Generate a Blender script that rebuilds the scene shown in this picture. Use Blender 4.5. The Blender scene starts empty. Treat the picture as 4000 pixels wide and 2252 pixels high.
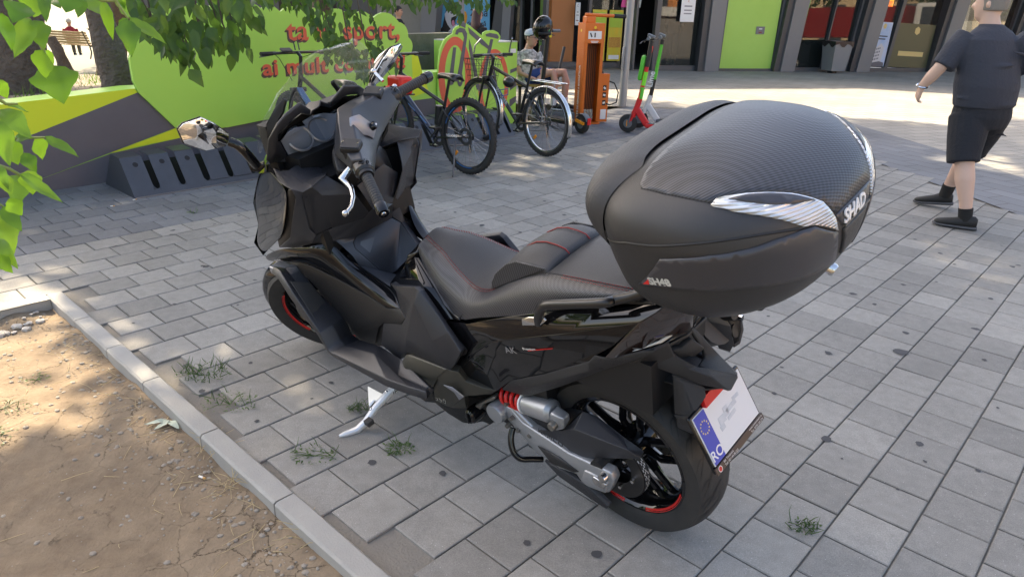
import bpy, bmesh, math, random
from mathutils import Vector, Matrix, geometry
from mathutils.bvhtree import BVHTree
rad = math.radians
rng = random.Random(7)
sc = bpy.context.scene
col = sc.collection

# ------------------------------------------------------------------ camera
cam_d = bpy.data.cameras.new("camera")
cam_o = bpy.data.objects.new("camera", cam_d)
col.objects.link(cam_o)
cR, cD, cF = Vector((0.99963, 0.01033, 0.02527)), Vector((0.0273, -0.37821, -0.92532)), Vector((0, 0.92566, -0.37835))
cR.normalize(); cF = (cF - cR * cF.dot(cR)).normalized(); cU = cF.cross(cR) * -1
cam_o.matrix_world = Matrix(((cR.x, cU.x, -cF.x, 0), (cR.y, cU.y, -cF.y, 0), (cR.z, cU.z, -cF.z, 1.4978), (0, 0, 0, 1)))
cam_d.sensor_width = 36.0
cam_d.lens = 36.0 * 2744.7 / 4000.0
cam_d.clip_start, cam_d.clip_end = 0.03, 800
sc.camera = cam_o

# ------------------------------------------------------------------ world, sun, exposure
SUN_ELEV, SUN_AZ = 43.0, 135.0          # azimuth measured from +X towards +Y
world = bpy.data.worlds.new("World"); sc.world = world; world.use_nodes = True
wn = world.node_tree.nodes; wl = world.node_tree.links
bg = wn["Background"]
skyt = wn.new("ShaderNodeTexSky"); skyt.sky_type = 'NISHITA'; skyt.sun_disc = False
skyt.sun_elevation = rad(SUN_ELEV); skyt.sun_rotation = rad(90 - SUN_AZ)
skyt.air_density = 0.8; skyt.dust_density = 3.0; skyt.ozone_density = 0.6
wl.new(skyt.outputs[0], bg.inputs[0]); bg.inputs[1].default_value = 0.15
sun_d = bpy.data.lights.new("sun", 'SUN'); sun_o = bpy.data.objects.new("sun", sun_d); col.objects.link(sun_o)
sun_d.energy = 3.6; sun_d.angle = rad(0.53); sun_d.color = (1.0, 0.90, 0.74)
sv = Vector((math.cos(rad(SUN_AZ)) * math.cos(rad(SUN_ELEV)), math.sin(rad(SUN_AZ)) * math.cos(rad(SUN_ELEV)), math.sin(rad(SUN_ELEV))))
sun_o.rotation_euler = sv.to_track_quat('Z', 'Y').to_euler()
sc.view_settings.view_transform = 'Standard'; sc.view_settings.look = 'None'
sc.view_settings.gamma = 1.0; sc.view_settings.use_curve_mapping = False
sc.view_settings.exposure = 2.1
try:
    sc.view_settings.use_white_balance = True; sc.view_settings.white_balance_temperature = 7500; sc.view_settings.white_balance_tint = 10
except Exception:
    pass
sc.cycles.max_bounces = 8; sc.cycles.diffuse_bounces = 3; sc.cycles.glossy_bounces = 4
sc.cycles.transmission_bounces = 6; sc.cycles.transparent_max_bounces = 8
sc.cycles.caustics_reflective = False; sc.cycles.caustics_refractive = False
try:
    sc.cycles.use_denoising = True
except Exception:
    pass

# ------------------------------------------------------------------ helpers
def tag(o, label=None, cat=None, group=None, kind=None):
    if label: o["label"] = label
    if cat: o["category"] = cat
    if group: o["group"] = group
    if kind: o["kind"] = kind
    return o

def empty(name, loc=(0, 0, 0), rz=0.0, parent=None):
    o = bpy.data.objects.new(name, None); col.objects.link(o)
    o.location = loc; o.rotation_euler = (0, 0, rz); o.empty_display_size = 0.1
    if parent: o.parent = parent
    return o

def copy_tree(o, parent=None, m=None):
    c = o.copy(); col.objects.link(c)
    if parent: c.parent = parent
    for ch in o.children:
        copy_tree(ch, c)
    return c

class MB:
    """collects geometry for one mesh object"""
    def __init__(s): s.v = []; s.f = []
    def add(s, vs, fs):
        b = len(s.v); s.v += [tuple(v) for v in vs]; s.f += [tuple(i + b for i in f) for f in fs]; return s
    def box(s, c, size, rot=None, taper=1.0):
        hx, hy, hz = size[0] / 2, size[1] / 2, size[2] / 2
        vs = []
        for z, t in ((-hz, 1.0), (hz, taper)):
            for x, y in ((-hx, -hy), (hx, -hy), (hx, hy), (-hx, hy)):
                p = Vector((x * t, y * t, z))
                if rot is not None: p = rot @ p
                vs.append(p + Vector(c))
        return s.add(vs, [(0, 3, 2, 1), (4, 5, 6, 7), (0, 1, 5, 4), (1, 2, 6, 5), (2, 3, 7, 6), (3, 0, 4, 7)])
    def beam(s, a, b, w, h, up=(0, 0, 1)):
        a, b = Vector(a), Vector(b); d = (b - a); L = d.length; d.normalize()
        u = Vector(up); x = d.cross(u)
        if x.length < 1e-4: x = d.cross(Vector((1, 0, 0)))
        x.normalize(); y = x.cross(d)
        R = Matrix((x, y, d)).transposed()
        return s.box((a + b) / 2, (w, h, L), R)
    def tube(s, pts, r, n=10, cap=True, closed=False):
        pts = [Vector(p) for p in pts]; m = len(pts)
        rs = r if isinstance(r, (list, tuple)) else [r] * m
        rings = []; prev = None
        for i, p in enumerate(pts):
            if closed: d = pts[(i + 1) % m] - pts[i - 1]
            else: d = pts[min(i + 1, m - 1)] - pts[max(i - 1, 0)]
            if d.length < 1e-9: d = Vector((0, 0, 1))
            d.normalize()
            if prev is None:
                x = d.orthogonal().normalized()
            else:
                x = prev - d * prev.dot(d)
                if x.length < 1e-6: x = d.orthogonal()
                x.normalize()
            prev = x; y = d.cross(x)
            rings.append([p + (x * math.cos(2 * math.pi * k / n) + y * math.sin(2 * math.pi * k / n)) * rs[i] for k in range(n)])
        vs = [v for rg in rings for v in rg]; fs = []
        for i in range(m if closed else m - 1):
            j = (i + 1) % m
            for k in range(n):
                fs.append((i * n + k, i * n + (k + 1) % n, j * n + (k + 1) % n, j * n + k))
        if cap and not closed:
            fs.append(tuple(range(n))[::-1]); fs.append(tuple((m - 1) * n + k for k in range(n)))
        return s.add(vs, fs)
    def lathe(s, prof, c=(0, 0, 0), axis='Y', n=32, closed=False, a0=0.0, a1=2 * math.pi):
        """prof: list of (r, h) ; revolves about axis through c"""
        full = abs(a1 - a0 - 2 * math.pi) < 1e-6
        cnt = n if full else n + 1
        vs = []
        for r, h in prof:
            for k in range(cnt):
                t = a0 + (a1 - a0) * k / n
                ca, sa = math.cos(t) * r, math.sin(t) * r
                p = {'Y': (ca, h, sa), 'Z': (ca, sa, h), 'X': (h, ca, sa)}[axis]
                vs.append((p[0] + c[0], p[1] + c[1], p[2] + c[2]))
        fs = []; m = len(prof)
        for i in range(m if closed else m - 1):
            j = (i + 1) % m
            for k in range(n):
                k2 = (k + 1) % cnt
                fs.append((i * cnt + k, i * cnt + k2, j * cnt + k2, j * cnt + k))
        return s.add(vs, fs)
    def prism(s, poly, d):
        """poly: 3D loop; d: extrusion vector"""
        d = Vector(d); n = len(poly); vs = [Vector(p) for p in poly]; vs += [p + d for p in vs[:n]]
        fs = [tuple(range(n))[::-1], tuple(range(n, 2 * n))]
        fs += [(i, (i + 1) % n, n + (i + 1) % n, n + i) for i in range(n)]
        return s.add(vs, fs)
    def sphere(s, c, r, n=12, m=8, sx=1, sy=1, sz=1):
        prof = []
        vs = []; fs = []
        for i in range(m + 1):
            t = math.pi * i / m
            for k in range(n):
                a = 2 * math.pi * k / n
                vs.append((c[0] + r * sx * math.sin(t) * math.cos(a), c[1] + r * sy * math.sin(t) * math.sin(a), c[2] + r * sz * math.cos(t)))
        for i in range(m):
            for k in range(n):
                fs.append((i * n + k, (i + 1) * n + k, (i + 1) * n + (k + 1) % n, i * n + (k + 1) % n))
        return s.add(vs, fs)
    def build(s, name, m=None, parent=None, smooth=35.0, bevel=0.0, seg=2, fix=True, sub=0, solid=0.0, merge=False):
        me = bpy.data.meshes.new(name)
        me.from_pydata([tuple(v) for v in s.v], [], s.f)
        me.update()
        if fix or merge:
            bm = bmesh.new(); bm.from_mesh(me)
            if merge: bmesh.ops.remove_doubles(bm, verts=bm.verts, dist=1e-5)
            bmesh.ops.recalc_face_normals(bm, faces=bm.faces)
            bm.to_mesh(me); bm.free()
        return link(name, me, m, parent, smooth, bevel, seg, sub, solid)

def link(name, me, m=None, parent=None, smooth=35.0, bevel=0.0, seg=2, sub=0, solid=0.0):
    if m is not None:
        for q in (m if isinstance(m, (list, tuple)) else [m]): me.materials.append(q)
    if smooth:
        for p in me.polygons: p.use_smooth = True
        if not sub: me.set_sharp_from_angle(angle=rad(smooth))
    o = bpy.data.objects.new(name, me); col.objects.link(o)
    if parent is not None: o.parent = parent
    if solid:
        q = o.modifiers.new("solid", 'SOLIDIFY'); q.thickness = solid; q.offset = -1
    if bevel:
        q = o.modifiers.new("bevel", 'BEVEL'); q.width = bevel; q.segments = seg; q.limit_method = 'ANGLE'; q.angle_limit = rad(28)
        q.harden_normals = False
    if sub:
        q = o.modifiers.new("sub", 'SUBSURF'); q.levels = sub; q.render_levels = sub
    return o

def text_obj(name, s, size, m, parent=None, mat4=None, extrude=0.0, shear=0.0, bold=0.0, align='LEFT', xs=1.0, spacing=1.0, raw=False):
    cu = bpy.data.curves.new(name, 'FONT'); cu.body = s; cu.size = size; cu.extrude = extrude; cu.shear = shear
    cu.offset = bold; cu.align_x = align; cu.space_character = spacing; cu.resolution_u = 3
    o = bpy.data.objects.new(name, cu); col.objects.link(o)
    if raw: return o
    dg = bpy.context.evaluated_depsgraph_get(); dg.update()
    me = bpy.data.meshes.new_from_object(o.evaluated_get(dg)); bpy.data.objects.remove(o)
    me.materials.clear(); me.materials.append(m)
    o = bpy.data.objects.new(name, me); col.objects.link(o)
    if parent is not None: o.parent = parent
    if mat4 is not None:
        o.matrix_local = mat4 @ Matrix.Diagonal((xs, 1, 1, 1))
    return o

def frame(o, x, y):
    """4x4 with origin o, text running along x, up along y"""
    x = Vector(x).normalized(); y = Vector(y); y = (y - x * y.dot(x)).normalized(); z = x.cross(y)
    return Matrix(((x.x, y.x, z.x, o[0]), (x.y, y.y, z.y, o[1]), (x.z, y.z, z.z, o[2]), (0, 0, 0, 1)))

# ------------------------------------------------------------------ materials
MAT = {}
def mat(name, c=(.5, .5, .5), rough=.5, metal=0.0, coat=0.0, bump=None, var=None, spec=None, em=None, coord='Object'):
    """var: (noise scale, amount, second colour) mottles the colour; bump: (noise scale, distance)"""
    if name in MAT: return MAT[name]
    m = bpy.data.materials.new(name); m.use_nodes = True; MAT[name] = m
    nt = m.node_tree; p = nt.nodes["Principled BSDF"]
    p.inputs["Base Color"].default_value = (*c, 1); p.inputs["Roughness"].default_value = rough
    p.inputs["Metallic"].default_value = metal; p.inputs["Coat Weight"].default_value = coat
    p.inputs["Coat Roughness"].default_value = 0.04
    if spec is not None: p.inputs["Specular IOR Level"].default_value = spec
    if em: p.inputs["Emission Color"].default_value = (*em[0], 1); p.inputs["Emission Strength"].default_value = em[1]
    if bump or var:
        tc = nt.nodes.new("ShaderNodeTexCoord")
    if var:
        nz = nt.nodes.new("ShaderNodeTexNoise"); nz.inputs["Scale"].default_value = var[0]; nz.inputs["Detail"].default_value = 5
        nz.inputs["Roughness"].default_value = .65
        nt.links.new(tc.outputs[coord], nz.inputs["Vector"])
        rp = nt.nodes.new("ShaderNodeValToRGB"); rp.color_ramp.elements[0].position = .5 - var[1] / 2; rp.color_ramp.elements[1].position = .5 + var[1] / 2
        rp.color_ramp.elements[0].color = (*c, 1); rp.color_ramp.elements[1].color = (*var[2], 1)
        nt.links.new(nz.outputs["Fac"], rp.inputs[0]); nt.links.new(rp.outputs[0], p.inputs["Base Color"])
    if bump:
        nb = nt.nodes.new("ShaderNodeTexNoise"); nb.inputs["Scale"].default_value = bump[0]; nb.inputs["Detail"].default_value = 3
        nt.links.new(tc.outputs[coord], nb.inputs["Vector"])
        bp = nt.nodes.new("ShaderNodeBump"); bp.inputs["Distance"].default_value = bump[1]; bp.inputs["Strength"].default_value = 1.0
        nt.links.new(nb.outputs["Fac"], bp.inputs["Height"]); nt.links.new(bp.outputs[0], p.inputs["Normal"])
    return m

def carbon(name, c1, c2, scale, rough=(.3, .5), coat=0.0):
    """woven diagonal stripes: two crossed wave bands"""
    m = bpy.data.materials.new(name); m.use_nodes = True; MAT[name] = m
    nt = m.node_tree; p = nt.nodes["Principled BSDF"]; tc = nt.nodes.new("ShaderNodeTexCoord")
    mp = nt.nodes.new("ShaderNodeMapping"); mp.inputs["Rotation"].default_value = (0.5, 0.15, 0.6)
    nt.links.new(tc.outputs["Object"], mp.inputs[0])
    w1 = nt.nodes.new("ShaderNodeTexWave"); w1.inputs["Scale"].default_value = scale; w1.bands_direction = 'X'
    w2 = nt.nodes.new("ShaderNodeTexWave"); w2.inputs["Scale"].default_value = scale; w2.bands_direction = 'Z'
    for w in (w1, w2): nt.links.new(mp.outputs[0], w.inputs["Vector"])
    mx = nt.nodes.new("ShaderNodeMath"); mx.operation = 'MULTIPLY_ADD'; mx.inputs[1].default_value = .68
    nt.links.new(w1.outputs["Fac"], mx.inputs[0])
    ml = nt.nodes.new("ShaderNodeMath"); ml.operation = 'MULTIPLY'; ml.inputs[1].default_value = .32
    nt.links.new(w2.outputs["Fac"], ml.inputs[0]); nt.links.new(ml.outputs[0], mx.inputs[2])
    rp = nt.nodes.new("ShaderNodeValToRGB"); rp.color_ramp.elements[0].position = .3; rp.color_ramp.elements[1].position = .7
    rp.color_ramp.elements[0].color = (*c1, 1); rp.color_ramp.elements[1].color = (*c2, 1)
    nt.links.new(mx.outputs[0], rp.inputs[0]); nt.links.new(rp.outputs[0], p.inputs["Base Color"])
    mr = nt.nodes.new("ShaderNodeMapRange"); mr.inputs[3].default_value = rough[1]; mr.inputs[4].default_value = rough[0]
    nt.links.new(mx.outputs[0], mr.inputs[0]); nt.links.new(mr.outputs[0], p.inputs["Roughness"])
    bp = nt.nodes.new("ShaderNodeBump"); bp.inputs["Distance"].default_value = .0006; bp.inputs["Strength"].default_value = .7
    nt.links.new(mx.outputs[0], bp.inputs["Height"]); nt.links.new(bp.outputs[0], p.inputs["Normal"])
    p.inputs["Coat Weight"].default_value = coat
    return m

mat("gloss", (.005, .005, .006), .045)
mat("satin", (.032, .033, .039), .33, bump=(900, .0002))
mat("satinblack", (.015, .015, .016), .32)
mat("matte", (.024, .025, .030), .42, bump=(1400, .0004))
mat("dark", (.013, .013, .014), .5, bump=(1200, .0004))
mat("black", (.008, .008, .009), .5)
mat("rubber", (.022, .022, .024), .62, bump=(300, .0006), var=(9, .5, (.038, .037, .036)))
mat("tyre", (.018, .018, .019), .6, bump=(260, .0005), var=(14, .5, (.036, .034, .032)))
mat("khaki", (.058, .056, .047), .42, metal=.35, bump=(900, .0003))
mat("silver", (.30, .31, .35), .34, metal=.5)
mat("silverdark", (.20, .19, .17), .38, metal=.7)
mat("alu", (.36, .37, .385), .36, metal=.6, bump=(1000, .0002))
mat("alu_dark", (.05, .05, .053), .5, metal=.5)
mat("chrome", (.62, .62, .62), .18, metal=1.0)
mat("stand_silver", (.62, .63, .64), .36, metal=.35)
mat("red", (.62, .015, .012), .35)
mat("red_dark", (.25, .012, .012), .4)
mat("white_print", (.75, .75, .75), .4)
mat("gauge", (.22, .25, .31), .12, coat=.6)
mat("lens_dark", (.022, .014, .013), .06, coat=1.0)
mat("lens_white", (.55, .54, .50), .12, coat=.8)
carbon("carbonmatte", (.018, .018, .02), (.028, .028, .031), 420, (.42, .52))
carbon("carbon_seat", (.011, .011, .013), (.065, .067, .075), 62, (.28, .5))
carbon("carbon_lid", (.018, .019, .022), (.052, .055, .066), 58, (.33, .44))
mat("seat_leather", (.026, .027, .031), .5, bump=(700, .0008))
mat("case_satin", (.040, .040, .047), .32, bump=(1200, .0002))
mat("case_matte", (.024, .0245, .027), .42, bump=(1300, .0005))
mat("mirror", (.9, .9, .9), .02, metal=1.0)
m = mat("screen", (.9, .93, .9), .02)
_p = m.node_tree.nodes["Principled BSDF"]; _p.inputs["Alpha"].default_value = .13
_p.inputs["Specular IOR Level"].default_value = .5
m = mat("reflector_clear", (.62, .64, .66), .12, metal=.55, coat=1.0)
_nt = m.node_tree; _w = _nt.nodes.new("ShaderNodeTexWave"); _w.bands_direction = 'Z'; _w.inputs["Scale"].default_value = 55
_tc = _nt.nodes.new("ShaderNodeTexCoord"); _nt.links.new(_tc.outputs["Object"], _w.inputs["Vector"])
_b = _nt.nodes.new("ShaderNodeBump"); _b.inputs["Distance"].default_value = .002; _nt.links.new(_w.outputs["Fac"], _b.inputs["Height"])
_nt.links.new(_b.outputs[0], _nt.nodes["Principled BSDF"].inputs["Normal"])

from mathutils import noise as mnoise
# ------------------------------------------------------------------ paving frame: courses run along tA, cross joints along tB
TH = 0.82381
tA, tB = Vector((math.cos(TH), math.sin(TH), 0)), Vector((math.sin(TH), -math.cos(TH), 0))
PAV_A, PAV_B = 0.2043, 0.1925
Q0 = (2.7698, -0.8427)
WB = Vector((-3.454, 5.822, 0))                     # a point on the foot of the painted wall
KC = Vector((-2.385, 3.415, 0))                     # corner of the planting bed kerb
def wall_n(p): return (p - WB).dot(tB)
def wp(s, n=0.0, z=0.0): return WB + tA * s + tB * n + Vector((0, 0, z))
def bed(al, be, z=0.0): return KC - tA * al + tB * be + Vector((0, 0, z))

def paver_material(name, c1, c2, bands=True):
    m = bpy.data.materials.new(name); m.use_nodes = True; MAT[name] = m
    nt = m.node_tree; p = nt.nodes["Principled BSDF"]; L = nt.links.new
    g = nt.nodes.new("ShaderNodeNewGeometry"); oi = nt.nodes.new("ShaderNodeObjectInfo")
    ad = nt.nodes.new("ShaderNodeMath"); ad.operation = 'ADD'; L(g.outputs["Random Per Island"], ad.inputs[0]); L(oi.outputs["Random"], ad.inputs[1])
    fr_ = nt.nodes.new("ShaderNodeMath"); fr_.operation = 'FRACT'; L(ad.outputs[0], fr_.inputs[0])
    rp = nt.nodes.new("ShaderNodeValToRGB"); rp.color_ramp.elements[0].color = (*c1, 1); rp.color_ramp.elements[1].color = (*c2, 1)
    L(fr_.outputs[0], rp.inputs[0])
    pos = g.outputs["Position"]
    n1 = nt.nodes.new("ShaderNodeTexNoise"); n1.inputs["Scale"].default_value = 1.3; n1.inputs["Detail"].default_value = 6; L(pos, n1.inputs["Vector"])
    n2 = nt.nodes.new("ShaderNodeTexNoise"); n2.inputs["Scale"].default_value = 22; n2.inputs["Detail"].default_value = 5; L(pos, n2.inputs["Vector"])
    n3 = nt.nodes.new("ShaderNodeTexNoise"); n3.inputs["Scale"].default_value = 330; n3.inputs["Detail"].default_value = 2; L(pos, n3.inputs["Vector"])
    def mul(a, fac_out, lo, hi):
        r = nt.nodes.new("ShaderNodeMapRange"); r.inputs[1].default_value = .3; r.inputs[2].default_value = .7; r.inputs[3].default_value = lo; r.inputs[4].default_value = hi; L(fac_out, r.inputs[0])
        v = nt.nodes.new("ShaderNodeVectorMath"); v.operation = 'SCALE'; L(a, v.inputs[0]); L(r.outputs[0], v.inputs["Scale"]); return v.outputs[0]
    c = mul(rp.outputs[0], n1.outputs["Fac"], .86, 1.12); c = mul(c, n2.outputs["Fac"], .90, 1.08); c = mul(c, n3.outputs["Fac"], .80, 1.2)
    vo = nt.nodes.new("ShaderNodeTexVoronoi"); vo.inputs["Scale"].default_value = 55; L(pos, vo.inputs["Vector"])      # pale chips of aggregate
    lt = nt.nodes.new("ShaderNodeMath"); lt.operation = 'LESS_THAN'; lt.inputs[1].default_value = .085; L(vo.outputs["Distance"], lt.inputs[0])
    mx = nt.nodes.new("ShaderNodeMix"); mx.data_type = 'RGBA'; mx.inputs[7].default_value = (.55, .54, .52, 1)
    ml = nt.nodes.new("ShaderNodeMath"); ml.operation = 'MULTIPLY'; ml.inputs[1].default_value = .55; L(lt.outputs[0], ml.inputs[0])
    L(ml.outputs[0], mx.inputs[0]); L(c, mx.inputs[6]); L(mx.outputs[2], p.inputs["Base Color"])
    p.inputs["Roughness"].default_value = .82
    bp = nt.nodes.new("ShaderNodeBump"); bp.inputs["Distance"].default_value = .0012; bp.inputs["Strength"].default_value = .8
    a2 = nt.nodes.new("ShaderNodeMath"); a2.operation = 'MULTIPLY_ADD'; a2.inputs[1].default_value = .5; L(n3.outputs["Fac"], a2.inputs[0]); L(n2.outputs["Fac"], a2.inputs[2])
    L(a2.outputs[0], bp.inputs["Height"]); L(bp.outputs[0], p.inputs["Normal"])
    return m
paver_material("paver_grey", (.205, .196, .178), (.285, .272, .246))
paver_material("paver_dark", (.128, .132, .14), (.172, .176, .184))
mat("joint_sand", (.19, .172, .145), .95, bump=(120, .004), var=(16, .5, (.20, .185, .16)))
mat("concrete", (.30, .29, .27), .85, bump=(180, .002), var=(7, .6, (.36, .35, .32)))
mat("soil_far", (.16, .125, .085), .95, bump=(25, .02), var=(1.6, .5, (.085, .075, .05)), coord='Generated')

# ------------------------------------------------------------------ base ground, far plaza
def sheet(name, pts, m, kind="structure", z=None):
    o = MB().add([tuple(p) for p in pts], [tuple(range(len(pts)))]).build(name, m, None, 0, fix=False)
    if o.data.polygons[0].normal.z < 0: o.data.flip_normals()
    tag(o, kind=kind); return o
mat("ground_far", (.19, .17, .135), .95, var=(.08, .5, (.14, .14, .09)))
sheet("ground", [(-300, -300, -1.3), (300, -300, -1.3), (300, 300, -1.3), (-300, 300, -1.3)], MAT["ground_far"])
# slab under the paving (right of the wall line and round the bed)
bw_ = (WB - KC).dot(tB)
pvm = MB()
pvm.add([bed(60, bw_, -.011), bed(-60, bw_, -.011), bed(-60, .04, -.011), bed(60, .04, -.011)], [(0, 1, 2, 3)]); pvm.add([bed(.04, .04, -.011), bed(-60, .04, -.011), bed(-60, 70, -.011), bed(.04, 70, -.011)], [(0, 1, 2, 3)])
pav = pvm.build("pavement", MAT["joint_sand"], None, 0, fix=False); tag(pav, kind="structure")
for q in pav.data.polygons:
    if q.normal.z < 0: q.flip()
def brick_sheet(name, pts, c1, c2, mort, ang, bw, bh, z):
    m = bpy.data.materials.new(name); m.use_nodes = True; nt = m.node_tree; p = nt.nodes["Principled BSDF"]; L = nt.links.new
    g = nt.nodes.new("ShaderNodeNewGeometry"); mp = nt.nodes.new("ShaderNodeMapping"); mp.inputs["Rotation"].default_value = (0, 0, ang)
    L(g.outputs["Position"], mp.inputs[0]); b = nt.nodes.new("ShaderNodeTexBrick"); L(mp.outputs[0], b.inputs["Vector"])
    b.inputs["Scale"].default_value = 1; b.inputs["Brick Width"].default_value = bw; b.inputs["Row Height"].default_value = bh; b.inputs["Mortar Size"].default_value = .006
    b.inputs["Color1"].default_value = (*c1, 1); b.inputs["Color2"].default_value = (*c2, 1); b.inputs["Mortar"].default_value = (*mort, 1); b.inputs["Mortar Smooth"].default_value = .2
    n1 = nt.nodes.new("ShaderNodeTexNoise"); n1.inputs["Scale"].default_value = .9; n1.inputs["Detail"].default_value = 8; L(g.outputs["Position"], n1.inputs["Vector"])
    r = nt.nodes.new("ShaderNodeMapRange"); r.inputs[1].default_value = .3; r.inputs[2].default_value = .7; r.inputs[3].default_value = .82; r.inputs[4].default_value = 1.15; L(n1.outputs["Fac"], r.inputs[0])
    v = nt.nodes.new("ShaderNodeVectorMath"); v.operation = 'SCALE'; L(b.outputs["Color"], v.inputs[0]); L(r.outputs[0], v.inputs["Scale"]); L(v.outputs[0], p.inputs["Base Color"])
    p.inputs["Roughness"].default_value = .85
    bp = nt.nodes.new("ShaderNodeBump"); bp.inputs["Distance"].default_value = .006; bp.invert = True; L(b.outputs["Fac"], bp.inputs["Height"]); L(bp.outputs[0], p.inputs["Normal"])
    return sheet(name, [(x, y, z) for x, y in pts], m)
brick_sheet("plaza", [(4.75, -40), (60, -40), (60, 45), (-16, 45), (-9.2, 33), (-.45, 11.4), (4.35, 11.4), (4.78, 10.6), (5.02, 8.4), (5.05, 6.8)], (.27, .255, .225), (.31, .29, .255), (.13, .12, .105), rad(-18), .40, .20, -.004)
brick_sheet("dark_paving_band", [(4.15, -40), (4.75, -40), (5.05, 6.8), (5.02, 8.4), (4.78, 10.6), (4.35, 11.4), (2.9, 11.4), (3.62, 9.79), (3.83, 7.86), (3.98, 6.6), (4.1, 5.48)], (.15, .155, .165), (.175, .18, .19), (.10, .10, .10), TH + .35, .40, .20, -.002)

# ------------------------------------------------------------------ pavers
def in_lattice(p):
    if wall_n(p) < .02 or p.y < -4 or p.y > 11.3: return False
    d = p - KC; al, be = -d.dot(tA), d.dot(tB)
    if al > -.045 and be > -.045: return False
    lim = 4.12 if p.y < 5.5 else (4.12 + (p.y - 5.5) * (-.063) if p.y < 9.8 else 3.85 - (p.y - 9.8) * .42)
    return p.x < lim - .05 and p.x > -9
def paver_mesh(name, w, l, h=.011, j=.0028, ch=.0035, dz=0.0, tx=0.0, ty=0.0):
    x0, x1, y0, y1 = j, w - j, j, l - j
    vs = []
    for z, q in ((-h, 0), (-ch * .8, 0), (0, ch)):
        for x, y in ((x0 + q, y0 + q), (x1 - q, y0 + q), (x1 - q, y1 - q), (x0 + q, y1 - q)):
            vs.append((x, y, z + dz + tx * (x - w / 2) + ty * (y - l / 2)))
    fs = [(8, 9, 10, 11)]
    for r in (0, 4):
        fs += [(r + k, r + (k + 1) % 4, r + 4 + (k + 1) % 4, r + 4 + k) for k in range(4)]
    return vs, fs
cells = []
for jn in range(-60, 70):
    for i in range(-70, 70):
        t0 = Q0[0] + (i + (.5 if jn % 2 else 0) + .06 * math.sin(jn * 2.3)) * PAV_A; s0 = Q0[1] + jn * PAV_B
        c = tA * (t0 + PAV_A / 2) + tB * (s0 + PAV_B / 2)
        if not in_lattice(c): continue
        v = c - Vector((0, 0, 1.4978)); zc = v.dot(cF)
        u, w_ = v.dot(cR) / max(zc, .01), v.dot(cU) / max(zc, .01)
        vis = zc > .3 and abs(u) < .78 and -.47 < w_ < .45
        if not vis and not (c.length < 9 and c.y > -2): continue
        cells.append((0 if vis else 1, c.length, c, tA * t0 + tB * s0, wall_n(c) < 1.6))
cells.sort(key=lambda q: (q[0], q[1]))
variants = []
for k in range(6):
    vs, fs = paver_mesh("paver", PAV_A, PAV_B, dz=rng.uniform(-.0018, .0012), tx=rng.uniform(-.008, .008), ty=rng.uniform(-.008, .008))
    me2 = []
    for mm_ in ("paver_grey", "paver_dark"):
        me = bpy.data.meshes.new("paver"); me.from_pydata(vs, [], fs); me.materials.append(MAT[mm_]); me2.append(me)
    variants.append(me2)
RZ = Matrix((tA, tB * -1, Vector((0, 0, 1)))).transposed().to_4x4()
def cell_matrix(org): return Matrix.Translation(org + tB * PAV_B) @ RZ   # local x along tA, local y along -tB
bulk = {0: MB(), 1: MB()}
for n_, (iv, dist, c, org, dk) in enumerate(cells):
    if n_ < 298:
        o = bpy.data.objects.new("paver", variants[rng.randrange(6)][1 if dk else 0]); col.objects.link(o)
        o.parent = pav; o.matrix_local = cell_matrix(org)
    else:
        vs, fs = paver_mesh("p", PAV_A, PAV_B, dz=rng.uniform(-.0018, .0012), tx=rng.uniform(-.008, .008), ty=rng.uniform(-.008, .008))
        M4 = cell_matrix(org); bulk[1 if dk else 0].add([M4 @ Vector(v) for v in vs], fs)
for k, nm in ((0, "paver_grey"), (1, "paver_dark")):
    if bulk[k].f:
        o = bulk[k].build("paver_field", MAT[nm], pav, 0, fix=False); o["kind"] = "stuff"
# one lifted, cracked paver near the stand shows a deep open joint beside it
gap = MB()
# chewing-gum spots and stains trodden on to the paving
spots = MB(); r2 = random.Random(3)
def blob(mb, x, y, r, z=.0016, n=11, ax=1.0):
    an = r2.uniform(0, 3); pts = []
    for k in range(n):
        a = 2 * math.pi * k / n; rr = r * r2.uniform(.75, 1.15); px, py = rr * math.cos(a) * ax, rr * math.sin(a)
        pts.append((x + px * math.cos(an) - py * math.sin(an), y + px * math.sin(an) + py * math.cos(an), z))
    mb.add(pts, [tuple(range(n))])
for k in range(250):
    x, y = r2.uniform(-2.6, 4.2), r2.uniform(.9, 8.5)
    if in_lattice(Vector((x, y, 0))): blob(spots, x, y, r2.choice((.006, .009, .012, .016)), ax=r2.uniform(.6, 1.6))
for x, y, r in ((1.86, 3.0, .035), (.27, 1.62, .018), (-.22, 1.98, .014), (1.6, 1.7, .02), (-.47, 2.03, .016), (1.95, 1.55, .022), (1.2, 2.25, .02)):
    blob(spots, x, y, r)
mat("gum", (.055, .055, .058), .8)
tag(spots.build("gum_spots", MAT["gum"], None, 0, fix=False), kind="stuff")

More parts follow.
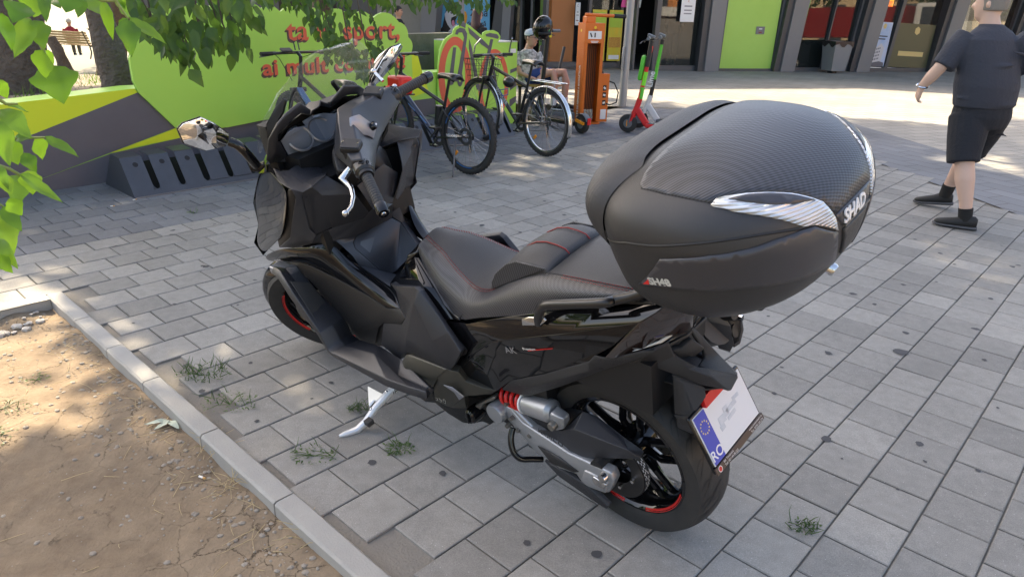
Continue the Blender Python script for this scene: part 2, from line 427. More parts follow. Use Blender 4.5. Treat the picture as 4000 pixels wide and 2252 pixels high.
# ------------------------------------------------------------------ kerb round the bed
kerb = bpy.data.objects.new("kerb", None); col.objects.link(kerb); tag(kerb, kind="structure")
def kerb_stone(p, d, L, w=.075, z=.018, h=.12):
    d = Vector(d); n = Vector((-d.y, d.x, 0)); prof = [(0, -h), (0, z - .008), (.008, z), (w - .008, z), (w, z - .008), (w, -h)]
    q0 = p + d * .003; q1 = p + d * (L - .003); mb = MB(); N = 6; rows = []
    for k in range(N + 1):
        c = q0 + (q1 - q0) * (k / N); rows.append([c + n * a + Vector((r2.uniform(-.001, .001), r2.uniform(-.001, .001), b + r2.uniform(-.0012, .0012))) for a, b in prof])
    m_ = len(prof); mb.add([v for r in rows for v in r], [(i * m_ + k, i * m_ + k + 1, (i + 1) * m_ + k + 1, (i + 1) * m_ + k) for i in range(N) for k in range(m_ - 1)] + [tuple(range(m_)), tuple(N * m_ + k for k in range(m_))[::-1]])
    return mb.build("kerb_stone", MAT["concrete"], kerb, 30)
be = 0.0
for L in (.44, .42, .41, .53, .52, .52, .52, .52, .52):
    kerb_stone(bed(.072, be), tB, L); be += L
al = .072
for L in (.30, .5, .5, .5, .5, .5):
    kerb_stone(bed(al + L, 0) , tA, L, w=-.072); al += L

# ------------------------------------------------------------------ trampled earth in the bed
def dirt_material():
    m = bpy.data.materials.new("earth"); m.use_nodes = True; MAT["earth"] = m; nt = m.node_tree; p = nt.nodes["Principled BSDF"]; L = nt.links.new
    g = nt.nodes.new("ShaderNodeNewGeometry"); pos = g.outputs["Position"]
    def nz(s, d=6, r=.6):
        n = nt.nodes.new("ShaderNodeTexNoise"); n.inputs["Scale"].default_value = s; n.inputs["Detail"].default_value = d; n.inputs["Roughness"].default_value = r; L(pos, n.inputs["Vector"]); return n
    a, b, c = nz(2.2), nz(14, 8, .7), nz(120, 3)
    rp = nt.nodes.new("ShaderNodeValToRGB"); rp.color_ramp.elements[0].position = .34; rp.color_ramp.elements[1].position = .66
    rp.color_ramp.elements[0].color = (.165, .12, .08, 1); rp.color_ramp.elements[1].color = (.29, .225, .155, 1)
    mxx = nt.nodes.new("ShaderNodeMath"); mxx.operation = 'MULTIPLY_ADD'; mxx.inputs[1].default_value = .5; L(b.outputs["Fac"], mxx.inputs[0])
    hf = nt.nodes.new("ShaderNodeMath"); hf.operation = 'MULTIPLY'; hf.inputs[1].default_value = .5; L(a.outputs["Fac"], hf.inputs[0]); L(hf.outputs[0], mxx.inputs[2])
    L(mxx.outputs[0], rp.inputs[0])
    wob = nt.nodes.new("ShaderNodeVectorMath"); wob.operation = 'MULTIPLY_ADD'; L(b.outputs["Color"], wob.inputs[0]); wob.inputs[1].default_value = (.07, .07, .07); L(pos, wob.inputs[2])
    vo = nt.nodes.new("ShaderNodeTexVoronoi"); vo.feature = 'DISTANCE_TO_EDGE'; vo.inputs["Scale"].default_value = 7.5; L(wob.outputs[0], vo.inputs["Vector"])
    # cracks fade in and out
    th = nt.nodes.new("ShaderNodeMapRange"); th.inputs[1].default_value = .42; th.inputs[2].default_value = .62; th.inputs[3].default_value = 0; th.inputs[4].default_value = .009; L(a.outputs["Fac"], th.inputs[0])
    dv = nt.nodes.new("ShaderNodeMath"); dv.operation = 'LESS_THAN'; L(vo.outputs["Distance"], dv.inputs[0]); L(th.outputs[0], dv.inputs[1])
    mx = nt.nodes.new("ShaderNodeMix"); mx.data_type = 'RGBA'; mx.inputs[7].default_value = (.055, .042, .03, 1)
    m8 = nt.nodes.new("ShaderNodeMath"); m8.operation = 'MULTIPLY'; m8.inputs[1].default_value = .8; L(dv.outputs[0], m8.inputs[0]); L(m8.outputs[0], mx.inputs[0]); L(rp.outputs[0], mx.inputs[6])
    L(mx.outputs[2], p.inputs["Base Color"]); p.inputs["Roughness"].default_value = .95; p.inputs["Specular IOR Level"].default_value = .2
    s1 = nt.nodes.new("ShaderNodeMath"); s1.operation = 'MULTIPLY_ADD'; s1.inputs[1].default_value = -1.2; L(dv.outputs[0], s1.inputs[0]); L(b.outputs["Fac"], s1.inputs[2])
    s2 = nt.nodes.new("ShaderNodeMath"); s2.operation = 'MULTIPLY_ADD'; s2.inputs[1].default_value = .35; L(c.outputs["Fac"], s2.inputs[0]); L(s1.outputs[0], s2.inputs[2])
    bp = nt.nodes.new("ShaderNodeBump"); bp.inputs["Distance"].default_value = .008; L(s2.outputs[0], bp.inputs["Height"]); L(bp.outputs[0], p.inputs["Normal"])
    return m
dirt_material()
def dirt_z(al, be):
    e = min(al - .07, be - .07)
    z = -.052 + .014 * mnoise.fractal(Vector((al * 2.2, be * 2.2, 0)), 1, 2, 4) + .006 * mnoise.fractal(Vector((al * 9, be * 9, 3)), 1, 2, 3) + .0025 * mnoise.noise(Vector((al * 45, be * 45, 5)))
    z += .028 * math.exp(-((e - .02) / .10) ** 2) * (.6 + .8 * mnoise.noise(Vector((al * 6, be * 6, 9))))
    return z
G = MB(); NA, NB = 150, 190; A1, B1 = 3.0, 4.1
for i in range(NA + 1):
    for k in range(NB + 1):
        a, b = .06 + (A1 - .06) * i / NA, .06 + (B1 - .06) * k / NB
        G.v.append(tuple(bed(a, b, dirt_z(a, b))))
G.f = [(i * (NB + 1) + k, i * (NB + 1) + k + 1, (i + 1) * (NB + 1) + k + 1, (i + 1) * (NB + 1) + k) for i in range(NA) for k in range(NB)]
tag(G.build("planting_bed", MAT["earth"], None, 180), kind="structure")
sheet("bed_soil", [bed(2.9, .06, -.06), bed(12, .06, -.06), bed(12, 12, -.06), bed(2.9, 12, -.06)], MAT["soil_far"])
sheet("bed_soil", [bed(.06, 4.05, -.06), bed(2.95, 4.05, -.06), bed(2.95, 12, -.06), bed(.06, 12, -.06)], MAT["soil_far"])
def on_dirt(al, be): return bed(al, be, dirt_z(al, be))
# loose stones
mat("stone_grey", (.34, .31, .26), .9, var=(30, .6, (.22, .18, .14))); mat("stone_white", (.5, .47, .42), .85, var=(22, .6, (.38, .34, .3)))
peb = MB(); ico = [(0, 0, 1), (.894, 0, .447), (.276, .851, .447), (-.724, .526, .447), (-.724, -.526, .447), (.276, -.851, .447), (.724, .526, -.447), (-.276, .851, -.447), (-.894, 0, -.447), (-.276, -.851, -.447), (.724, -.526, -.447), (0, 0, -1)]
icf = [(0, 1, 2), (0, 2, 3), (0, 3, 4), (0, 4, 5), (0, 5, 1), (1, 6, 2), (2, 7, 3), (3, 8, 4), (4, 9, 5), (5, 10, 1), (2, 6, 7), (3, 7, 8), (4, 8, 9), (5, 9, 10), (1, 10, 6), (6, 11, 7), (7, 11, 8), (8, 11, 9), (9, 11, 10), (10, 11, 6)]
def pebble(mb, p, r):
    s = (r2.uniform(.7, 1.4), r2.uniform(.7, 1.3), r2.uniform(.45, .8)); a = r2.uniform(0, 6)
    mb.add([(p.x + r * (x * s[0] * math.cos(a) - y * s[1] * math.sin(a)) * (1 + .2 * r2.random()), p.y + r * (x * s[0] * math.sin(a) + y * s[1] * math.cos(a)), p.z + r * z * s[2]) for x, y, z in ico], icf)
for k in range(1500):
    a, b = .09 + r2.random() ** 1.2 * 2.0, .1 + r2.random() * 3.0
    if r2.random() < .35: a = .085 + abs(r2.gauss(0, .12))
    pebble(peb, on_dirt(a, b), r2.choice((.002, .003, .003, .0045, .006, .009)))
tag(peb.build("pebbles", MAT["stone_grey"], None, 0, fix=False), kind="stuff")
rub = MB()
for k in range(40):
    pebble(rub, on_dirt(.13 + r2.random() * .55, .09 + r2.random() * .16) + Vector((0, 0, .006)), r2.choice((.008, .012, .018, .024)))
tag(rub.build("mortar_rubble", MAT["stone_white"], None, 0, fix=False), kind="stuff")
# dry stalks
mat("straw", (.42, .33, .18), .8)
sw = MB()
for k in range(130):
    a, b = (.09 + abs(r2.gauss(0, .10)), .5 + r2.random() * 2.2) if k < 85 else (.1 + r2.random() * 1.6, .2 + r2.random() * 2.6)
    p = on_dirt(a, b) + Vector((0, 0, .004)); an = r2.uniform(0, 6.28); L = r2.uniform(.02, .11)
    d = Vector((math.cos(an), math.sin(an), r2.uniform(-.05, .25))); sd = Vector((-d.y, d.x, 0)) * r2.uniform(-.3, .3)
    sw.tube([p, p + d * L * .5 + sd * L * .3, p + d * L], [.0011, .0009, .0005], 4)
for cx in ((-1.06, 2.115), (-.93, 1.93), (-.60, 1.70)):
    for k in range(16):
        p = Vector((cx[0] + r2.gauss(0, .025), cx[1] + r2.gauss(0, .025), -.02)); an = r2.uniform(0, 6.28)
        sw.tube([p, p + Vector((math.cos(an), math.sin(an), .7)) * .03, p + Vector((math.cos(an), math.sin(an), .3)) * r2.uniform(.05, .09)], [.0014, .0011, .0006], 4)
tag(sw.build("dry_stalks", MAT["straw"], None, 0, fix=False), kind="stuff")
# small litter that one can count
mat("butt_paper", (.75, .72, .66), .7); mat("butt_filter", (.55, .30, .10), .7)
def butt(p, an, lab, L=.028):
    d = Vector((math.cos(an), math.sin(an), 0)); o = empty("cigarette_butt", p)
    MB().tube([d * -L * .5, d * L * .15], .0038, 8).build("paper", MAT["butt_paper"], o); MB().tube([d * L * .15, d * L * .5], .0039, 8).build("filter", MAT["butt_filter"], o)
    tag(o, lab, "cigarette butt", "cigarette butts dropped on the ground")
butt(Vector((-1.045, 1.976, -.040)), -.4, "cigarette butt with orange filter lying on the earth near the kerb")
butt(Vector((-3.0, 5.06, .006)), .2, "white cigarette butt on the pavers in front of the painted wall")
butt(Vector((-2.93, 5.25, .006)), .7, "cigarette butt with orange end on the pavers near the rack's left end")
butt(Vector((-1.43, 4.62, .006)), -.6, "white cigarette butt alone on the pavers left of the scooter's front")
# light pebble-like chip of paper on the right
tag(MB().box((1.78, 1.93, .003), (.022, .014, .003), Matrix.Rotation(.4, 3, 'Z')).build("paper_scrap", MAT["butt_paper"], None, 0), "tiny white scrap of paper on the grey pavers at right", "litter")

# ------------------------------------------------------------------ raised soil behind the painted wall, sloping down to the park
so = MB(); NS_, NN_ = 26, 30
for i in range(NS_ + 1):
    for k in range(NN_ + 1):
        s = -30 + 40 * i / NS_; n = -.28 - 34 * (k / NN_) ** 1.6
        z = .66 + max(-1.45, (n + .28) * .085) + .03 * mnoise.noise(Vector((s, n, 1)))
        so.v.append(tuple(wp(s if s < 4.4 else 4.4, n, z)))
so.f = [(i * (NN_ + 1) + k, i * (NN_ + 1) + k + 1, (i + 1) * (NN_ + 1) + k + 1, (i + 1) * (NN_ + 1) + k) for i in range(NS_) for k in range(NN_)]
tag(so.build("park_soil", MAT["soil_far"], None, 180), kind="structure")

# ------------------------------------------------------------------ shop front
FP = Vector((3.37, 18.04, 0)); FA = rad(14.9)
fu, fn = Vector((math.cos(FA), math.sin(FA), 0)), Vector((-math.sin(FA), math.cos(FA), 0))      # along, into the building
def fp(s, n=0.0, z=0.0): return FP + fu * s + fn * n + Vector((0, 0, z))
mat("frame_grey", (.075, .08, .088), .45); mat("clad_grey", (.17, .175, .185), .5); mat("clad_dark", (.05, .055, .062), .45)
mat("green_panel", (.31, .56, .10), .35, var=(.8, .3, (.34, .60, .12))); mat("green_edge", (.10, .50, .06), .3)
mat("interior", (.035, .032, .03), .7); mat("interior_floor", (.10, .095, .09), .35); mat("counter_wood", (.36, .13, .035), .5)
mat("concrete_wall", (.27, .26, .235), .85, bump=(40, .004), var=(2.0, .6, (.20, .19, .16)))
def glass_mat(name, tint, alpha):
    m = mat(name, tint, .015); p = m.node_tree.nodes["Principled BSDF"]; p.inputs["Alpha"].default_value = alpha; p.inputs["Specular IOR Level"].default_value = .9; p.inputs["IOR"].default_value = 1.55
    return m
glass_mat("shop_glass", (.02, .025, .024), .55); glass_mat("door_glass", (.02, .022, .02), .35)
bld = empty("shop_building"); tag(bld, "grey framed shop building with bright green panels and leaning columns", "building")
def fbox(name, s0, s1, n0, n1, z0, z1, m, lean=0.0, parent=bld, bev=0.0):
    """box in facade coordinates; lean shifts the top sideways (metres per metre of height)"""
    vs = []
    for z in (z0, z1):
        for s, n in ((s0, n0), (s1, n0), (s1, n1), (s0, n1)): vs.append(fp(s + lean * z, n, z))
    return MB().add(vs, [(0, 3, 2, 1), (4, 5, 6, 7), (0, 1, 5, 4), (1, 2, 6, 5), (2, 3, 7, 6), (3, 0, 4, 7)]).build(name, m, parent, 0, bev)
ZT = 4.17
LEAN = .085
# leaning columns (left s at the ground, width)
for s0, w, ln in ((1.22, .38, -.0), (3.36, .40, .07), (5.62, .40, .10), (8.12, .42, .10), (10.6, .42, .12)):
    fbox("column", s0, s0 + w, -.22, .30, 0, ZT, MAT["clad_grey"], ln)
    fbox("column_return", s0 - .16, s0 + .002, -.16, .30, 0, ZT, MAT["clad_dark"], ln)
# green panels
fbox("green_panel", 1.72, 3.20, .0, .05, .06, ZT, MAT["green_panel"], .012)
fbox("panel_frame", 1.64, 1.72, -.04, .06, 0, ZT, MAT["frame_grey"], .01); fbox("panel_frame", 3.20, 3.29, -.04, .06, 0, ZT, MAT["frame_grey"], .03)
fbox("base_rail", 1.62, 3.2, -.05, .06, 0, .06, MAT["frame_grey"])
fbox("green_edge", 3.80, 3.88, -.03, .06, .02, ZT, MAT["green_edge"], .085)
def pane(name, s0, s1, z0, z1, lean, m, tilt=.0, n=.03):
    vs = [fp(s0 + lean * z0, n + tilt * z0, z0), fp(s1 + lean * z0, n + tilt * z0, z0), fp(s1 + lean * z1, n + tilt * z1, z1), fp(s0 + lean * z1, n + tilt * z1, z1)]
    return MB().add(vs, [(0, 1, 2, 3)]).build(name, m, bld, 0, solid=.008)
pane("window_pane", 3.9, 5.42, .09, ZT, .085, MAT["shop_glass"], .03); pane("window_pane", 6.05, 6.62, .09, ZT, .10, MAT["shop_glass"], .03); pane("window_pane", 6.72, 8.02, .09, ZT, .10, MAT["shop_glass"], .03)
pane("window_pane", 8.6, 10.4, .09, ZT, .10, MAT["shop_glass"], .03)
for s, w, ln in ((5.40, .06, .09), (6.62, .10, .10), (4.66, .03, .085), (10.4, .08, .1)):
    fbox("mullion", s, s + w, -.03, .08, 0, ZT, MAT["frame_grey"], ln)
fbox("base_rail", 3.8, 5.5, -.04, .08, 0, .09, MAT["frame_grey"]); fbox("base_rail", 6.0, 8.1, -.04, .08, 0, .09, MAT["frame_grey"]); fbox("base_rail", 8.5, 10.6, -.04, .08, 0, .09, MAT["frame_grey"])
# upper storey and canopy that throws the band of shade in front
mb = MB(); ce = [(-2.3, 20.55), (6.5, 17.6), (13.5, 15.35), (16.5, 23.2), (-6.0, 25.5)]
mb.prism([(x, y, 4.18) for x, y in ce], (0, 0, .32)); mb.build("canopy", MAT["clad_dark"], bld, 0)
# glazed vestibule left of the first column, with a door standing open
for s, w in ((-.10, .12), (1.06, .14), (-.62, .05)):
    fbox("door_post", s, s + w, .0, .16, 0, ZT, MAT["frame_grey"])
pane("door_glass", .03, 1.06, .10, ZT, 0, MAT["shop_glass"], 0, .08); fbox("base_rail", .02, 1.06, .0, .16, 0, .12, MAT["frame_grey"])
pane("door_glass", -1.45, -.60, .12, ZT, 0, MAT["door_glass"], 0, .9); fbox("base_rail", -2.6, -.6, .86, .98, 0, .12, MAT["frame_grey"])
for s in (-1.5, -2.6, -.66): fbox("door_post", s, s + .07, .86, .98, 0, ZT, MAT["frame_grey"])
# interior: dark hall, wood counter, floor
fbox("interior_back", -9, 14, 6.0, 6.2, -.05, ZT, MAT["interior"]); fbox("interior_floor", -9, 14, .1, 6.0, -.02, .012, MAT["interior_floor"]); fbox("interior_ceiling", -9, 14, .1, 6.0, ZT - .1, ZT, MAT["interior"])
fbox("interior_partition", 3.25, 3.35, .12, 6.0, 0, ZT, MAT["interior"]); fbox("interior_partition", 5.7, 5.8, .12, 6.0, 0, ZT, MAT["interior"])
fbox("wood_wall", -2.35, -1.75, 1.2, 1.5, 0, ZT, MAT["counter_wood"])
# left wing: recedes to the left
LP = Vector((1.23, 18.97, 0)); lu = Vector((-1, .42, 0)).normalized(); ln_ = Vector((lu.y, -lu.x, 0))
def lp(s, n=0, z=0): return LP + lu * s + ln_ * n + Vector((0, 0, z))
def lbox(name, s0, s1, n0, n1, z0, z1, m, lean=0.0, parent=bld):
    vs = []
    for z in (z0, z1):
        for s, n in ((s0, n0), (s1, n0), (s1, n1), (s0, n1)): vs.append(lp(s + lean * z, n, z))
    return MB().add(vs, [(0, 3, 2, 1), (4, 5, 6, 7), (0, 1, 5, 4), (1, 2, 6, 5), (2, 3, 7, 6), (3, 0, 4, 7)]).build(name, m, parent, 0)
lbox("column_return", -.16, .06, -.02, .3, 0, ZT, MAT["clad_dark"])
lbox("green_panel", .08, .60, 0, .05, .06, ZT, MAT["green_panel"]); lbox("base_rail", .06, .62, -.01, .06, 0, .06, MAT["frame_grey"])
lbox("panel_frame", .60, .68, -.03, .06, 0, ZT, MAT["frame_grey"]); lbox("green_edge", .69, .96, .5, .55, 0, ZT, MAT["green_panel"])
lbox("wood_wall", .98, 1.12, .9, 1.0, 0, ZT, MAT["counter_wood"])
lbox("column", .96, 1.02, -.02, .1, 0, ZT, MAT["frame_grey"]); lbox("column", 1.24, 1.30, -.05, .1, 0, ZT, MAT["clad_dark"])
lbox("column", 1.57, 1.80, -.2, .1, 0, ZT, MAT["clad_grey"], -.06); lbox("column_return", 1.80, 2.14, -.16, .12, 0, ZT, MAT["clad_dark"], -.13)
def lpane(name, s0, s1, z0, z1, m, n=.03):
    return MB().add([lp(s0, n, z0), lp(s1, n, z0), lp(s1, n, z1), lp(s0, n, z1)], [(0, 1, 2, 3)]).build(name, m, bld, 0, solid=.008)
lpane("window_pane", 1.30, 1.57, .1, ZT, MAT["shop_glass"]); lpane("window_pane", 2.14, 2.5, .1, ZT, MAT["shop_glass"], .06)
lbox("leaning_slab", 3.72, 4.18, -.35, .2, 0, ZT, MAT["clad_grey"], -.12); lbox("concrete_wall", 4.18, 5.6, -.1, .3, 0, ZT, MAT["concrete_wall"]); lbox("dark_wall", 5.6, 16, .2, .5, 0, ZT, MAT["clad_dark"])
lbox("interior_back", .0, 4.2, 3.0, 3.1, 0, ZT, MAT["interior"]); lbox("interior_floor", 0, 4.2, .1, 3.0, -.02, .01, MAT["interior_floor"])
# --- the poster with a barking dog (flat print)
mat("poster_blue", (.09, .37, .62), .4); mat("poster_green", (.10, .36, .03), .4); mat("ink", (.012, .012, .014), .45); mat("fur_white", (.62, .62, .66), .5); mat("tongue", (.62, .22, .33), .5); mat("plush_orange", (.68, .30, .02), .5)
mat("text_dark", (.02, .025, .05), .5)
post = empty("wall_poster"); tag(post, "blue pet advertising poster with a black and white dog on the shop wall", "poster")
def lpoly(name, pts, m, n):
    o = MB().prism([lp(s, n, z) for s, z in pts], ln_ * -.004).build(name, m, post, 0); return o
lpoly("poster_sheet", [(3.72, .66), (2.17, .66), (2.17, 2.6), (3.45, 2.6)], MAT["poster_blue"], -.02)
lpoly("poster_strip", [(3.78, .40), (2.17, .40), (2.17, .655), (3.72, .655)], MAT["poster_green"], -.02)
lpoly("dog_shape", [(3.70, .67), (3.58, .80), (3.52, 1.02), (3.47, 1.20), (3.46, 1.36), (3.42, 1.30), (3.36, 1.34), (3.32, 1.48), (3.27, 1.30), (3.14, 1.22), (3.10, 1.10), (3.2, .95), (3.32, .78), (3.36, .67)], MAT["ink"], -.028)
lpoly("dog_muzzle", [(3.50, 1.12), (3.44, 1.20), (3.38, 1.25), (3.30, 1.20), (3.20, 1.22), (3.11, 1.19), (3.09, 1.11), (3.17, 1.09), (3.27, 1.05), (3.32, .98), (3.30, .86), (3.22, .80), (3.33, .76), (3.42, .86), (3.48, .98)], MAT["fur_white"], -.034)
lpoly("dog_mouth", [(3.30, 1.04), (3.21, 1.04), (3.18, .95), (3.19, .84), (3.25, .80), (3.30, .88)], MAT["ink"], -.040)
lpoly("dog_tongue", [(3.28, .96), (3.22, .98), (3.19, .90), (3.20, .83), (3.25, .81), (3.28, .88)], MAT["tongue"], -.046)
lpoly("dog_nose", [(3.14, 1.20), (3.09, 1.21), (3.07, 1.14), (3.11, 1.12)], MAT["ink"], -.040); lpoly("dog_eye", [(3.33, 1.17), (3.28, 1.16), (3.27, 1.13), (3.32, 1.14)], MAT["ink"], -.040)
lpoly("toy_shape", [(3.14, .97), (3.06, 1.0), (3.0, 1.04), (2.99, 1.13), (2.95, 1.22), (2.87, 1.20), (2.83, 1.10), (2.84, .98), (2.87, .88), (2.96, .87), (3.05, .92), (3.14, .90)], MAT["plush_orange"], -.028)
lpoly("toy_eye", [(2.96, 1.08), (2.92, 1.08), (2.92, 1.0), (2.96, 1.0)], MAT["fur_white"], -.034)
lpoly("bone_shape", [(3.40, .68), (3.18, .86), (3.12, .88), (3.14, .82), (3.28, .68)], MAT["fur_white"], -.05)
def ltext(s_, z, size, t, m, par, n=-.03, **k): return text_obj("poster_lettering", t, size, m, par, frame(lp(s_, n, z), -lu, (0, 0, 1)), .001, **k)
ltext(2.74, 1.10, .23, "Zonă", MAT["text_dark"], post, bold=.004); ltext(2.84, .86, .165, "dedicată", MAT["text_dark"], post, bold=.003)
# notice plates on the glass and the green panels
mat("notice_white", (.74, .75, .76), .35); mat("notice_text", (.25, .25, .27), .5); mat("notice_orange", (.55, .25, .1), .5)
def notice(name, org, x, w, h, lab, lines, m=None, cat="sign"):
    root = empty(name); tag(root, lab, cat)
    F_ = frame(org, x, (0, 0, 1)); b = MB().box((w / 2, h / 2, 0), (w, h, .01)).build("plate", m or MAT["notice_white"], root, bevel=.004); b.matrix_local = F_
    for (t, px, py, sz, mm_) in lines:
        if len(t) > 1:
            o = MB().box((px, py + sz * .35, .006), (w * .55 if len(t) > 4 else w * .38, sz * .55, .002)).build("printed_line", mm_, root); o.matrix_local = F_
        else:
            text_obj("lettering", t, sz, mm_, root, F_ @ Matrix.Translation((px, py, .0065)), align='CENTER')
    return root
notice("notice_sign", fp(.50, -.03, 1.13), fu, .37, .55, "white opening hours notice on the glass beside the entrance door",
       [("K", .185, .44, .07, MAT["notice_orange"]), ("Magazin", .185, .335, .055, MAT["notice_text"]), ("08-22", .185, .245, .05, MAT["notice_text"]), ("09-20", .185, .17, .05, MAT["notice_text"])])
notice("notice_sign", lp(-.30, -.35, .98), -lu, .12, .52, "narrow white notice with small print left of the entrance",
       [("C", .06, .42, .08, MAT["notice_text"]), ("8:00", .06, .29, .035, MAT["notice_text"]), ("22:00", .06, .22, .035, MAT["notice_text"]), ("Acces", .06, .10, .03, MAT["red_dark"])])
notice("notice_sign", fp(2.62, -.012, .88), fu, .24, .18, "small grey information plate on the tall green panel", [("INFO", .12, .11, .04, MAT["notice_white"]), ("24/7", .12, .03, .04, MAT["red_dark"])], MAT["clad_grey"])
notice("notice_sign", lp(.10, -.012, .74), -lu, .14, .12, "small grey plate low on the narrow green panel", [("INFO", .07, .06, .03, MAT["notice_white"])], MAT["clad_grey"])
# adverts standing in the right-hand windows
mat("ad_sky", (.22, .42, .70), .35, var=(2.2, .5, (.60, .62, .72)), coord='Generated'); mat("ad_olive", (.085, .092, .05), .35); mat("ad_gold", (.60, .47, .20), .4); mat("ad_building", (.55, .55, .58), .5); mat("ad_window", (.10, .11, .14), .4)
def fposter(name, s0, s1, z0, z1, m, lab, lean=.09, n=.01, tilt=.03):
    root = empty(name); tag(root, lab, "poster")
    o = fp(s0 + lean * z0, n + tilt * z0, z0); x = fu; y = Vector((0, 0, 1)) + fu * lean + fn * tilt
    F_ = Matrix(((x.x, y.x, -fn.x, o.x), (x.y, y.y, -fn.y, o.y), (x.z, y.z, 0, o.z), (0, 0, 0, 1)))
    b = MB().box(((s1 - s0) / 2, (z1 - z0) / 2, 0), (s1 - s0, z1 - z0, .006)).build("sheet", m, root, 0); b.matrix_local = F_
    return root, F_
def ppoly(root, F_, name, pts, m, z=.005):
    o = MB().prism([(x, y, z) for x, y in pts], (0, 0, .002)).build(name, m, root, 0); o.matrix_local = F_; return o
a1, F1 = fposter("window_advert", 6.02, 6.60, .14, 1.24, MAT["ad_sky"], "sky blue window advert showing a white apartment block", .075)
ppoly(a1, F1, "printed_tower", [(.0, .10), (.0, .86), (.14, .98), (.15, .10)], MAT["ad_building"])
for k in range(9): ppoly(a1, F1, "printed_gap", [(.01, .16 + k * .085), (.14, .20 + k * .085), (.14, .225 + k * .085), (.01, .185 + k * .085)], MAT["ad_window"], .008)
ppoly(a1, F1, "printed_block", [(.18, .10), (.19, .42), (.36, .58), (.47, .47), (.45, .10)], MAT["ad_building"])
for k in range(4):
    for q in range(4): ppoly(a1, F1, "printed_window", [(.20 + q * .045, .14 + k * .085 + q * .012), (.225 + q * .045, .147 + k * .085 + q * .012), (.225 + q * .045, .19 + k * .085 + q * .012), (.20 + q * .045, .183 + k * .085 + q * .012)], MAT["ad_window"], .008)
ppoly(a1, F1, "printed_emblem", [(.36 + .05 * math.cos(k * math.pi / 8), 1.0 + .065 * math.sin(k * math.pi / 8)) for k in range(16)], MAT["ad_gold"])
ppoly(a1, F1, "printed_trees", [(.0, 0), (.56, 0), (.54, .10), (.40, .13), (.2, .09), (0, .11)], MAT["ad_window"], .009)
ppoly(a1, F1, "printed_strip", [(.0, -.07), (.52, -.07), (.52, -.02), (.0, -.02)], MAT["notice_white"])
for yy, hw in ((.74, .17), (.67, .12)): ppoly(a1, F1, "printed_line", [(.33 - hw, yy), (.33 + hw, yy), (.33 + hw, yy + .028), (.33 - hw, yy + .028)], MAT["text_dark"])
a2, F2 = fposter("window_advert", 6.76, 7.96, .12, 1.22, MAT["ad_olive"], "olive green window advert with a gold hexagon and white lettering", .075)
ppoly(a2, F2, "printed_emblem", [(.66 + .085 * math.sin(k * math.pi / 3), .93 + .105 * math.cos(k * math.pi / 3)) for k in range(6)], MAT["ad_gold"])
ppoly(a2, F2, "printed_bar", [(.22, .29), (1.0, .29), (1.0, .41), (.22, .41)], MAT["ad_gold"])
for t, y, sz in (("PRIMA", .71, .085), ("ASTRA", .64, .05), ("Vizitează showroom-ul", .52, .078), ("de la etajul 1", .435, .078), ("www.prima-astra.ro", .325, .06)):
    text_obj("lettering", t, sz, MAT["notice_white"], a2, F2 @ Matrix.Translation((.63, y, .009)), align='CENTER', bold=.001)
text_obj("lettering", "P PRIMA | 20", .09, MAT["notice_white"], a2, F2 @ Matrix.Translation((.56, .14, .009)), align='CENTER', bold=.002)
ppoly(a2, F2, "printed_strip", [(.0, -.06), (.55, -.06), (.55, -.02), (.0, -.02)], MAT["notice_white"]); ppoly(a2, F2, "printed_strip", [(.6, -.07), (1.1, -.07), (1.1, -.02), (.6, -.02)], MAT["plate_blue"] if "plate_blue" in MAT else mat("plate_blue", (.02, .05, .42), .3))
# lit menu boards glimpsed inside the snack counter
mat("menu_lit", (.8, .3, .02), .4, em=((1.0, .42, .03), 1.6)); mat("menu_lit_red", (.8, .15, .02), .4, em=((1.0, .20, .03), 1.2))
mb_ = empty("menu_board"); tag(mb_, "row of glowing orange menu boards above the snack counter inside", "menu board")
for k, (s0, s1) in enumerate(((6.7, 7.35), (7.42, 7.95), (8.02, 8.35))):
    fbox("lit_panel", s0 + .25, s1 + .25, 2.4, 2.46, 1.62, 2.05, MAT["menu_lit"], 0, mb_); fbox("lit_panel_food", s0 + .3, s1 + .2, 2.37, 2.398, 1.62, 1.78, MAT["menu_lit_red"], 0, mb_)
ct = empty("snack_counter"); tag(ct, "dark snack counter with a price card seen through the window", "counter")
fbox("counter_body", 6.5, 9.0, 2.0, 2.8, .01, 1.05, MAT["interior"], 0, ct); fbox("price_card", 7.45, 7.75, 1.95, 1.97, 1.1, 1.4, MAT["ad_gold"], 0, ct)
# yellow and green promotion posters inside the open door
mat("promo_yellow", (.72, .46, .02), .4, var=(3, .5, (.45, .50, .05)), coord='Generated'); mat("promo_green", (.35, .52, .04), .4); mat("promo_food", (.42, .16, .03), .5, var=(30, .5, (.6, .35, .05)))
for k, (s0, s1, lab) in enumerate(((-1.42, -1.05, "yellow promotion poster on the left leaf of the entrance door"), (-.98, -.62, "yellow and green promotion poster behind the lamp post"))):
    pr = empty("promo_poster"); tag(pr, lab, "poster")
    fbox("sheet", s0, s1, .80, .82, .16, 1.35, MAT["promo_yellow"], 0, pr); fbox("food_print", s0 + .02, s1 - .02, .79, .798, .48, .72, MAT["promo_food"], 0, pr)
    fbox("top_print", s0 + .02, s1 - .02, .79, .798, .95, 1.3, MAT["promo_green"], 0, pr)
    fbox("bottom_print", s0 + .04, s1 - .04, .79, .798, .20, .30, MAT["notice_white"], 0, pr)
pr = empty("promo_sign"); tag(pr, "colourful magenta, green and orange sign hanging inside the entrance", "sign")
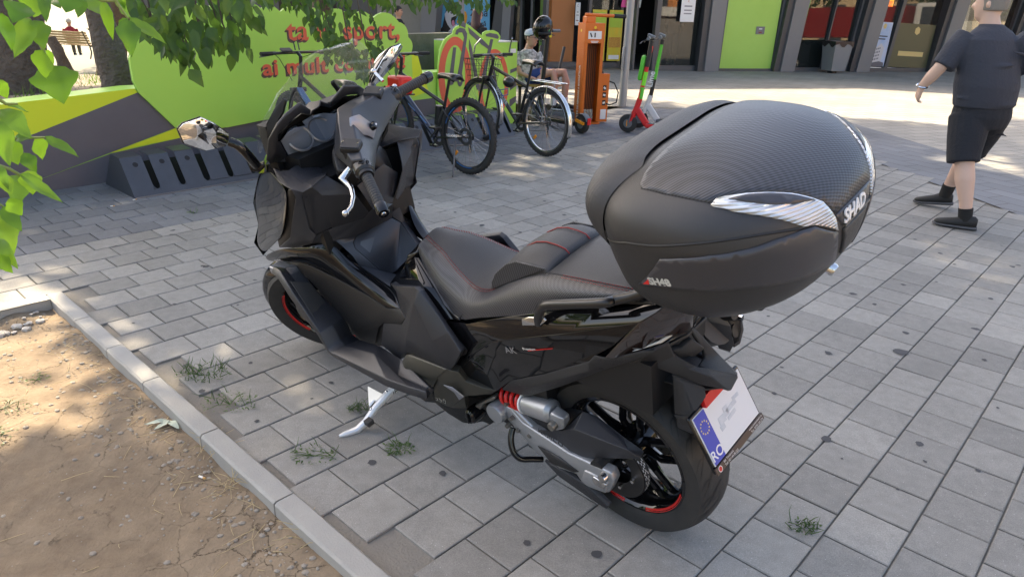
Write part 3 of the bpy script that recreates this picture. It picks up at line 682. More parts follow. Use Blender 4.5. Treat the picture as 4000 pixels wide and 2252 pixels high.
for k, c in enumerate(((.6, .03, .25), (.2, .5, .03), (.75, .3, .02), (.55, .02, .05), (.75, .75, .7))):
    fbox("sign_stripe", -.80 + .09 * k - .05, -.70 + .09 * k, .77, .79, 1.42 + .04 * (k % 2), 1.78, mat("promo%d" % k, c, .4), .1, pr)
# litter bin by the window
mat("bin_grey", (.20, .21, .22), .5); mat("bin_side", (.075, .105, .12), .4); mat("bag", (.02, .02, .022), .25)
bn = empty("litter_bin", fp(4.72, -.45, 0), FA); tag(bn, "grey tapered litter bin lined with a black bag by the shop window", "litter bin")
MB().add([(-.20, -.20, .06), (.20, -.20, .06), (.20, .20, .06), (-.20, .20, .06), (-.26, -.26, .76), (.26, -.26, .76), (.26, .26, .76), (-.26, .26, .76)], [(0, 3, 2, 1), (0, 1, 5, 4), (1, 2, 6, 5), (2, 3, 7, 6), (3, 0, 4, 7)]).build("bin_body", MAT["bin_grey"], bn, 0, bevel=.006, solid=.008)
MB().box((-.02, 0, .03), (.12, .2, .06)).build("bin_foot", MAT["ink"], bn)
bgm = MB(); pts = []
for k in range(24):
    a = 2 * math.pi * k / 24; q = max(abs(math.cos(a)), abs(math.sin(a))); pts.append((.268 * math.cos(a) / q, .268 * math.sin(a) / q))
bgm.add([(x, y, .772) for x, y in pts] + [(x * 1.0, y * 1.0, .67 + .05 * math.sin(i * 1.7)) for i, (x, y) in enumerate(pts)], [(k, (k + 1) % 24, 24 + (k + 1) % 24, 24 + k) for k in range(24)])
bgm.build("bin_bag", MAT["bag"], bn, 40)
# fire-red arch and grey low wall beyond the sign
ra = empty("red_arch"); tag(ra, "red rounded metal arch behind the mossy concrete wall", "bike stand")
MB().tube([lp(4.38 + .42 * math.cos(rad(a)), -3.2, .35 + .52 * math.sin(rad(a))) for a in range(0, 181, 15)], .05, 8).build("arch_tube", MAT["red"], ra)

# ------------------------------------------------------------------ painted wall with the cloud-shaped sign
mat("paint_lime", (.62, .72, .03), .5); mat("paint_green", (.36, .66, .09), .5, var=(1.2, .4, (.39, .69, .105)), coord='Object'); mat("paint_grey", (.098, .094, .108), .55, var=(5, .6, (.115, .11, .125)))
mat("paint_red", (.70, .12, .06), .5); mat("letter_shadow", (.10, .055, .05), .5); mat("board_edge", (.16, .33, .05), .6); mat("wall_top", (.5, .5, .47), .7)
pw = empty("painted_wall"); tag(pw, "low planter wall painted in lime, green and dark grey slanted shapes", "wall")
def wbox(name, s0, s1, n0, n1, z0, z1, m, par):
    return MB().prism([wp(s0, n0, z0), wp(s1, n0, z0), wp(s1, n0, z1), wp(s0, n0, z1)], tB * (n1 - n0)).build(name, m, par, 0)
def wpoly(name, pts, n0, t, m, par, bev=0):
    return MB().prism([wp(s, n0, z) for s, z in pts], tB * t).build(name, m, par, 0, bev)
wpoly("wall_body", [(-14, -.05), (4.3, -.05), (4.3, .70), (.33, .735), (-.63, .68), (-14, .60)], -.28, .28, MAT["paint_green"], pw)
wpoly("lime_shape", [(-14, .2), (-.44, .446), (.364, .704), (.34, .734), (-.63, .679), (-14, .60)], .0005, .002, MAT["paint_lime"], pw)
wpoly("grey_shape", [(-.446, .446), (.364, .702), (.627, .38), (.064, .232), (-.6, .06), (-1.1, .25)], .0035, .002, MAT["paint_grey"], pw)
wpoly("lime_wedge", [(.064, .229), (.633, .375), (.66, .36), (.95, .31), (.62, .285), (.32, .258)], .0025, .002, MAT["paint_lime"], pw)
wpoly("grey_shape", [(-14, -.04), (-.05, -.04), (.62, -.04), (3.66, -.04), (3.66, .42), (1.45, .37), (1.09, .338), (.62, .285), (.07, .225), (-.6, .06), (-1.1, .25), (-14, .1)], .0052, .002, MAT["paint_grey"], pw)
wpoly("lime_shape", [(3.31, .70), (3.31, .93), (3.40, .92), (3.47, .70), (3.56, .50), (3.31, .45)], .0062, .002, MAT["paint_lime"], pw)
MB().prism([wp(-14, -.28, .603), wp(-.63, -.28, .682), wp(-.63, .004, .682), wp(-14, .004, .603)], (0, 0, .006)).build("wall_cap", MAT["wall_top"], pw, 0)
sg = empty("cloud_sign"); tag(sg, "green cloud-edged sign board with orange Romanian lettering", "sign board")
edge = [(.62, .385), (.364, .70), (.335, .80), (.335, .98), (.40, 1.12)]
bx = [(.40, 1.12), (.52, 1.27), (.80, 1.345), (1.05, 1.37), (1.29, 1.375), (1.55, 1.372), (1.74, 1.345), (2.00, 1.335), (2.23, 1.335), (2.52, 1.30), (2.80, 1.295), (3.137, 1.255), (3.26, 1.10), (3.30, .94)]
for a, b in zip(bx[:-1], bx[1:]):
    for k in range(1, 7):
        t = k / 6; d = Vector((b[0] - a[0], b[1] - a[1])); nn = Vector((-d.y, d.x)).normalized(); h = .22 * d.length * 4 * t * (1 - t)
        edge.append((a[0] + d.x * t + nn.x * h, a[1] + d.y * t + nn.y * h))
edge += [(3.31, .41), (1.45, .372), (1.09, .34)]
wpoly("board", edge, .008, .022, MAT["paint_green"], sg)
wpoly("board_back", [(s, z - .002) for s, z in edge], -.012, .019, MAT["board_edge"], sg)
def wtext(t, s, z, size, xs, par, bold=.005):
    F_ = frame(wp(s, .0312, z), tA, (0, 0, 1)); w = []
    for nm, m, dx, dz, dn in (("letter_shadow", MAT["letter_shadow"], -.020, -.020, 0), ("letter_shadow", MAT["letter_shadow"], -.010, -.010, .001), ("lettering", MAT["paint_red"], 0, 0, .002)):
        text_obj(nm, t, size, m, par, F_ @ Matrix.Translation((dx, dz, dn)), .0004, bold=bold, xs=xs, spacing=1.05)
def text_width(t, size, bold, spacing=1.05):
    o = text_obj("tmp", t, size, None, raw=True, bold=bold, spacing=spacing); bpy.context.view_layer.update(); w = o.dimensions.x; bpy.data.objects.remove(o); return w
for t, s0, s1, z, size in (("Bicicleta", .52, 1.66, 1.088, .205), ("ta în sport,", 1.79, 3.145, 1.095, .255), ("ai mult comfort!", 1.50, 3.205, .785, .205)):
    if t == "Bicicleta": continue
    wtext(t, s0, z, size, (s1 - s0) / text_width(t, size, .005), sg)
# leftovers of the upper line that show through the hanging leaves
wtext("G", .86, 1.13, .17, 1.0, sg); wtext("e", 1.22, 1.12, .17, 1.0, sg)
# mossy concrete wall between sign and bicycle board
cw = empty("concrete_wall"); tag(cw, "short mossy concrete wall behind the boards", "wall")
mat("moss_concrete", (.16, .155, .125), .9, bump=(40, .004), var=(6, .7, (.075, .085, .05)), coord='Object')
wpoly("wall_block", [(3.0, -.05), (5.0, -.05), (5.0, 1.07), (3.0, 1.07)], -1.3, .25, MAT["moss_concrete"], cw)
# --- bicycle-shaped board at the wall's end
bb = empty("bicycle_board"); tag(bb, "green cut-out board painted with a grey and orange bicycle", "sign board")
ol = [(3.66, .02), (3.676, .54), (3.68, .709), (3.696, .842), (3.717, .954), (3.778, 1.057), (3.853, 1.102), (3.919, 1.128), (3.928, 1.167), (3.966, 1.2), (4.023, 1.219), (4.07, 1.238), (4.119, 1.242), (4.177, 1.218), (4.397, 1.094), (4.412, 1.132), (4.468, 1.154), (4.592, 1.158), (4.666, 1.133), (4.707, 1.09), (4.708, 1.055), (4.679, 1.031), (4.64, 1.0), (4.9, .9), (4.9, .02)]
wpoly("board", ol, .012, .025, MAT["paint_green"], bb, .003)
N0 = .0375
def ring(name, c, ro, ri, m, n, a0=0, a1=360, par=bb):
    k = 40; A = [rad(a0 + (a1 - a0) * i / k) for i in range(k + 1)]
    o = [wp(c[0] + ro[0] * math.cos(a), n, c[1] + ro[1] * math.sin(a)) for a in A]; i_ = [wp(c[0] + ri[0] * math.cos(a), n, c[1] + ri[1] * math.sin(a)) for a in A]
    return MB().add(o + i_, [(q, q + 1, k + 2 + q, k + 1 + q) for q in range(k)]).build(name, m, par, 0, solid=.002)
ring("painted_tyre", (3.945, .655), (.262, .44), (.165, .345), MAT["paint_red"], N0); ring("painted_tyre", (4.60, .50), (.27, .44), (.20, .36), MAT["paint_red"], N0)
g1 = MAT["paint_grey"]
for nm, pts in (("painted_fork", [(3.947, 1.121), (3.966, 1.167), (4.023, 1.193), (4.1, 1.179), (4.138, 1.125), (4.133, 1.071), (4.059, .705), (4.045, .62), (3.97, .62), (3.991, .694), (4.09, 1.085), (4.061, 1.139), (4.004, 1.14), (3.984, 1.114)]),
                ("painted_fork", [(3.917, .978), (3.964, .974), (3.924, .732), (3.914, .643), (4.0, .638), (3.99, .59), (3.913, .588), (3.913, .56), (3.865, .549), (3.847, .633)]),
                ("painted_tube", [(4.153, 1.198), (4.408, 1.046), (4.512, .974), (4.512, .932), (4.378, .998), (4.177, 1.124)]), ("painted_saddle", [(4.442, 1.114), (4.519, 1.129), (4.645, 1.112), (4.678, 1.076), (4.657, 1.056), (4.572, 1.074), (4.458, 1.09)]),
                ("painted_tube", [(4.531, 1.058), (4.578, 1.053), (4.40, .45), (4.33, .45)]), ("painted_tube", [(4.172, 1.064), (4.207, .988), (4.36, .50), (4.29, .50), (4.168, .962)]), ("painted_stem", [(4.023, 1.25), (4.119, 1.242), (4.109, 1.185), (4.033, 1.212)]),
                ("painted_tube", [(4.30, .52), (4.64, .52), (4.64, .47), (4.30, .47)]), ("painted_tube", [(4.52, .9), (4.56, .88), (4.66, .52), (4.62, .5)])):
    wpoly(nm, pts, N0 + .002, .002, g1, bb)
ring("painted_hub", (4.02, .612), (.046, .085), (.018, .035), g1, N0 + .0045); ring("painted_hub", (4.61, .50), (.05, .075), (.0, .0), g1, N0 + .0045)
wbox("support_post", 4.03, 4.10, .0, .035, 1.2, 2.4, MAT["clad_grey"], bb)
be_ = empty("planter_end"); tag(be_, "green painted end block of the planter with a small white sticker", "planter")
wbox("block", 4.30, 5.06, -.75, .0, -.02, 1.01, MAT["paint_green"], be_); wbox("block_cap", 4.30, 5.06, -.75, .0, 1.011, 1.022, MAT["wall_top"], be_)
wbox("sticker", 4.932, 5.033, .001, .003, .88, .931, MAT["notice_white"], be_)
for z0, z1, z2, z3 in ((.62, .66, .72, .70), (.40, .47, .56, .52), (.18, .27, .36, .32)): wpoly("painted_stripe", [(4.90, z0), (5.058, z1), (5.058, z2 - .02), (4.90, z3 - .03)], .001, .002, g1, be_)

# ------------------------------------------------------------------ steel bicycle racks
mat("rack_steel", (.075, .082, .095), .42, metal=.3, var=(6, .6, (.055, .06, .07)), bump=(60, .0006)); mat("rack_edge", (.22, .22, .23), .45, metal=.5); mat("slot_dark", (.01, .01, .011), .7)
def rack(s0, count, lab, pitch=.2045):
    o = empty("bicycle_rack"); tag(o, lab, "bicycle rack", "wedge bicycle racks along the painted wall")
    A_, B_, C_, D_ = (.735, .0), (.53, .283), (.35, .292), (.10, .0); L = pitch * count + .04
    def lerp(p, q, t): return (p[0] + (q[0] - p[0]) * t, p[1] + (q[1] - p[1]) * t)
    m = MB()
    def quad(sa, sb, p, q): m.add([wp(sa, p[0], p[1]), wp(sb, p[0], p[1]), wp(sb, q[0], q[1]), wp(sa, q[0], q[1])], [(0, 1, 2, 3)])
    lo = lerp(A_, B_, .16)
    quad(s0, s0 + L, A_, lo)
    x = s0
    for k in range(count + 1):
        e = (s0 + (k + .78) * pitch) if k < count else s0 + L
        quad(x, e, lo, B_); quad(x, e, B_, C_)
        if k < count:
            sl = .052
            # rounded foot of the slot
            for q in range(6):
                a0, a1 = math.pi * q / 6, math.pi * (q + 1) / 6
                c = e + sl / 2
                p0 = (c - sl / 2 * math.cos(a0), .16 + .10 * (1 - math.sin(a0))); p1 = (c - sl / 2 * math.cos(a1), .16 + .10 * (1 - math.sin(a1)))
                u0, u1 = lerp(A_, B_, p0[1]), lerp(A_, B_, p1[1]); b0, b1 = lo, lo
                m.add([wp(p0[0], *b0), wp(p1[0], *b1), wp(p1[0], *u1), wp(p0[0], *u0)], [(0, 1, 2, 3)])
            x = e + sl
    m.build("rack_plate", MAT["rack_steel"], o, 0, solid=.006)
    for s in (s0, s0 + L): MB().prism([wp(s, *p) for p in (A_, B_, C_, D_)], tA * (.006 if s > s0 else -.006)).build("rack_end", MAT["rack_steel"], o, 0)
    MB().beam(wp(s0, .737, .004), wp(s0 + L, .737, .004), .012, .008).build("rack_edge", MAT["rack_edge"], o)
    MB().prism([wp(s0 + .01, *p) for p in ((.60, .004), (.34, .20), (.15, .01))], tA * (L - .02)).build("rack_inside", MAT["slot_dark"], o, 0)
    fnrm = Vector((0, 0, 0)) + tB * .283 + Vector((0, 0, .205)); fnrm.normalize()
    for k in range(count):
        c = lerp(A_, B_, .80); cc = wp(s0 + (k + .55) * pitch - .02, *c) + fnrm * .0008; y = fnrm.cross(tA)
        MB().add([cc + (tA * math.cos(a) + y * math.sin(a)) * .021 for a in [2 * math.pi * q / 14 for q in range(14)]], [tuple(range(14))]).build("painted_hole", MAT["slot_dark"], o, 0)  # flat dark disc: the shade inside the hole is put into its colour
    for k in range(count):
        c = wp(s0 + k * pitch + .02, .40, .2935)
    return o
rack(-.04, 10, "scratched dark steel bicycle rack at the left, partly behind the scooter"); rack(2.20, 10, "dark steel bicycle rack holding the bicycles in front of the bicycle board")

# ------------------------------------------------------------------ bicycles
mat("bike_black", (.012, .012, .013), .35, coat=.3); mat("bike_blue", (.02, .12, .32), .35, coat=.4); mat("bike_dark_blue", (.008, .016, .045), .3, coat=.5); mat("bike_tyre", (.025, .024, .023), .75, bump=(160, .002)); mat("steel_bright", (.55, .55, .55), .25, metal=1.0); mat("steel_dark", (.12, .12, .12), .35, metal=.8); mat("orange_lens", (.85, .30, .02), .3); mat("grip_black", (.015, .015, .015), .7); mat("rim_black", (.02, .02, .021), .4)
def bike(loc, hd, label, wb=1.08, R=.345, frame_m="bike_black", accent=None, rim="rim_black", bar_z=1.02, bar_w=.34, saddle_z=.90, fenders=False, basket=False, carrier=False, fat=.024, shock=False, kick=True, steer=0, rise=0, knobs=True):
    root = empty("bicycle", loc, rad(hd)); tag(root, label, "bicycle", "bicycles standing in the rack")
    fm = MAT[frame_m]; ac = MAT[accent] if accent else fm
    st = empty("steering", parent=root)
    hx = wb - .16; head_lo, head_hi = Vector((wb - .135, 0, R + .36)), Vector((wb - .185, 0, R + .50))
    st.matrix_local = Matrix.Translation((wb - .15, 0, 0)) @ Matrix.Rotation(rad(steer), 4, 'Z') @ Matrix.Translation((-(wb - .15), 0, 0))
    def wheel_(x, par, name):
        w = empty(name, parent=par); w.location = (x, 0, R)
        t = MB(); t.lathe([(R - fat + fat * math.cos(a), fat * math.sin(a) * .95) for a in [rad(-140 + 280 * k / 10) for k in range(11)]], (0, 0, 0), 'Y', 40)
        t.build("tyre", MAT["bike_tyre"], w, 60)
        if knobs:
            kb = MB()
            for i in range(52):
                a = 2 * math.pi * i / 52
                for y, dr in ((-.012, -.004), (.012, -.004), (0, 0)):
                    aa = a + (.06 if y == 0 else 0); rr = R + dr + .001; ca, sa = math.cos(aa), math.sin(aa)
                    kb.box((rr * ca, y, rr * sa), (.006, .009, .012), Matrix.Rotation(-aa, 3, 'Y'))
            q = kb.build("tyre_knob", MAT["bike_tyre"], w, 0, fix=False); q["kind"] = "stuff"
        rr = R - 2 * fat + .004
        MB().lathe([(rr, .011), (rr - .002, .013), (rr - .018, .010), (rr - .020, 0), (rr - .018, -.010), (rr - .002, -.013), (rr, -.011)], (0, 0, 0), 'Y', 40).build("rim", MAT[rim], w, 50)
        if accent and rim == "rim_black":
            for a0 in (.3, 2.4, 4.5): MB().lathe([(rr - .003, .0142), (rr - .013, .0125)], (0, 0, 0), 'Y', 8, a0=a0, a1=a0 + .7).lathe([(rr - .003, -.0142), (rr - .013, -.0125)], (0, 0, 0), 'Y', 8, a0=a0, a1=a0 + .7).build("rim_stripe", MAT["bike_blue"], w, 0)
        sp = MB()
        for i in range(30):
            a = 2 * math.pi * i / 30; sgn = 1 if i % 2 else -1; b = a + (.5 if (i // 2) % 2 else -.5)
            sp.tube([(.018 * math.cos(b), sgn * .022, .018 * math.sin(b)), ((rr - .016) * math.cos(a), 0, (rr - .016) * math.sin(a))], .0011, 4, cap=False)
        q = sp.build("spokes", MAT["steel_bright"], w, 60, fix=False); q["kind"] = "stuff"
        MB().lathe([(0, .05), (.008, .05), (.016, .03), (.012, 0), (.016, -.03), (.008, -.05), (0, -.05)], (0, 0, 0), 'Y', 12).build("hub", MAT["steel_dark"], w)
        q = MB().box((.15, .0, -.17), (.045, .016, .028), Matrix.Rotation(rad(48), 3, 'Y')).build("spoke_reflector", MAT["orange_lens"], w, bevel=.004)
        return w
    rwh = wheel_(0, root, "rear_wheel"); fwh = wheel_(wb, st, "front_wheel")
    if shock or rim == "rim_black":
        for w, s in ((rwh, 1), (fwh, 1)): MB().lathe([(.05, .03), (.08, .03), (.08, .033), (.05, .033)], (0, 0, 0), 'Y', 24, closed=True).build("brake_disc", MAT["steel_dark"], w)
    MB().lathe([(.02, -.035), (.05, -.034), (.05, -.03), (.042, -.028), (.03, -.04)], (0, 0, 0), 'Y', 18).build("sprocket", MAT["steel_dark"], rwh)
    bbk = Vector((.43, 0, R - .06)); sl = Vector((.30, 0, saddle_z - .28)); sh_ = Vector((.235, 0, saddle_z - .04))
    MB().tube([head_lo + Vector((0, 0, .02)), bbk], .021 if not shock else .027, 12).build("down_tube", ac, root)
    MB().tube([head_hi - Vector((0, 0, .02)), sl + Vector((0, 0, .02))], .018, 12).build("top_tube", fm, root)
    MB().tube([bbk, sl], .017, 12).build("seat_tube", fm, root); MB().tube([sl, sh_], .0135, 10).build("seat_post", MAT["bike_black"], root)
    MB().tube([head_lo, head_hi], .021, 12).build("head_tube", fm, root)
    for s in (1, -1):
        MB().tube([(0, s * .062, R), (.38, s * .03, bbk.z)], .010, 8).build("chain_stay", fm, root); MB().tube([(0, s * .062, R), sl + Vector((.01, s * .02, -.02))], .009, 8).build("seat_stay", fm, root)
        MB().tube([(wb, s * .058, R), Vector((wb - .055, s * .058, R + .20)), Vector((wb - .11, s * .052, R + .36))], [.014, .019, .021] if shock else [.010, .013, .014], 10).build("fork_leg", MAT["bike_black"], st)
    MB().box((wb - .118, 0, R + .365), (.05, .15, .04)).build("fork_crown", MAT["bike_black"], st, bevel=.008)
    bc = Vector((wb - .235, 0, bar_z))
    MB().tube([head_hi, Vector((wb - .205, 0, bar_z - .03)), Vector((wb - .16, 0, bar_z))], .016, 10).build("stem", MAT["bike_black"], st)
    bxp = wb - .15
    bp = [(bxp - .05, bar_w, bar_z + rise), (bxp - .02, bar_w * .5, bar_z + rise), (bxp, bar_w * .22, bar_z), (bxp, -bar_w * .22, bar_z), (bxp - .02, -bar_w * .5, bar_z + rise), (bxp - .05, -bar_w, bar_z + rise)]
    MB().tube(bp, .0125, 10).build("handlebar", MAT["bike_black"] if rim == "rim_black" else MAT["steel_dark"], st)
    for s in (1, -1):
        e = Vector((bxp - .05, s * bar_w, bar_z + rise)); d = Vector((.03, -s * .17, 0)).normalized()
        MB().tube([e, e + d * .12], .017, 10).build("grip", MAT["grip_black"], st)
        MB().tube([e + d * .17 + Vector((.02, 0, -.005)), e + d * .12 + Vector((.055, 0, -.02)), e + d * .02 + Vector((.06, 0, -.03))], .005, 6).build("brake_lever", MAT["steel_dark"], st)
        MB().box(e + d * .15 + Vector((.015, 0, .0)), (.03, .03, .03)).build("shifter", MAT["bike_black"], st, bevel=.006)
        MB().tube([e + d * .15 + Vector((.03, 0, 0)), Vector((wb - .02, s * .10, bar_z - .06)), Vector((wb - .08, s * .03, R + .44))], .003, 5).build("cable", MAT["bike_black"], st)
    sd = MB(); prof = [(-.135, .072, .0), (-.11, .078, .012), (-.05, .058, .018), (.03, .03, .014), (.10, .019, .010), (.135, .012, .0)]
    rows = []
    for x, w, z in prof: rows.append([(x, w * u, z - .045 * abs(u) ** 2.4) for u in (-1, -.7, -.35, 0, .35, .7, 1)])
    sd.add([p for r in rows for p in r], [(i * 7 + k, i * 7 + k + 1, (i + 1) * 7 + k + 1, (i + 1) * 7 + k) for i in range(5) for k in range(6)])
    q = sd.build("saddle", MAT["bike_black"], root, 60, solid=.02); q.location = sh_ + Vector((.01, 0, .045))
    MB().tube([(0.33, 0, 0)], .01, 4) if 0 else None
    cr = MB().lathe([(.055, -.05), (.09, -.05), (.09, -.046), (.055, -.046)], bbk, 'Y', 24, closed=True).build("chainring", MAT["steel_dark"], root)
    for s, a in ((1, 2.4), (-1, 2.4 + math.pi)):
        e = bbk + Vector((.17 * math.cos(a), s * .07, .17 * math.sin(a)))
        MB().tube([bbk + Vector((0, s * .06, 0)), e], .009, 8).build("crank", MAT["steel_dark"], root); MB().box(e + Vector((0, s * .05, 0)), (.09, .08, .018)).build("pedal", MAT["bike_black"], root, bevel=.004)
    MB().tube([(0, -.045, R + .04), (.43, -.05, bbk.z + .085)], .004, 6).tube([(0, -.045, R - .09), (.43, -.05, bbk.z - .085)], .004, 6).build("chain", MAT["steel_dark"], root)
    MB().tube([(.01, -.055, R - .02), (.03, -.058, R - .12), (.02, -.058, R - .16)], .012, 6).build("derailleur", MAT["bike_black"], root)
    if kick: MB().tube([(.10, .065, R - .05), (.02, .17, .02), (.0, .20, .008)], [.010, .008, .007], 8).build("kickstand", MAT["steel_dark"], root)
    if shock:
        MB().tube([sl + Vector((.0, 0, -.02)), sl + Vector((.10, 0, -.20))], [.020, .028], 12).build("rear_shock", MAT["steel_dark"], root)
        MB().tube([sl + Vector((.07, 0, .0)), sl + Vector((.07, 0, -.0)) + Vector((.02, 0, -.17))], .035, 14).build("water_bottle", MAT["bike_black"], root)
    if fenders:
        for x, par, a0, a1 in ((0, root, -.3, 2.55), (wb, st, .55, 3.5)):
            f_ = MB(); k = 26; rws = []
            for i in range(k + 1):
                a = a0 + (a1 - a0) * i / k; rws.append([(x + (R + .022 - .010 * abs(u) ** 2) * -math.cos(a) * -1, .030 * u, R + (R + .022 - .010 * abs(u) ** 2) * math.sin(a)) for u in (-1, -.5, 0, .5, 1)])
            if x == 0: rws = [[(-(p[0]), p[1], p[2]) for p in r] for r in rws]
            f_.add([p for r in rws for p in r], [(i * 5 + q, i * 5 + q + 1, (i + 1) * 5 + q + 1, (i + 1) * 5 + q) for i in range(k) for q in range(4)])
            f_.build("mudguard", MAT["chrome"], par, 60, solid=.0015)
    if carrier:
        cz = R * 2 + .06
        for s in (1, -1):
            MB().tube([(.20, s * .05, cz), (-.24, s * .05, cz)], .005, 6).build("carrier_rail", MAT["chrome"], root); MB().tube([(0, s * .066, R), (-.06, s * .05, cz)], .004, 6).build("carrier_stay", MAT["chrome"], root)
        for q in range(4): MB().tube([(.15 - .12 * q, -.05, cz), (.15 - .12 * q, .05, cz)], .004, 6).build("carrier_bar", MAT["chrome"], root)
    if basket:
        bk = empty("basket", parent=st); bk.location = (wb - .02, 0, bar_z - .17)
        w = MB()
        for z, hx_, hy in ((.12, .125, .17), (.06, .115, .16), (.0, .105, .15), (-.06, .098, .14), (-.12, .09, .13)):
            pts = [(-hx_, -hy, z), (hx_, -hy, z), (hx_, hy, z), (-hx_, hy, z)]; w.tube(pts, .0035 if z == .12 else .002, 5, closed=True)
        for k in range(9):
            t = k / 8 * 2 - 1
            for s in (1, -1):
                w.tube([(.125 * t, s * .17, .12), (.09 * t, s * .13, -.12)], .0018, 4); w.tube([(s * .125, .17 * t, .12), (s * .09, .13 * t, -.12)], .0018, 4)
            w.tube([(.09 * t, -.13, -.12), (.09 * t, .13, -.12)], .0018, 4)
        w.build("basket_wire", MAT["bike_black"], bk, 60, fix=False)
    return root, st
bB, _s = bike((-.44, 6.45, 0), 140, "black and blue full suspension bicycle with kickstand just right of the scooter", accent="bike_dark_blue", shock=True, fat=.028, bar_z=1.0, saddle_z=.86, bar_w=.36)
for k in range(3):
    q = MB().tube([Vector((.93 - .16 * k, .024, .66 - .10 * k)), Vector((.84 - .16 * k, .026, .60 - .10 * k))], .006, 6).build("frame_decal", MAT["bike_blue"], bB)
text_obj("frame_lettering", "VELORS", .04, MAT["notice_white"], bB, frame((.20, .078, .325), (-1, 0, .05), (0, 0, 1)), .0005)
bC, sC = bike((.30, 7.37, 0), 132, "black bicycle with wire basket, chrome mudguards and rear carrier", wb=1.05, rim="steel_bright", fenders=True, basket=True, carrier=True, bar_z=.95, bar_w=.27, saddle_z=.93, kick=False, fat=.022)
for s in (1, -1): MB().tube([(.88, s * .25, .97), (.86, s * .25, 1.05), (.80, s * .22, 1.12)], .008, 8).build("bar_end_horn", MAT["steel_bright"], sC)
_q = MB().tube([(.62, -.02, .62), (.70, .025, .60), (.66, .03, .54), (.60, .0, .56)], .006, 6, closed=True).build("cable_lock", MAT["bike_blue"], bC)
text_obj("frame_lettering", "WINNER", .06, MAT["notice_white"], bC, frame((.78, .024, .60), (-.62, 0, -.55), (-.5, 0, .6)), .0005)
MB().sphere((.52, .06, .70), .07, 12, 8, 1.1, .8, .8).build("saddle_bag", MAT["bike_black"], bC)
bA, sA = bike((-1.27, 5.86, 0), 137, "dark bicycle with wide flat handlebar and blue frame seen through the windscreen", accent="bike_blue", frame_m="bike_black", shock=True, fat=.036, bar_z=1.03, bar_w=.37, saddle_z=.84, kick=False)
MB().box((.90, .12, 1.055), (.05, .10, .02), Matrix.Rotation(rad(-25), 3, 'Y')).build("bike_computer", MAT["steel_dark"], sA, bevel=.005)
for s in (1, -1): MB().tube([(.92, s * .02, 1.05), (.94, s * .02, 1.12), (.93, s * .06, 1.14)], .006, 6).build("phone_clamp", MAT["bike_black"], sA)
MB().tube([(.06, 0, .80), (-.30, 0, .80)], .008, 8).build("rear_rack", MAT["bike_black"], bA)
rb = empty("red_pannier", (-1.02, 6.30, 0), rad(137)); tag(rb, "red bag strapped behind the saddle of the bicycle behind the windscreen", "bag")
MB().box((0, 0, .80), (.20, .14, .15)).build("bag_body", MAT["red"], rb, bevel=.025, seg=3); MB().box((0, 0, .725), (.22, .15, .01)).build("bag_base", MAT["bike_black"], rb)
MB().tube([(0, 0, .72), (.12, 0, .40)], .008, 6).build("bag_strap", MAT["bike_black"], rb)

# ------------------------------------------------------------------ orange bicycle repair station
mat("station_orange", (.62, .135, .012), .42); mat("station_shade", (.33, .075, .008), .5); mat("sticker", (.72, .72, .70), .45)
rs_ = empty("repair_station", (.93, 9.62, 0), rad(22)); tag(rs_, "tall orange bicycle repair station with tools, arm and air pump", "repair station")
MB().box((.0, .0, .01), (.30, .24, .02)).build("base_plate", MAT["station_orange"], rs_, bevel=.002)
W2, D2 = .135, .10
for nm, c, sz in (("side_plate", (-W2, 0, .53), (.012, 2 * D2, 1.02)), ("side_plate", (W2, 0, .53), (.012, 2 * D2, 1.02)), ("back_plate", (0, D2, .53), (2 * W2, .012, 1.02)), ("front_panel", (0, -D2, 1.135), (2 * W2 + .012, .012, .23)), ("front_strip", (-.112, -D2, .53), (.034, .010, 1.0)), ("front_strip", (.112, -D2, .53), (.034, .010, 1.0)),
                 ("cap", (0, 0, 1.255), (2 * W2 + .014, 2 * D2 + .014, .014)), ("upper_side", (-W2, 0, 1.14), (.013, 2 * D2, .22)), ("upper_side", (W2, 0, 1.14), (.013, 2 * D2, .22)), ("upper_back", (0, D2, 1.14), (2 * W2, .013, .22)), ("inner_back", (0, .05, .55), (2 * W2 - .02, .012, 1.0))):
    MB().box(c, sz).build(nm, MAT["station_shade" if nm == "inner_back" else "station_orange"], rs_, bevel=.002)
MB().box((-.04, 0, 1.30), (.13, .12, .08)).build("arm_mount", MAT["station_orange"], rs_, bevel=.008)
MB().tube([(-.10, 0, 1.36), (.30, -.02, 1.35)], .022, 12).build("work_arm", MAT["station_orange"], rs_); MB().tube([(.30, -.02, 1.35), (.47, -.03, 1.345)], .026, 12).build("arm_sleeve", MAT["grip_black"], rs_)
for k in range(6):
    x = -.07 + .028 * k; MB().tube([(x, -.02, 1.0), (x + .004, -.03, .5), (x * .8, -.03, .16)], .004, 5).build("tool_cable", MAT["grip_black"], rs_); MB().tube([(x * .8, -.045, .19), (x * .8 + .006, -.05, .05)], .008, 6).build("tool", MAT["steel_bright"], rs_)
MB().box((.215, -.02, .33), (.13, .10, .62)).build("pump_box", MAT["station_orange"], rs_, bevel=.003); MB().tube([(.20, -.02, .64), (.20, -.02, .78)], .005, 6).tube([(.20, -.02, .64), (.20, -.02, .67)], .016, 8).build("pump_valve", MAT["steel_dark"], rs_)
hs = [Vector((.27, -.03, .55)), Vector((.36, -.06, .52)), Vector((.42, -.08, .40)), Vector((.40, -.08, .27)), Vector((.30, -.08, .24)), Vector((.25, -.07, .26))]
MB().tube(hs, .009, 8).build("pump_hose", MAT["grip_black"], rs_)
for z in (.46, .37, .27): MB().box((.215, -.0712, z), (.05, .002, .07)).build("pump_sticker", MAT["grip_black"], rs_); MB().box((.215, -.0732, z), (.024, .002, .036), Matrix.Rotation(z * 5, 3, 'Y')).build("pump_symbol", MAT["sticker"], rs_)
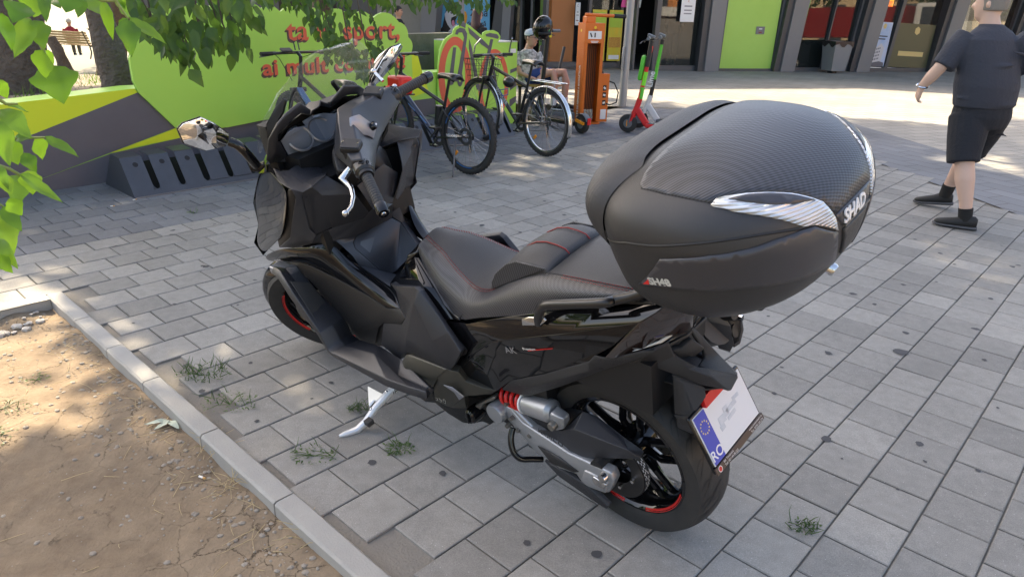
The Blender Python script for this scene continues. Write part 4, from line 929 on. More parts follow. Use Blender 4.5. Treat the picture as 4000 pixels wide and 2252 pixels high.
MB().box((.215, -.0715, .12), (.085, .002, .13)).build("pump_plate", MAT["sticker"], rs_)
MB().box((.0, -.1075, 1.12), (.19, .003, .095)).build("info_plate", MAT["sticker"], rs_)
for x, z, w, mm_ in ((.0, 1.185, .08, "station_shade"), (.0, 1.172, .06, "station_shade"), (.0, 1.045, .11, "sticker"), (.0, 1.030, .09, "sticker")): MB().box((x, -.1072, z), (w, .003, .009)).build("printed_line", MAT[mm_], rs_)
for x in (-.055, .0): MB().box((x, -.1097, 1.12), (.018, .002, .055), Matrix.Rotation(x * 8, 3, 'Y')).build("info_symbol", MAT["grip_black"], rs_)
MB().lathe([(0, .003), (.018, .003)], (.0, -.1105, 1.21), 'Y', 14).build("yellow_badge", mat("badge_yellow", (.8, .55, .03), .4), rs_)
lf = frame((-W2 - .0075, .065, .05), (0, 0, 1), (0, -1, 0)); lf = frame((-W2 - .0075, -.02, .06), (0, 0, 1), (0, 1, 0))
text_obj("lettering", "STATIE DE REPARARE A BICICLETELOR", .056, MAT["sticker"], rs_, frame((-W2 - .0075, -.03, .05), (0, 0, 1), (0, 1, 0)), .0004, bold=.0018, xs=.72)
MB().lathe([(0, -W2 - .0085), (.018, -W2 - .0085)], (0, 0.0, 1.17), 'X', 14).build("yellow_badge", MAT["badge_yellow"], rs_)
for k in range(7): MB().box((-W2 - .0072, -.035, 1.02 - .035 * k), (.002, .08, .010)).build("printed_line", MAT["station_orange"], rs_)

# ------------------------------------------------------------------ lamp post
mat("galvanised", (.30, .31, .32), .45, metal=.55)
lp_ = empty("lamp_post", (1.66, 11.37, 0)); tag(lp_, "plain grey galvanised lamp post standing beside the repair station", "lamp post")
MB().tube([(0, 0, 0), (.0, 0, 3.0), (0, 0, 6.0)], [.062, .055, .042], 20).build("post", MAT["galvanised"], lp_, 60); MB().box((-.055, -.03, .72), (.03, .07, .34)).build("access_door", MAT["galvanised"], lp_, bevel=.01)
MB().tube([(0, 0, 6), (.4, 0, 6.25), (.9, 0, 6.3)], .03, 10).box((1.1, 0, 6.3), (.5, .2, .08)).build("lamp_head", MAT["galvanised"], lp_)

# ------------------------------------------------------------------ electric kick scooters
mat("es_red", (.62, .018, .022), .35); mat("es_green", (.08, .50, .04), .4); mat("es_lime", (.20, .72, .04), .4); mat("es_white", (.62, .63, .63), .4); mat("es_black", (.015, .015, .016), .4); mat("es_grey", (.13, .14, .15), .45)
def kick(loc, hd, label, stem_m, deck_m, base_m, lean=.0, name="electric_kick_scooter", bar=.23, H=1.12, dark_top=True):
    """loc: contact of the front wheel; x axis runs backwards along the deck"""
    r = empty(name, loc, rad(hd)); tag(r, label, "electric scooter")
    def wh(x, nm, R=.115):
        w = MB().lathe([(.05, .028), (R - .02, .030), (R - .006, .024), (R, .0), (R - .006, -.024), (R - .02, -.030), (.05, -.028)], (x, 0, R), 'Y', 30).build(nm, MAT["bike_tyre"], r, 50)
        MB().lathe([(0, .033), (.05, .033), (.055, .028), (.055, -.028), (.05, -.033), (0, -.033)], (x, 0, R), 'Y', 20).build("hub", MAT["es_grey"], w)
        return w
    wh(0, "front_wheel"); wh(.92, "rear_wheel")
    MB().tube([(.02, 0, .13), (.09, 0, .30), (.12, 0, .42)], [.034, .036, .034], 14).build("fork", base_m, r)
    for s in (1, -1): MB().beam((0, s * .045, .115), (.035, s * .045, .24), .03, .012).build("fork_blade", MAT["es_grey"], r)
    MB().tube([(.12, 0, .42), (.20, 0, H - .08)], [.027, .025], 14).build("stem", stem_m, r)
    MB().tube([(.17, 0, .80), (.20, 0, H - .02)], [.029, .029], 14).build("stem_top", MAT["es_black"] if dark_top else stem_m, r)
    MB().beam((.09, 0, .30), (.24, 0, .105), .07, .075).build("neck", base_m, r, bevel=.012)
    MB().box((.52, 0, .105), (.60, .15, .05)).build("deck", deck_m, r, bevel=.012); MB().box((.52, 0, .1325), (.54, .135, .006)).build("deck_mat", MAT["es_black"], r)
    MB().tube([(.16 + .02, s * bar, H + .01 - .0 * s) for s in (1, .4, -.4, -1)], .015, 10).build("handlebar", MAT["es_black"], r)
    for s in (1, -1):
        MB().tube([(.18, s * (bar - .11), H + .01), (.18, s * (bar + .01), H + .01)], .020, 10).build("grip", MAT["es_grey"], r)
        MB().tube([(.165, s * (bar - .13), H), (.10, s * (bar - .09), H - .03), (.09, s * (bar - .0), H - .05)], .006, 6).build("brake_lever", MAT["es_black"], r)
    MB().box((.19, 0, H + .03), (.09, .09, .035), Matrix.Rotation(rad(20), 3, 'Y')).build("display", MAT["es_grey"], r, bevel=.010)
    f_ = MB(); rws = []
    for i in range(10):
        a = rad(20 + 110 * i / 9); rws.append([(.92 + .13 * math.cos(a) * .98, y, .115 + .13 * math.sin(a)) for y in (-.04, 0, .04)])
    f_.add([p for q in rws for p in q], [(i * 3 + k, i * 3 + k + 1, (i + 1) * 3 + k + 1, (i + 1) * 3 + k) for i in range(9) for k in range(2)]); f_.build("rear_mudguard", MAT["es_grey"], r, 60, solid=.004)
    MB().box((1.045, 0, .16), (.01, .05, .08)).build("tail_light", MAT["es_red"], r)
    MB().tube([(.32, .07, .09), (.34, .13, .0)], .007, 6).build("kickstand", MAT["es_grey"], r)
    return r
kA = kick((1.40, 8.97, 0), -16, "red rental electric scooter with a green phone holder on its stem", MAT["es_red"], MAT["es_red"], MAT["es_red"])
MB().tube([(.143, 0, .58), (.165, 0, .74)], .0285, 14).build("stem_band", MAT["es_lime"], kA); MB().tube([(.125, 0, .42), (.14, 0, .56)], .0282, 14).build("stem_sticker", MAT["es_green"], kA)
MB().box((.11, .03, .78), (.06, .10, .30), Matrix.Rotation(rad(6), 3, 'Y')).build("cable_box", MAT["es_green"], kA, bevel=.03, seg=3); MB().box((.09, .082, .70), (.03, .004, .05)).build("cable_box_label", MAT["es_white"], kA)
text_obj("deck_lettering", "Rent or", .062, MAT["notice_white"], kA, frame((.28, -.04, .1362), (1, 0, 0), (0, 1, 0)), .0004)
MB().box((-.01, -.048, .12), (.012, .006, .07)).build("fork_reflector", MAT["orange_lens"], kA)
kB = kick((1.60, 9.35, 0), -14, "white and black rental electric scooter parked behind the red one", MAT["es_black"], MAT["es_grey"], MAT["es_white"])
MB().tube([(.150, -.012, .62), (.195, -.012, 1.04)], .022, 10).build("stem_strip", MAT["es_green"], kB)
text_obj("stem_lettering", "Lime", .10, MAT["notice_white"], kB, frame((.125, -.0305, .52), (.12, 0, 1), (-1, 0, .12)), .0004, bold=.002)
kC = kick((.24, 9.52, 0), -52, "black private electric scooter with helmet and green cable lock by the bench", MAT["es_black"], MAT["es_black"], MAT["es_black"], bar=.20, H=1.15)
MB().beam((.86, -.05, .16), (1.0, -.05, .13), .03, .03).build("rear_reflector", MAT["orange_lens"], kC)
hm = empty("bike_helmet", (.29, 9.30, 1.20)); tag(hm, "glossy black bicycle helmet hanging upside down on the scooter handlebar", "helmet")
h_ = MB().sphere((0, 0, 0), .135, 20, 12, .92, 1.1, .95)
h_.f = [f for f in h_.f if sum(h_.v[i][2] for i in f) / len(f) > -.055]; q = h_.build("helmet_shell", MAT["gloss"], hm, 60, solid=.018); q.rotation_euler = (rad(110), rad(10), rad(40))
MB().tube([(.08, -.05, -.02), (.06, -.12, -.12), (-.02, -.10, -.16), (-.07, -.04, -.04)], .006, 6).build("helmet_strap", MAT["grip_black"], hm)
MB().box((0.03, -.10, -.06), (.16, .05, .03), Matrix.Rotation(rad(30), 3, 'X')).build("helmet_visor", MAT["es_black"], hm, bevel=.008)
cl_ = empty("cable_lock", (.33, 9.22, 1.17)); tag(cl_, "green coiled cable lock looped over the black scooter's handlebar", "lock")
MB().tube([(.05 * math.cos(k * .45), .012 * math.sin(k * .9), .035 * math.sin(k * .45) + .0015 * k) for k in range(42)], .006, 6).build("coil", mat("lock_green", (.03, .45, .14), .35), cl_)
MB().box((.06, 0, -.05), (.03, .02, .06)).build("lock_tag", mat("tag_yellow", (.75, .65, .04), .4), cl_, bevel=.004)

# ------------------------------------------------------------------ benches
mat("bench_wood", (.42, .24, .09), .55, var=(18, .5, (.50, .30, .13))); mat("bench_pine", (.56, .36, .15), .55, var=(14, .5, (.64, .44, .20))); mat("cast_iron", (.014, .014, .015), .5)
def bench(loc, rz, L, label, m, seat_n=4, back_n=5, iron=2):
    b = empty("park_bench", loc, rad(rz)); tag(b, label, "bench")
    for k in range(seat_n): MB().box((0, -.02 + k * .105, .44), (L, .09, .035)).build("seat_slat", m, b, bevel=.006)
    for k in range(back_n): MB().box((0, .40 + .032 * k, .52 + k * .085), (L, .028, .072), Matrix.Rotation(rad(-20), 3, 'X')).build("back_slat", m, b, bevel=.006)
    for k in range(iron):
        x = -L / 2 + .12 + (L - .24) * k / max(1, iron - 1)
        MB().tube([(x, -.04, .0), (x, -.02, .22), (x, -.02, .41)], .022, 8).tube([(x, .42, 0), (x, .33, .22), (x, .36, .42), (x, .56, .92)], .022, 8).tube([(x, -.05, .41), (x, .36, .41)], .02, 8).build("bench_leg", MAT["cast_iron"], b)
    return b
bench((.20, 9.95, 0), -30, .60, "short wooden bench seat under the boy in the white shirt", MAT["bench_wood"], 4, 0, 2)
PARKZ = -.75
bench((-15.6, 26.2, PARKZ), 180 - 18, 2.0, "long pine slatted bench in the park seen from behind with a man seated", MAT["bench_pine"])
bench((-13.6, 25.7, PARKZ), 6, 1.6, "pine bench facing the viewer beyond the stroller", MAT["bench_pine"])

# ---- scooter panels: vertices in tenths of a millimetre in the scooter's own frame
PANELS=[
('front_cowl','gloss',[[14172,2100,9796],[13074,2350,10255],[12297,2500,10475],[15039,2000,9079],[12729,2450,9995],[11675,2650,10229],[15748,2000,8301],[12839,2550,9464],[10948,2780,10164],[15754,2100,7400],[13086,2620,8703],[11450,2850,9312],[17324,1900,6078],[13884,2550,7864],[12189,2870,8293],[16033,2250,6016],[14320,2500,7016],[13146,2720,7712]],[[3,4,1,0],[4,5,2,1],[6,7,4,3],[7,8,5,4],[9,10,7,6],[10,11,8,7],[12,13,10,9],[13,14,11,10],[15,16,13,12],[16,17,14,13]],1,0.004,0.003,2),
('cowl_vent','black',[[11073,2720,10112],[10817,2720,10187],[10948,2620,9812],[11401,2620,9217],[12345,2600,7961],[13459,2620,7279],[13376,2620,7601],[12569,2700,8111],[11773,2700,9168]],[[8,7,6,5,4,3,2,1,0]],1,0.004,0.003,0),
('leg_shield_trim','satin',[[10649,2800,10262],[10619,2470,10035],[10649,2540,9835],[10668,2740,9920],[10653,2550,9730],[11122,2400,8490],[11020,2320,8247],[11562,2280,7786],[12449,2450,7454],[13233,2720,7386],[11864,2820,8197],[10982,2820,9406]],[[3,2,1,0],[11,4,2,3],[11,10,5,4],[10,8,7,6,5],[9,8,10]],1,0.004,0.003,0),
('glove_box_door','matte',[[10640,2470,10023],[10453,2220,10129],[10575,1550,10247],[9998,1120,9637],[9950,1050,9458],[10503,2000,9817],[10695,2250,9801],[10683,2500,9857],[10667,2520,9771],[11223,2350,8440],[11173,2220,8189],[10988,1650,8236],[10295,780,8376],[10147,600,8557],[10439,1950,9723],[11005,1680,8262]],[[7,6,5,1,0],[5,14,4,3,2,1],[6,7,8,9,10,15,14,5],[15,11,12,13,4,14]],1,0.004,0.003,0),
('dash_tray','matte',[[12350,2350,10503],[12157,2250,10383],[12002,2000,10352],[12288,1600,10297],[12201,900,10029],[11838,750,9825],[10477,1600,10300],[10404,2250,10163],[10556,2500,10067],[10721,2750,10231],[11720,2620,10236],[11274,2000,10132]],[[10,9,8,11,1,0],[11,2,1],[11,5,4,3,2],[8,7,6,5,11]],1,0.004,0.003,0),
('centre_spine','satin',[[10568,1550,10262],[10023,1120,9632],[10045,850,9597],[9813,900,9780],[9912,550,8724],[10147,600,8557],[10328,760,8359],[10988,1650,8236],[11160,2250,8176],[11623,2250,7755],[11215,1850,7774],[11042,1650,7720],[10892,900,7577],[10414,300,7806],[9888,300,8462],[11004,-820,7470],[10171,-450,8394],[9984,500,8926]],[[9,10,7,8],[10,11,6,7],[11,12,13,14,4,5,6],[15,16,14,13],[4,14,16,17]],0,0,0,0),
('ignition_panel','satin',[[9938,880,9704],[9912,550,8724],[10222,-500,8423],[10354,-900,8778],[10205,-1000,9346],[10017,-400,9950],[10163,400,9672]],[[0,1,2,3,4,5,6]],0,0.004,0.003,0),
('fuel_door','satin',[[11031,820,7501],[11004,-820,7470],[10865,-1050,7195],[9994,-900,6534],[10225,-450,6055],[10166,100,5937],[10186,250,5893],[10293,500,5969],[10255,720,6264],[10771,1150,7251],[10962,1050,7391],[10893,-900,6873],[9938,-700,6280]],[[10,9,8,7,6,5,11,2,1,0],[11,5,4,12,3,2]],0,0.006,0.003,0),
('tunnel_cover','satin',[[11042,1650,7720],[10964,850,7566],[11011,-850,7487],[10921,-1200,7742],[10858,-1080,7182],[11080,-1400,7026],[10197,-1250,6439],[9998,-920,6523],[10846,1600,7572],[10539,1450,7130],[10936,1080,7413],[10753,1180,7255],[10204,760,6267],[9988,1080,6144],[9368,1000,6144],[9597,550,6155],[10132,260,5881],[10121,100,5934],[9145,1180,6152],[10568,1300,6667]],[[8,10,1,0],[1,2,3],[4,5,3,2],[7,6,5,4],[9,11,10,8],[19,12,11,9],[18,14,12,19],[14,15,16,12]],0,0,0,0),
('tunnel_side_strip','gloss',[[16061,2250,5970],[15834,2300,5932],[15848,2250,5780],[13402,2650,7294],[13434,2620,6949],[14069,2350,6318],[12428,2400,7444],[12176,2500,7245],[12893,2150,6516],[11573,2180,7765],[11245,2360,7501],[12215,1900,6309],[11201,1800,7749],[11203,2150,7130],[11511,1850,6140],[10924,1600,7311],[10554,1950,6857],[10755,1800,6013],[10507,1330,6718],[9980,1750,6435],[9787,1780,5917],[9120,1200,6155],[8975,1650,6116],[9280,1780,5823],[8624,1380,6078],[8504,1650,5983],[8787,1780,5724],[8138,1650,5877],[8131,1660,5885],[8113,1680,5904]],[[0,1,4,3],[1,2,5,4],[3,4,7,6],[4,5,8,7],[6,7,10,9],[7,8,11,10],[9,10,13,12],[10,11,14,13],[12,13,16,15],[13,14,17,16],[15,16,19,18],[16,17,20,19],[18,19,22,21],[19,20,23,22],[21,22,25,24],[22,23,26,25],[24,25,28,27],[25,26,29,28]],1,0.004,0.003,2),
('lower_side_cover','dark',[[14138,2350,6309],[13199,2150,6461],[12632,2050,6403],[11550,1830,6116],[9826,1760,5886],[8821,1760,5700],[8139,1660,5876],[7684,1850,5779],[7923,1900,5459],[9153,1850,4997],[9728,1750,4541],[10475,1700,3408],[11438,1750,3336],[11715,1780,3494],[11737,1820,3966],[11900,1860,4229],[12589,1900,4820],[13188,2000,5480],[13397,2250,6317]],[[18,1,0],[18,17,2,1],[17,16,3,2],[16,15,4,3],[15,14,5,4],[14,13,10,9,8,7,6,5],[13,12,11,10]],1,0.004,0.003,0),
('recess','black',[[9404,1700,4826],[10329,1600,4216],[10776,1600,3219],[10114,1600,3415]],[[0,1,2,3]],1,0.004,0.003,0),
('footboard','matte',[[14987,2450,5932],[14651,2200,5843],[13944,2000,6030],[14107,2620,6109],[13987,2350,5783],[13801,1980,5836],[13140,2850,5549],[13255,2400,5251],[13188,1900,5132],[11682,3050,4358],[11626,2500,4396],[11868,1850,4271],[11553,3080,4061],[11482,2500,4158],[11717,1820,4011],[11372,3100,3741],[11339,2520,3857],[11718,1800,3544],[11182,3120,3704],[11071,2550,3687],[11325,1780,3389],[7876,3120,3973],[9065,2600,4192],[9730,1900,3808],[6738,3020,4105],[7801,2600,3795],[8157,2150,4064],[6005,2850,4094],[6157,2700,4079],[6121,2620,4106]],[[3,4,1,0],[4,5,2,1],[6,7,4,3],[7,8,5,4],[9,10,7,6],[10,11,8,7],[12,13,10,9],[13,14,11,10],[15,16,13,12],[16,17,14,13],[18,19,16,15],[19,20,17,16],[21,22,19,18],[22,23,20,19],[24,25,22,21],[25,26,23,22],[27,28,25,24],[28,29,26,25]],1,0.03,0.004,0),
('foot_mat','rubber',[[13552,2620,5801],[13135,2050,5543],[12117,1950,4167],[11996,2750,4394],[12021,2850,4575]],[[4,3,2,1,0]],1,0.005,0.003,0),
('foot_mat','rubber',[[11092,2980,3666],[11178,1900,3480],[8669,1900,3708],[8076,2620,3683],[8396,2780,3829]],[[4,3,2,1,0]],1,0.005,0.003,0),
('leg_side_cover','matte',[[8571,1500,6648],[7706,1900,7061],[6488,2000,7469],[6271,1980,7398],[5576,2000,6710],[5143,2100,6338],[4586,2220,5903],[4610,2250,5839],[5117,2200,5119],[5426,2150,4780],[5606,2150,4739],[7765,2050,4424],[8208,2000,4116],[8576,1950,3676],[9747,1850,3804],[9156,1850,4989],[7926,1900,5451],[7659,1860,5795],[8089,1680,5912],[8051,1700,6600],[6375,2250,7049],[5735,2350,5930],[5922,2350,5493],[7408,2220,5253]],[[19,1,0],[19,20,3,2,1],[20,21,5,4,3],[21,22,10,9,8,7,6,5],[22,23,11,10],[23,16,15,14,13,12,11],[23,20,18,17,16],[20,19,18],[23,21,20],[23,22,21]],1,0.02,0.003,0),
('cover_backing','black',[[6537,1800,7207],[5853,1750,6304],[4756,1850,5632],[5063,1800,4962],[5365,1780,4718],[5693,1780,4607],[7717,1500,5354]],[[6,5,4,3,2,1,0]],1,0.004,0.003,0),
('dash_bezel','matte',[[13458,2000,10417],[12681,2050,11314],[12128,1850,11814],[11944,1500,12091],[11930,890,12273],[12280,390,11819],[12802,1900,10814],[12518,1850,11166],[12403,1780,11422],[12025,1400,11803],[12065,900,11910],[12370,450,11661],[13325,1750,10271],[12916,1450,10459],[12605,1680,11060],[12273,800,10134],[12677,700,10219],[12261,750,10012],[13149,2000,10403]],[[6,7,1,0],[7,8,2,1],[8,9,3,2],[9,10,4,3],[10,11,5,4],[18,12,6,0],[13,14,7,6],[12,13,6],[15,16,13,12]],1,0.012,0.004,0),
('dash_hood','matte',[[12280,390,11819],[12124,150,11922],[12220,0,12050],[13000,0,11900],[13000,450,11650],[12370,450,11661]],[[0,1,4,5],[1,2,3,4]],1,0.006,0.003,0),
('gauge_recess','black',[[12403,1780,11422],[12025,1400,11803],[12065,900,11910],[12370,450,11661],[13000,450,11650],[13000,0,11900],[13450,0,11500],[13500,1200,11100],[13400,1700,10800],[12518,1850,11166]],[[9,8,1,0],[1,2,7,8],[2,3,4,7],[7,6,5,4]],1,0,0,0),
('gauge_face','gauge',[[12705,1600,11108],[12212,1500,11458],[12216,1200,11500],[12568,620,11314],[13000,450,11350],[13050,0,11400],[12550,0,10450],[12600,650,10509],[12842,800,10290],[12912,1400,10496]],[[9,8,7,6,5,4,3,2,1,0]],1,0.004,0.002,0),
('windscreen','screen',[[13499,2150,10536],[13284,2200,11035],[13041,2200,11439],[12545,2100,12007],[11738,2130,12495],[11361,1900,12924],[10898,1520,13427],[10700,1150,13773],[10428,720,14011],[10156,400,14044],[14500,1350,10700],[14300,1300,11150],[14050,1300,11550],[13400,1200,12100],[12700,1200,12600],[12000,1100,13000],[11100,900,13550],[10650,700,13780],[10150,450,13980],[9900,250,14050],[15000,0,10800],[14750,0,11250],[14450,0,11650],[13750,0,12220],[12950,0,12720],[12250,0,13120],[11250,0,13650],[10750,0,13850],[10200,0,14020],[9680,0,14030]],[[10,11,1,0],[11,12,2,1],[12,13,3,2],[13,14,4,3],[4,5,15,14],[15,16,6,5],[16,17,7,6],[17,18,8,7],[18,19,9,8],[20,21,11,10],[21,22,12,11],[22,23,13,12],[23,24,14,13],[24,25,15,14],[25,26,16,15],[26,27,17,16],[27,28,18,17],[18,19,29,28]],1,0.004,0,2),
('screen_bracket','black',[[12703,1050,12401],[12690,1000,12305],[12740,1200,11971],[13068,1650,11390],[13379,1750,11125],[13170,1700,11675],[13072,1300,12075]],[[6,5,4,3,2,1,0]],1,0.015,0.003,0),
('mirror_glass','mirror',[[13056,4550,12524],[12906,4392,12670],[12798,3854,12692],[13000,3443,12319],[13274,3000,11772],[13450,3000,11532],[13626,3095,11342],[13799,3696,11400],[13534,4360,11944]],[[8,7,6,5,4,3,2,1,0]],1,0.003,0,0),
('mirror_shell','gloss',[[13096,4550,12524],[12946,4392,12670],[12838,3854,12692],[13040,3443,12319],[13314,3000,11772],[13490,3000,11532],[13666,3095,11342],[13839,3696,11400],[13574,4360,11944],[13653,4172,12298],[13570,4085,12378],[13511,3789,12390],[13622,3563,12185],[13773,3319,11885],[13870,3319,11752],[13966,3372,11648],[14062,3702,11680],[13916,4068,11979]],[[9,10,1,0],[10,11,2,1],[11,12,3,2],[12,13,4,3],[13,14,5,4],[14,15,6,5],[15,16,7,6],[16,17,8,7],[17,9,0,8],[17,16,15,14,13,12,11,10,9]],1,0.006,0.003,0),
('mirror_base','gloss',[[13487,2600,10520],[13539,2350,10333],[13239,2200,10441],[13270,2200,10282],[13471,2350,10114],[13574,2620,10264]],[[5,4,3,2,1,0]],1,0.04,0.005,0),
('bar_cap','silver',[[10456,247,11669],[10319,-50,11687],[10619,-772,10954],[10334,-351,10725],[10274,-139,10926],[10340,440,11238]],[[5,4,3,2,1,0]],0,0.006,0.003,0),
('seat_base_trim','gloss',[[7610,950,7696],[7451,920,7681],[6307,1400,7162],[5720,1620,6834],[5268,1720,6521],[4926,1750,6631],[5029,1700,6701],[5243,1670,6679],[6325,1300,7218]],[[2,8,1,0],[3,7,8,2],[4,5,6,7,3]],1,0.006,0.003,0),
('seat_nose_trim','gloss',[[8024,1150,7333],[7610,950,7696],[7500,880,7855],[7619,550,8040],[7570,0,8250],[7900,0,8000],[7736,650,7940],[7919,1000,7679]],[[0,1,2,7],[2,3,6,7],[3,4,5,6]],1,0.008,0.004,0),
('tank_side','gloss',[[8371,1200,6882],[8024,1150,7333],[7537,1000,7743],[6307,1400,7162],[5268,1720,6521],[5936,1700,6291],[6117,1800,6237],[6515,1650,7296],[6905,1500,7324],[8120,1400,6914]],[[9,8,2,1,0],[8,7,3,2],[7,6,5,4,3]],1,0.006,0.003,0),
('tail_panel_upper','gloss',[[5658,1720,6328],[4550,1780,6677],[3682,1780,7132],[2410,1780,7767],[1730,1720,8056],[-393,1450,8906],[-567,1300,8790],[-2010,1200,9372],[-1776,1400,9115],[-1458,1550,8839],[680,1850,7878],[2228,1950,7179],[3325,2000,6632],[3613,1950,6410],[4395,1900,5694],[5480,1800,4484],[5588,1780,4719]],[[16,15,14,1,0],[14,13,12,2,1],[12,11,4,3,2],[11,10,5,4],[10,9,6,5],[9,8,7,6]],1,0.005,0.003,0),
('tail_panel_lower','gloss',[[5482,1800,4476],[4396,1900,5687],[3615,1950,6403],[3327,2000,6622],[2230,1950,7170],[682,1850,7865],[-1457,1550,8832],[-752,1650,7951],[-183,1720,7437],[-28,1800,7225],[1825,1650,5872],[3290,1580,4908],[3867,1550,4327],[4084,1550,4108],[4770,1550,3897],[5438,1650,3926],[3408,1780,5852],[1886,1780,6645]],[[15,14,16,2,1,0],[16,4,3,2],[16,17,5,4],[17,7,6,5],[17,10,9,8,7],[11,10,17,16],[13,12,11,16,14]],1,0.005,0.003,0),
('tail_skirt','carbonmatte',[[3924,1500,4191],[3248,1620,4941],[1777,1700,5915],[-44,1820,7238],[-206,1750,7455],[-478,1720,7467],[-760,1700,7582],[-1505,1550,8004],[-1804,1500,8096],[-1141,1450,7489],[-120,1450,6729],[1299,1450,5544],[2665,1420,4506],[3042,1400,4284],[2346,1700,5162],[4,1800,6912]],[[13,12,14,1,0],[14,15,3,2,1],[12,11,15,14],[15,10,5,4,3],[11,10,15],[10,9,8,7,6,5]],1,0.006,0.003,0),
('tail_light','lens_dark',[[-474,1730,7467],[-1464,1560,8830],[-1997,1180,9345],[-2341,600,9078],[-2126,300,8200],[-2072,500,8116],[-1401,1400,7884],[-746,1680,7588]],[[7,6,1,0],[6,5,2,1],[5,4,3,2]],1,0.008,0.004,0),
('tail_light_strip','lens_white',[[-1205,1580,7874],[-1710,1180,8128],[-1995,550,8260],[-2324,500,9008],[-2420,400,8982],[-2002,380,8202],[-1767,1100,8075]],[[6,1,0],[6,5,2,1],[5,4,3,2]],1,0.006,0.003,0),
('tail_light_lip','gloss',[[-729,1660,7554],[-1420,1430,7876],[-2071,500,8081],[-2125,280,8175],[-2387,-200,8613],[-2402,350,8946],[-2000,360,8166],[-1753,1080,8033]],[[0,1,7],[1,2,6,7],[2,3,4,5,6]],1,0.004,0,0),
('tail_centre','black',[[-500,1300,9000],[-2000,1150,9300],[-2350,500,9050],[-2350,-500,9050],[-2000,-1150,9300],[-500,-1300,9000]],[[0,1,2,3,4,5]],0,0.01,0.003,0),
('tail_underside','black',[[-1105,1400,7439],[-1814,900,7951],[-2042,450,8025],[-2050,-450,8000],[-1650,-900,7800],[-1000,-1400,7200],[2000,-1300,7200],[2000,1300,7200]],[[0,1,2,3,4,5,6,7]],0,0.01,0.003,0),
('fender_arm','carbonmatte',[[-1703,1350,7953],[-1845,950,7997],[-1897,800,7544],[-2342,450,7149],[-2500,350,7137],[-2987,-350,6636],[-3001,-350,6552],[-3081,150,6541],[-3052,300,6651],[-2483,620,6754],[-1873,850,6994],[-1403,1100,7212],[-1105,1400,7439],[-2213,750,7252],[-2754,500,7046]],[[12,2,1,0],[12,11,2],[11,10,13,3,2],[13,14,4,3],[10,9,14,13],[9,8,14],[14,6,5,4],[8,7,6,14]],0,0.012,0.005,0),
('fender_arm','carbonmatte',[[-2040,300,8072],[-2068,200,8091],[-2098,-50,7775],[-2356,-550,6902],[-2865,-600,6443],[-2988,-350,6623],[-2522,350,7134],[-2256,300,7032],[-2227,-100,7062],[-2171,-120,7189]],[[9,2,1,0],[9,8,3,2],[8,7,6,5,4,3]],0,0.012,0.004,0),
('fender_inner_box','carbonmatte',[[-1758,750,7623],[-1953,600,7629],[-2082,300,7800],[-2259,0,7405],[-2222,50,7324],[-2118,250,7227],[-1870,650,7406]],[[6,5,1,0],[5,4,3,2,1]],0,0.02,0.003,0),
('plate_bracket','carbonmatte',[[-1851,850,6996],[-2472,600,6734],[-2573,550,6695],[-2647,600,6435],[-2467,950,6018],[-2418,1000,5984],[-1977,1000,5849],[-1894,900,6857],[-2140,850,6845],[-2400,900,6180]],[[7,8,3,2,1,0],[8,9,4,3],[6,9,8,7],[6,5,4,9]],0,0.02,0.004,0),
('plate_bracket_foot','carbonmatte',[[-1955,1000,5790],[-2457,1000,6005],[-2535,1000,5951],[-2417,1000,5721],[-2175,1000,5567]],[[4,3,2,1,0]],0,0.02,0.003,0),
('fender_liner','black',[[-2900,0,6450],[-2400,700,6600],[-1500,750,6550],[-500,750,6600],[1000,750,6800],[1000,-750,6800],[-500,-750,6600],[-1500,-750,6550],[-2400,-700,6600]],[[8,7,6,5,4,3,2,1,0]],0,0.006,0.003,0),
('engine_cover_front','khaki',[[7784,2150,4397],[7490,2150,4522],[5513,2220,4803],[6035,2300,4269],[6118,2320,4109],[7626,2380,4069],[8060,2400,3552],[8178,2320,3675],[7960,2200,4147],[6474,2250,3633],[7030,2000,2969],[8123,2200,2850]],[[8,5,1,0],[5,3,2,1],[7,6,5,8],[4,3,5],[9,4,5,6],[11,10,9,6]],1,0.02,0.006,0),
('engine_case','khaki',[[5571,2180,4749],[5196,2050,4722],[5100,1900,4264],[4552,1720,4125],[4145,1500,4042],[4357,1580,3849],[5274,2000,3612],[5884,2000,2958],[5943,2220,3949],[6065,2280,4241],[6154,2300,4061],[6557,2220,3466],[6821,2100,2746],[6474,2000,2624],[5518,2040,3383],[5528,1800,2807],[6174,1850,2533]],[[9,8,1,0],[8,6,2,1],[6,5,3,2],[5,4,3],[10,11,12,13,7,14,8,9],[14,6,8],[13,16,7],[16,15,6,7],[6,14,7]],0,0.03,0.006,0),
('engine_case_accent','silver',[[5854,2280,4035],[5454,2220,4062],[5174,2060,3689],[5420,2100,3450],[5487,2180,3813]],[[4,3,2,1,0]],0,0.004,0.003,0),
('engine_lower','dark',[[8461,2000,2544],[7043,2000,2927],[7012,2000,2612],[6267,1750,2427],[5510,1500,2693],[4733,1200,2928],[5037,1100,1931],[5342,1100,1579],[5618,1200,1663],[6017,1400,1494],[6371,1500,1461],[7012,1650,1741],[7324,1800,2155],[7916,1800,1916],[8276,1900,2102],[6386,1600,1951]],[[14,13,2,1,0],[13,12,11,15,3,2],[15,10,9,8,7,6,5,4,3],[11,10,15]],0,0.1,0.008,0),
('engine_bracket','silverdark',[[5309,1650,2910],[4401,1500,3666],[4326,1480,3603],[4426,1480,3468],[4848,1600,3175],[5054,1620,2839]],[[5,4,3,2,1,0]],0,0.03,0.005,0),
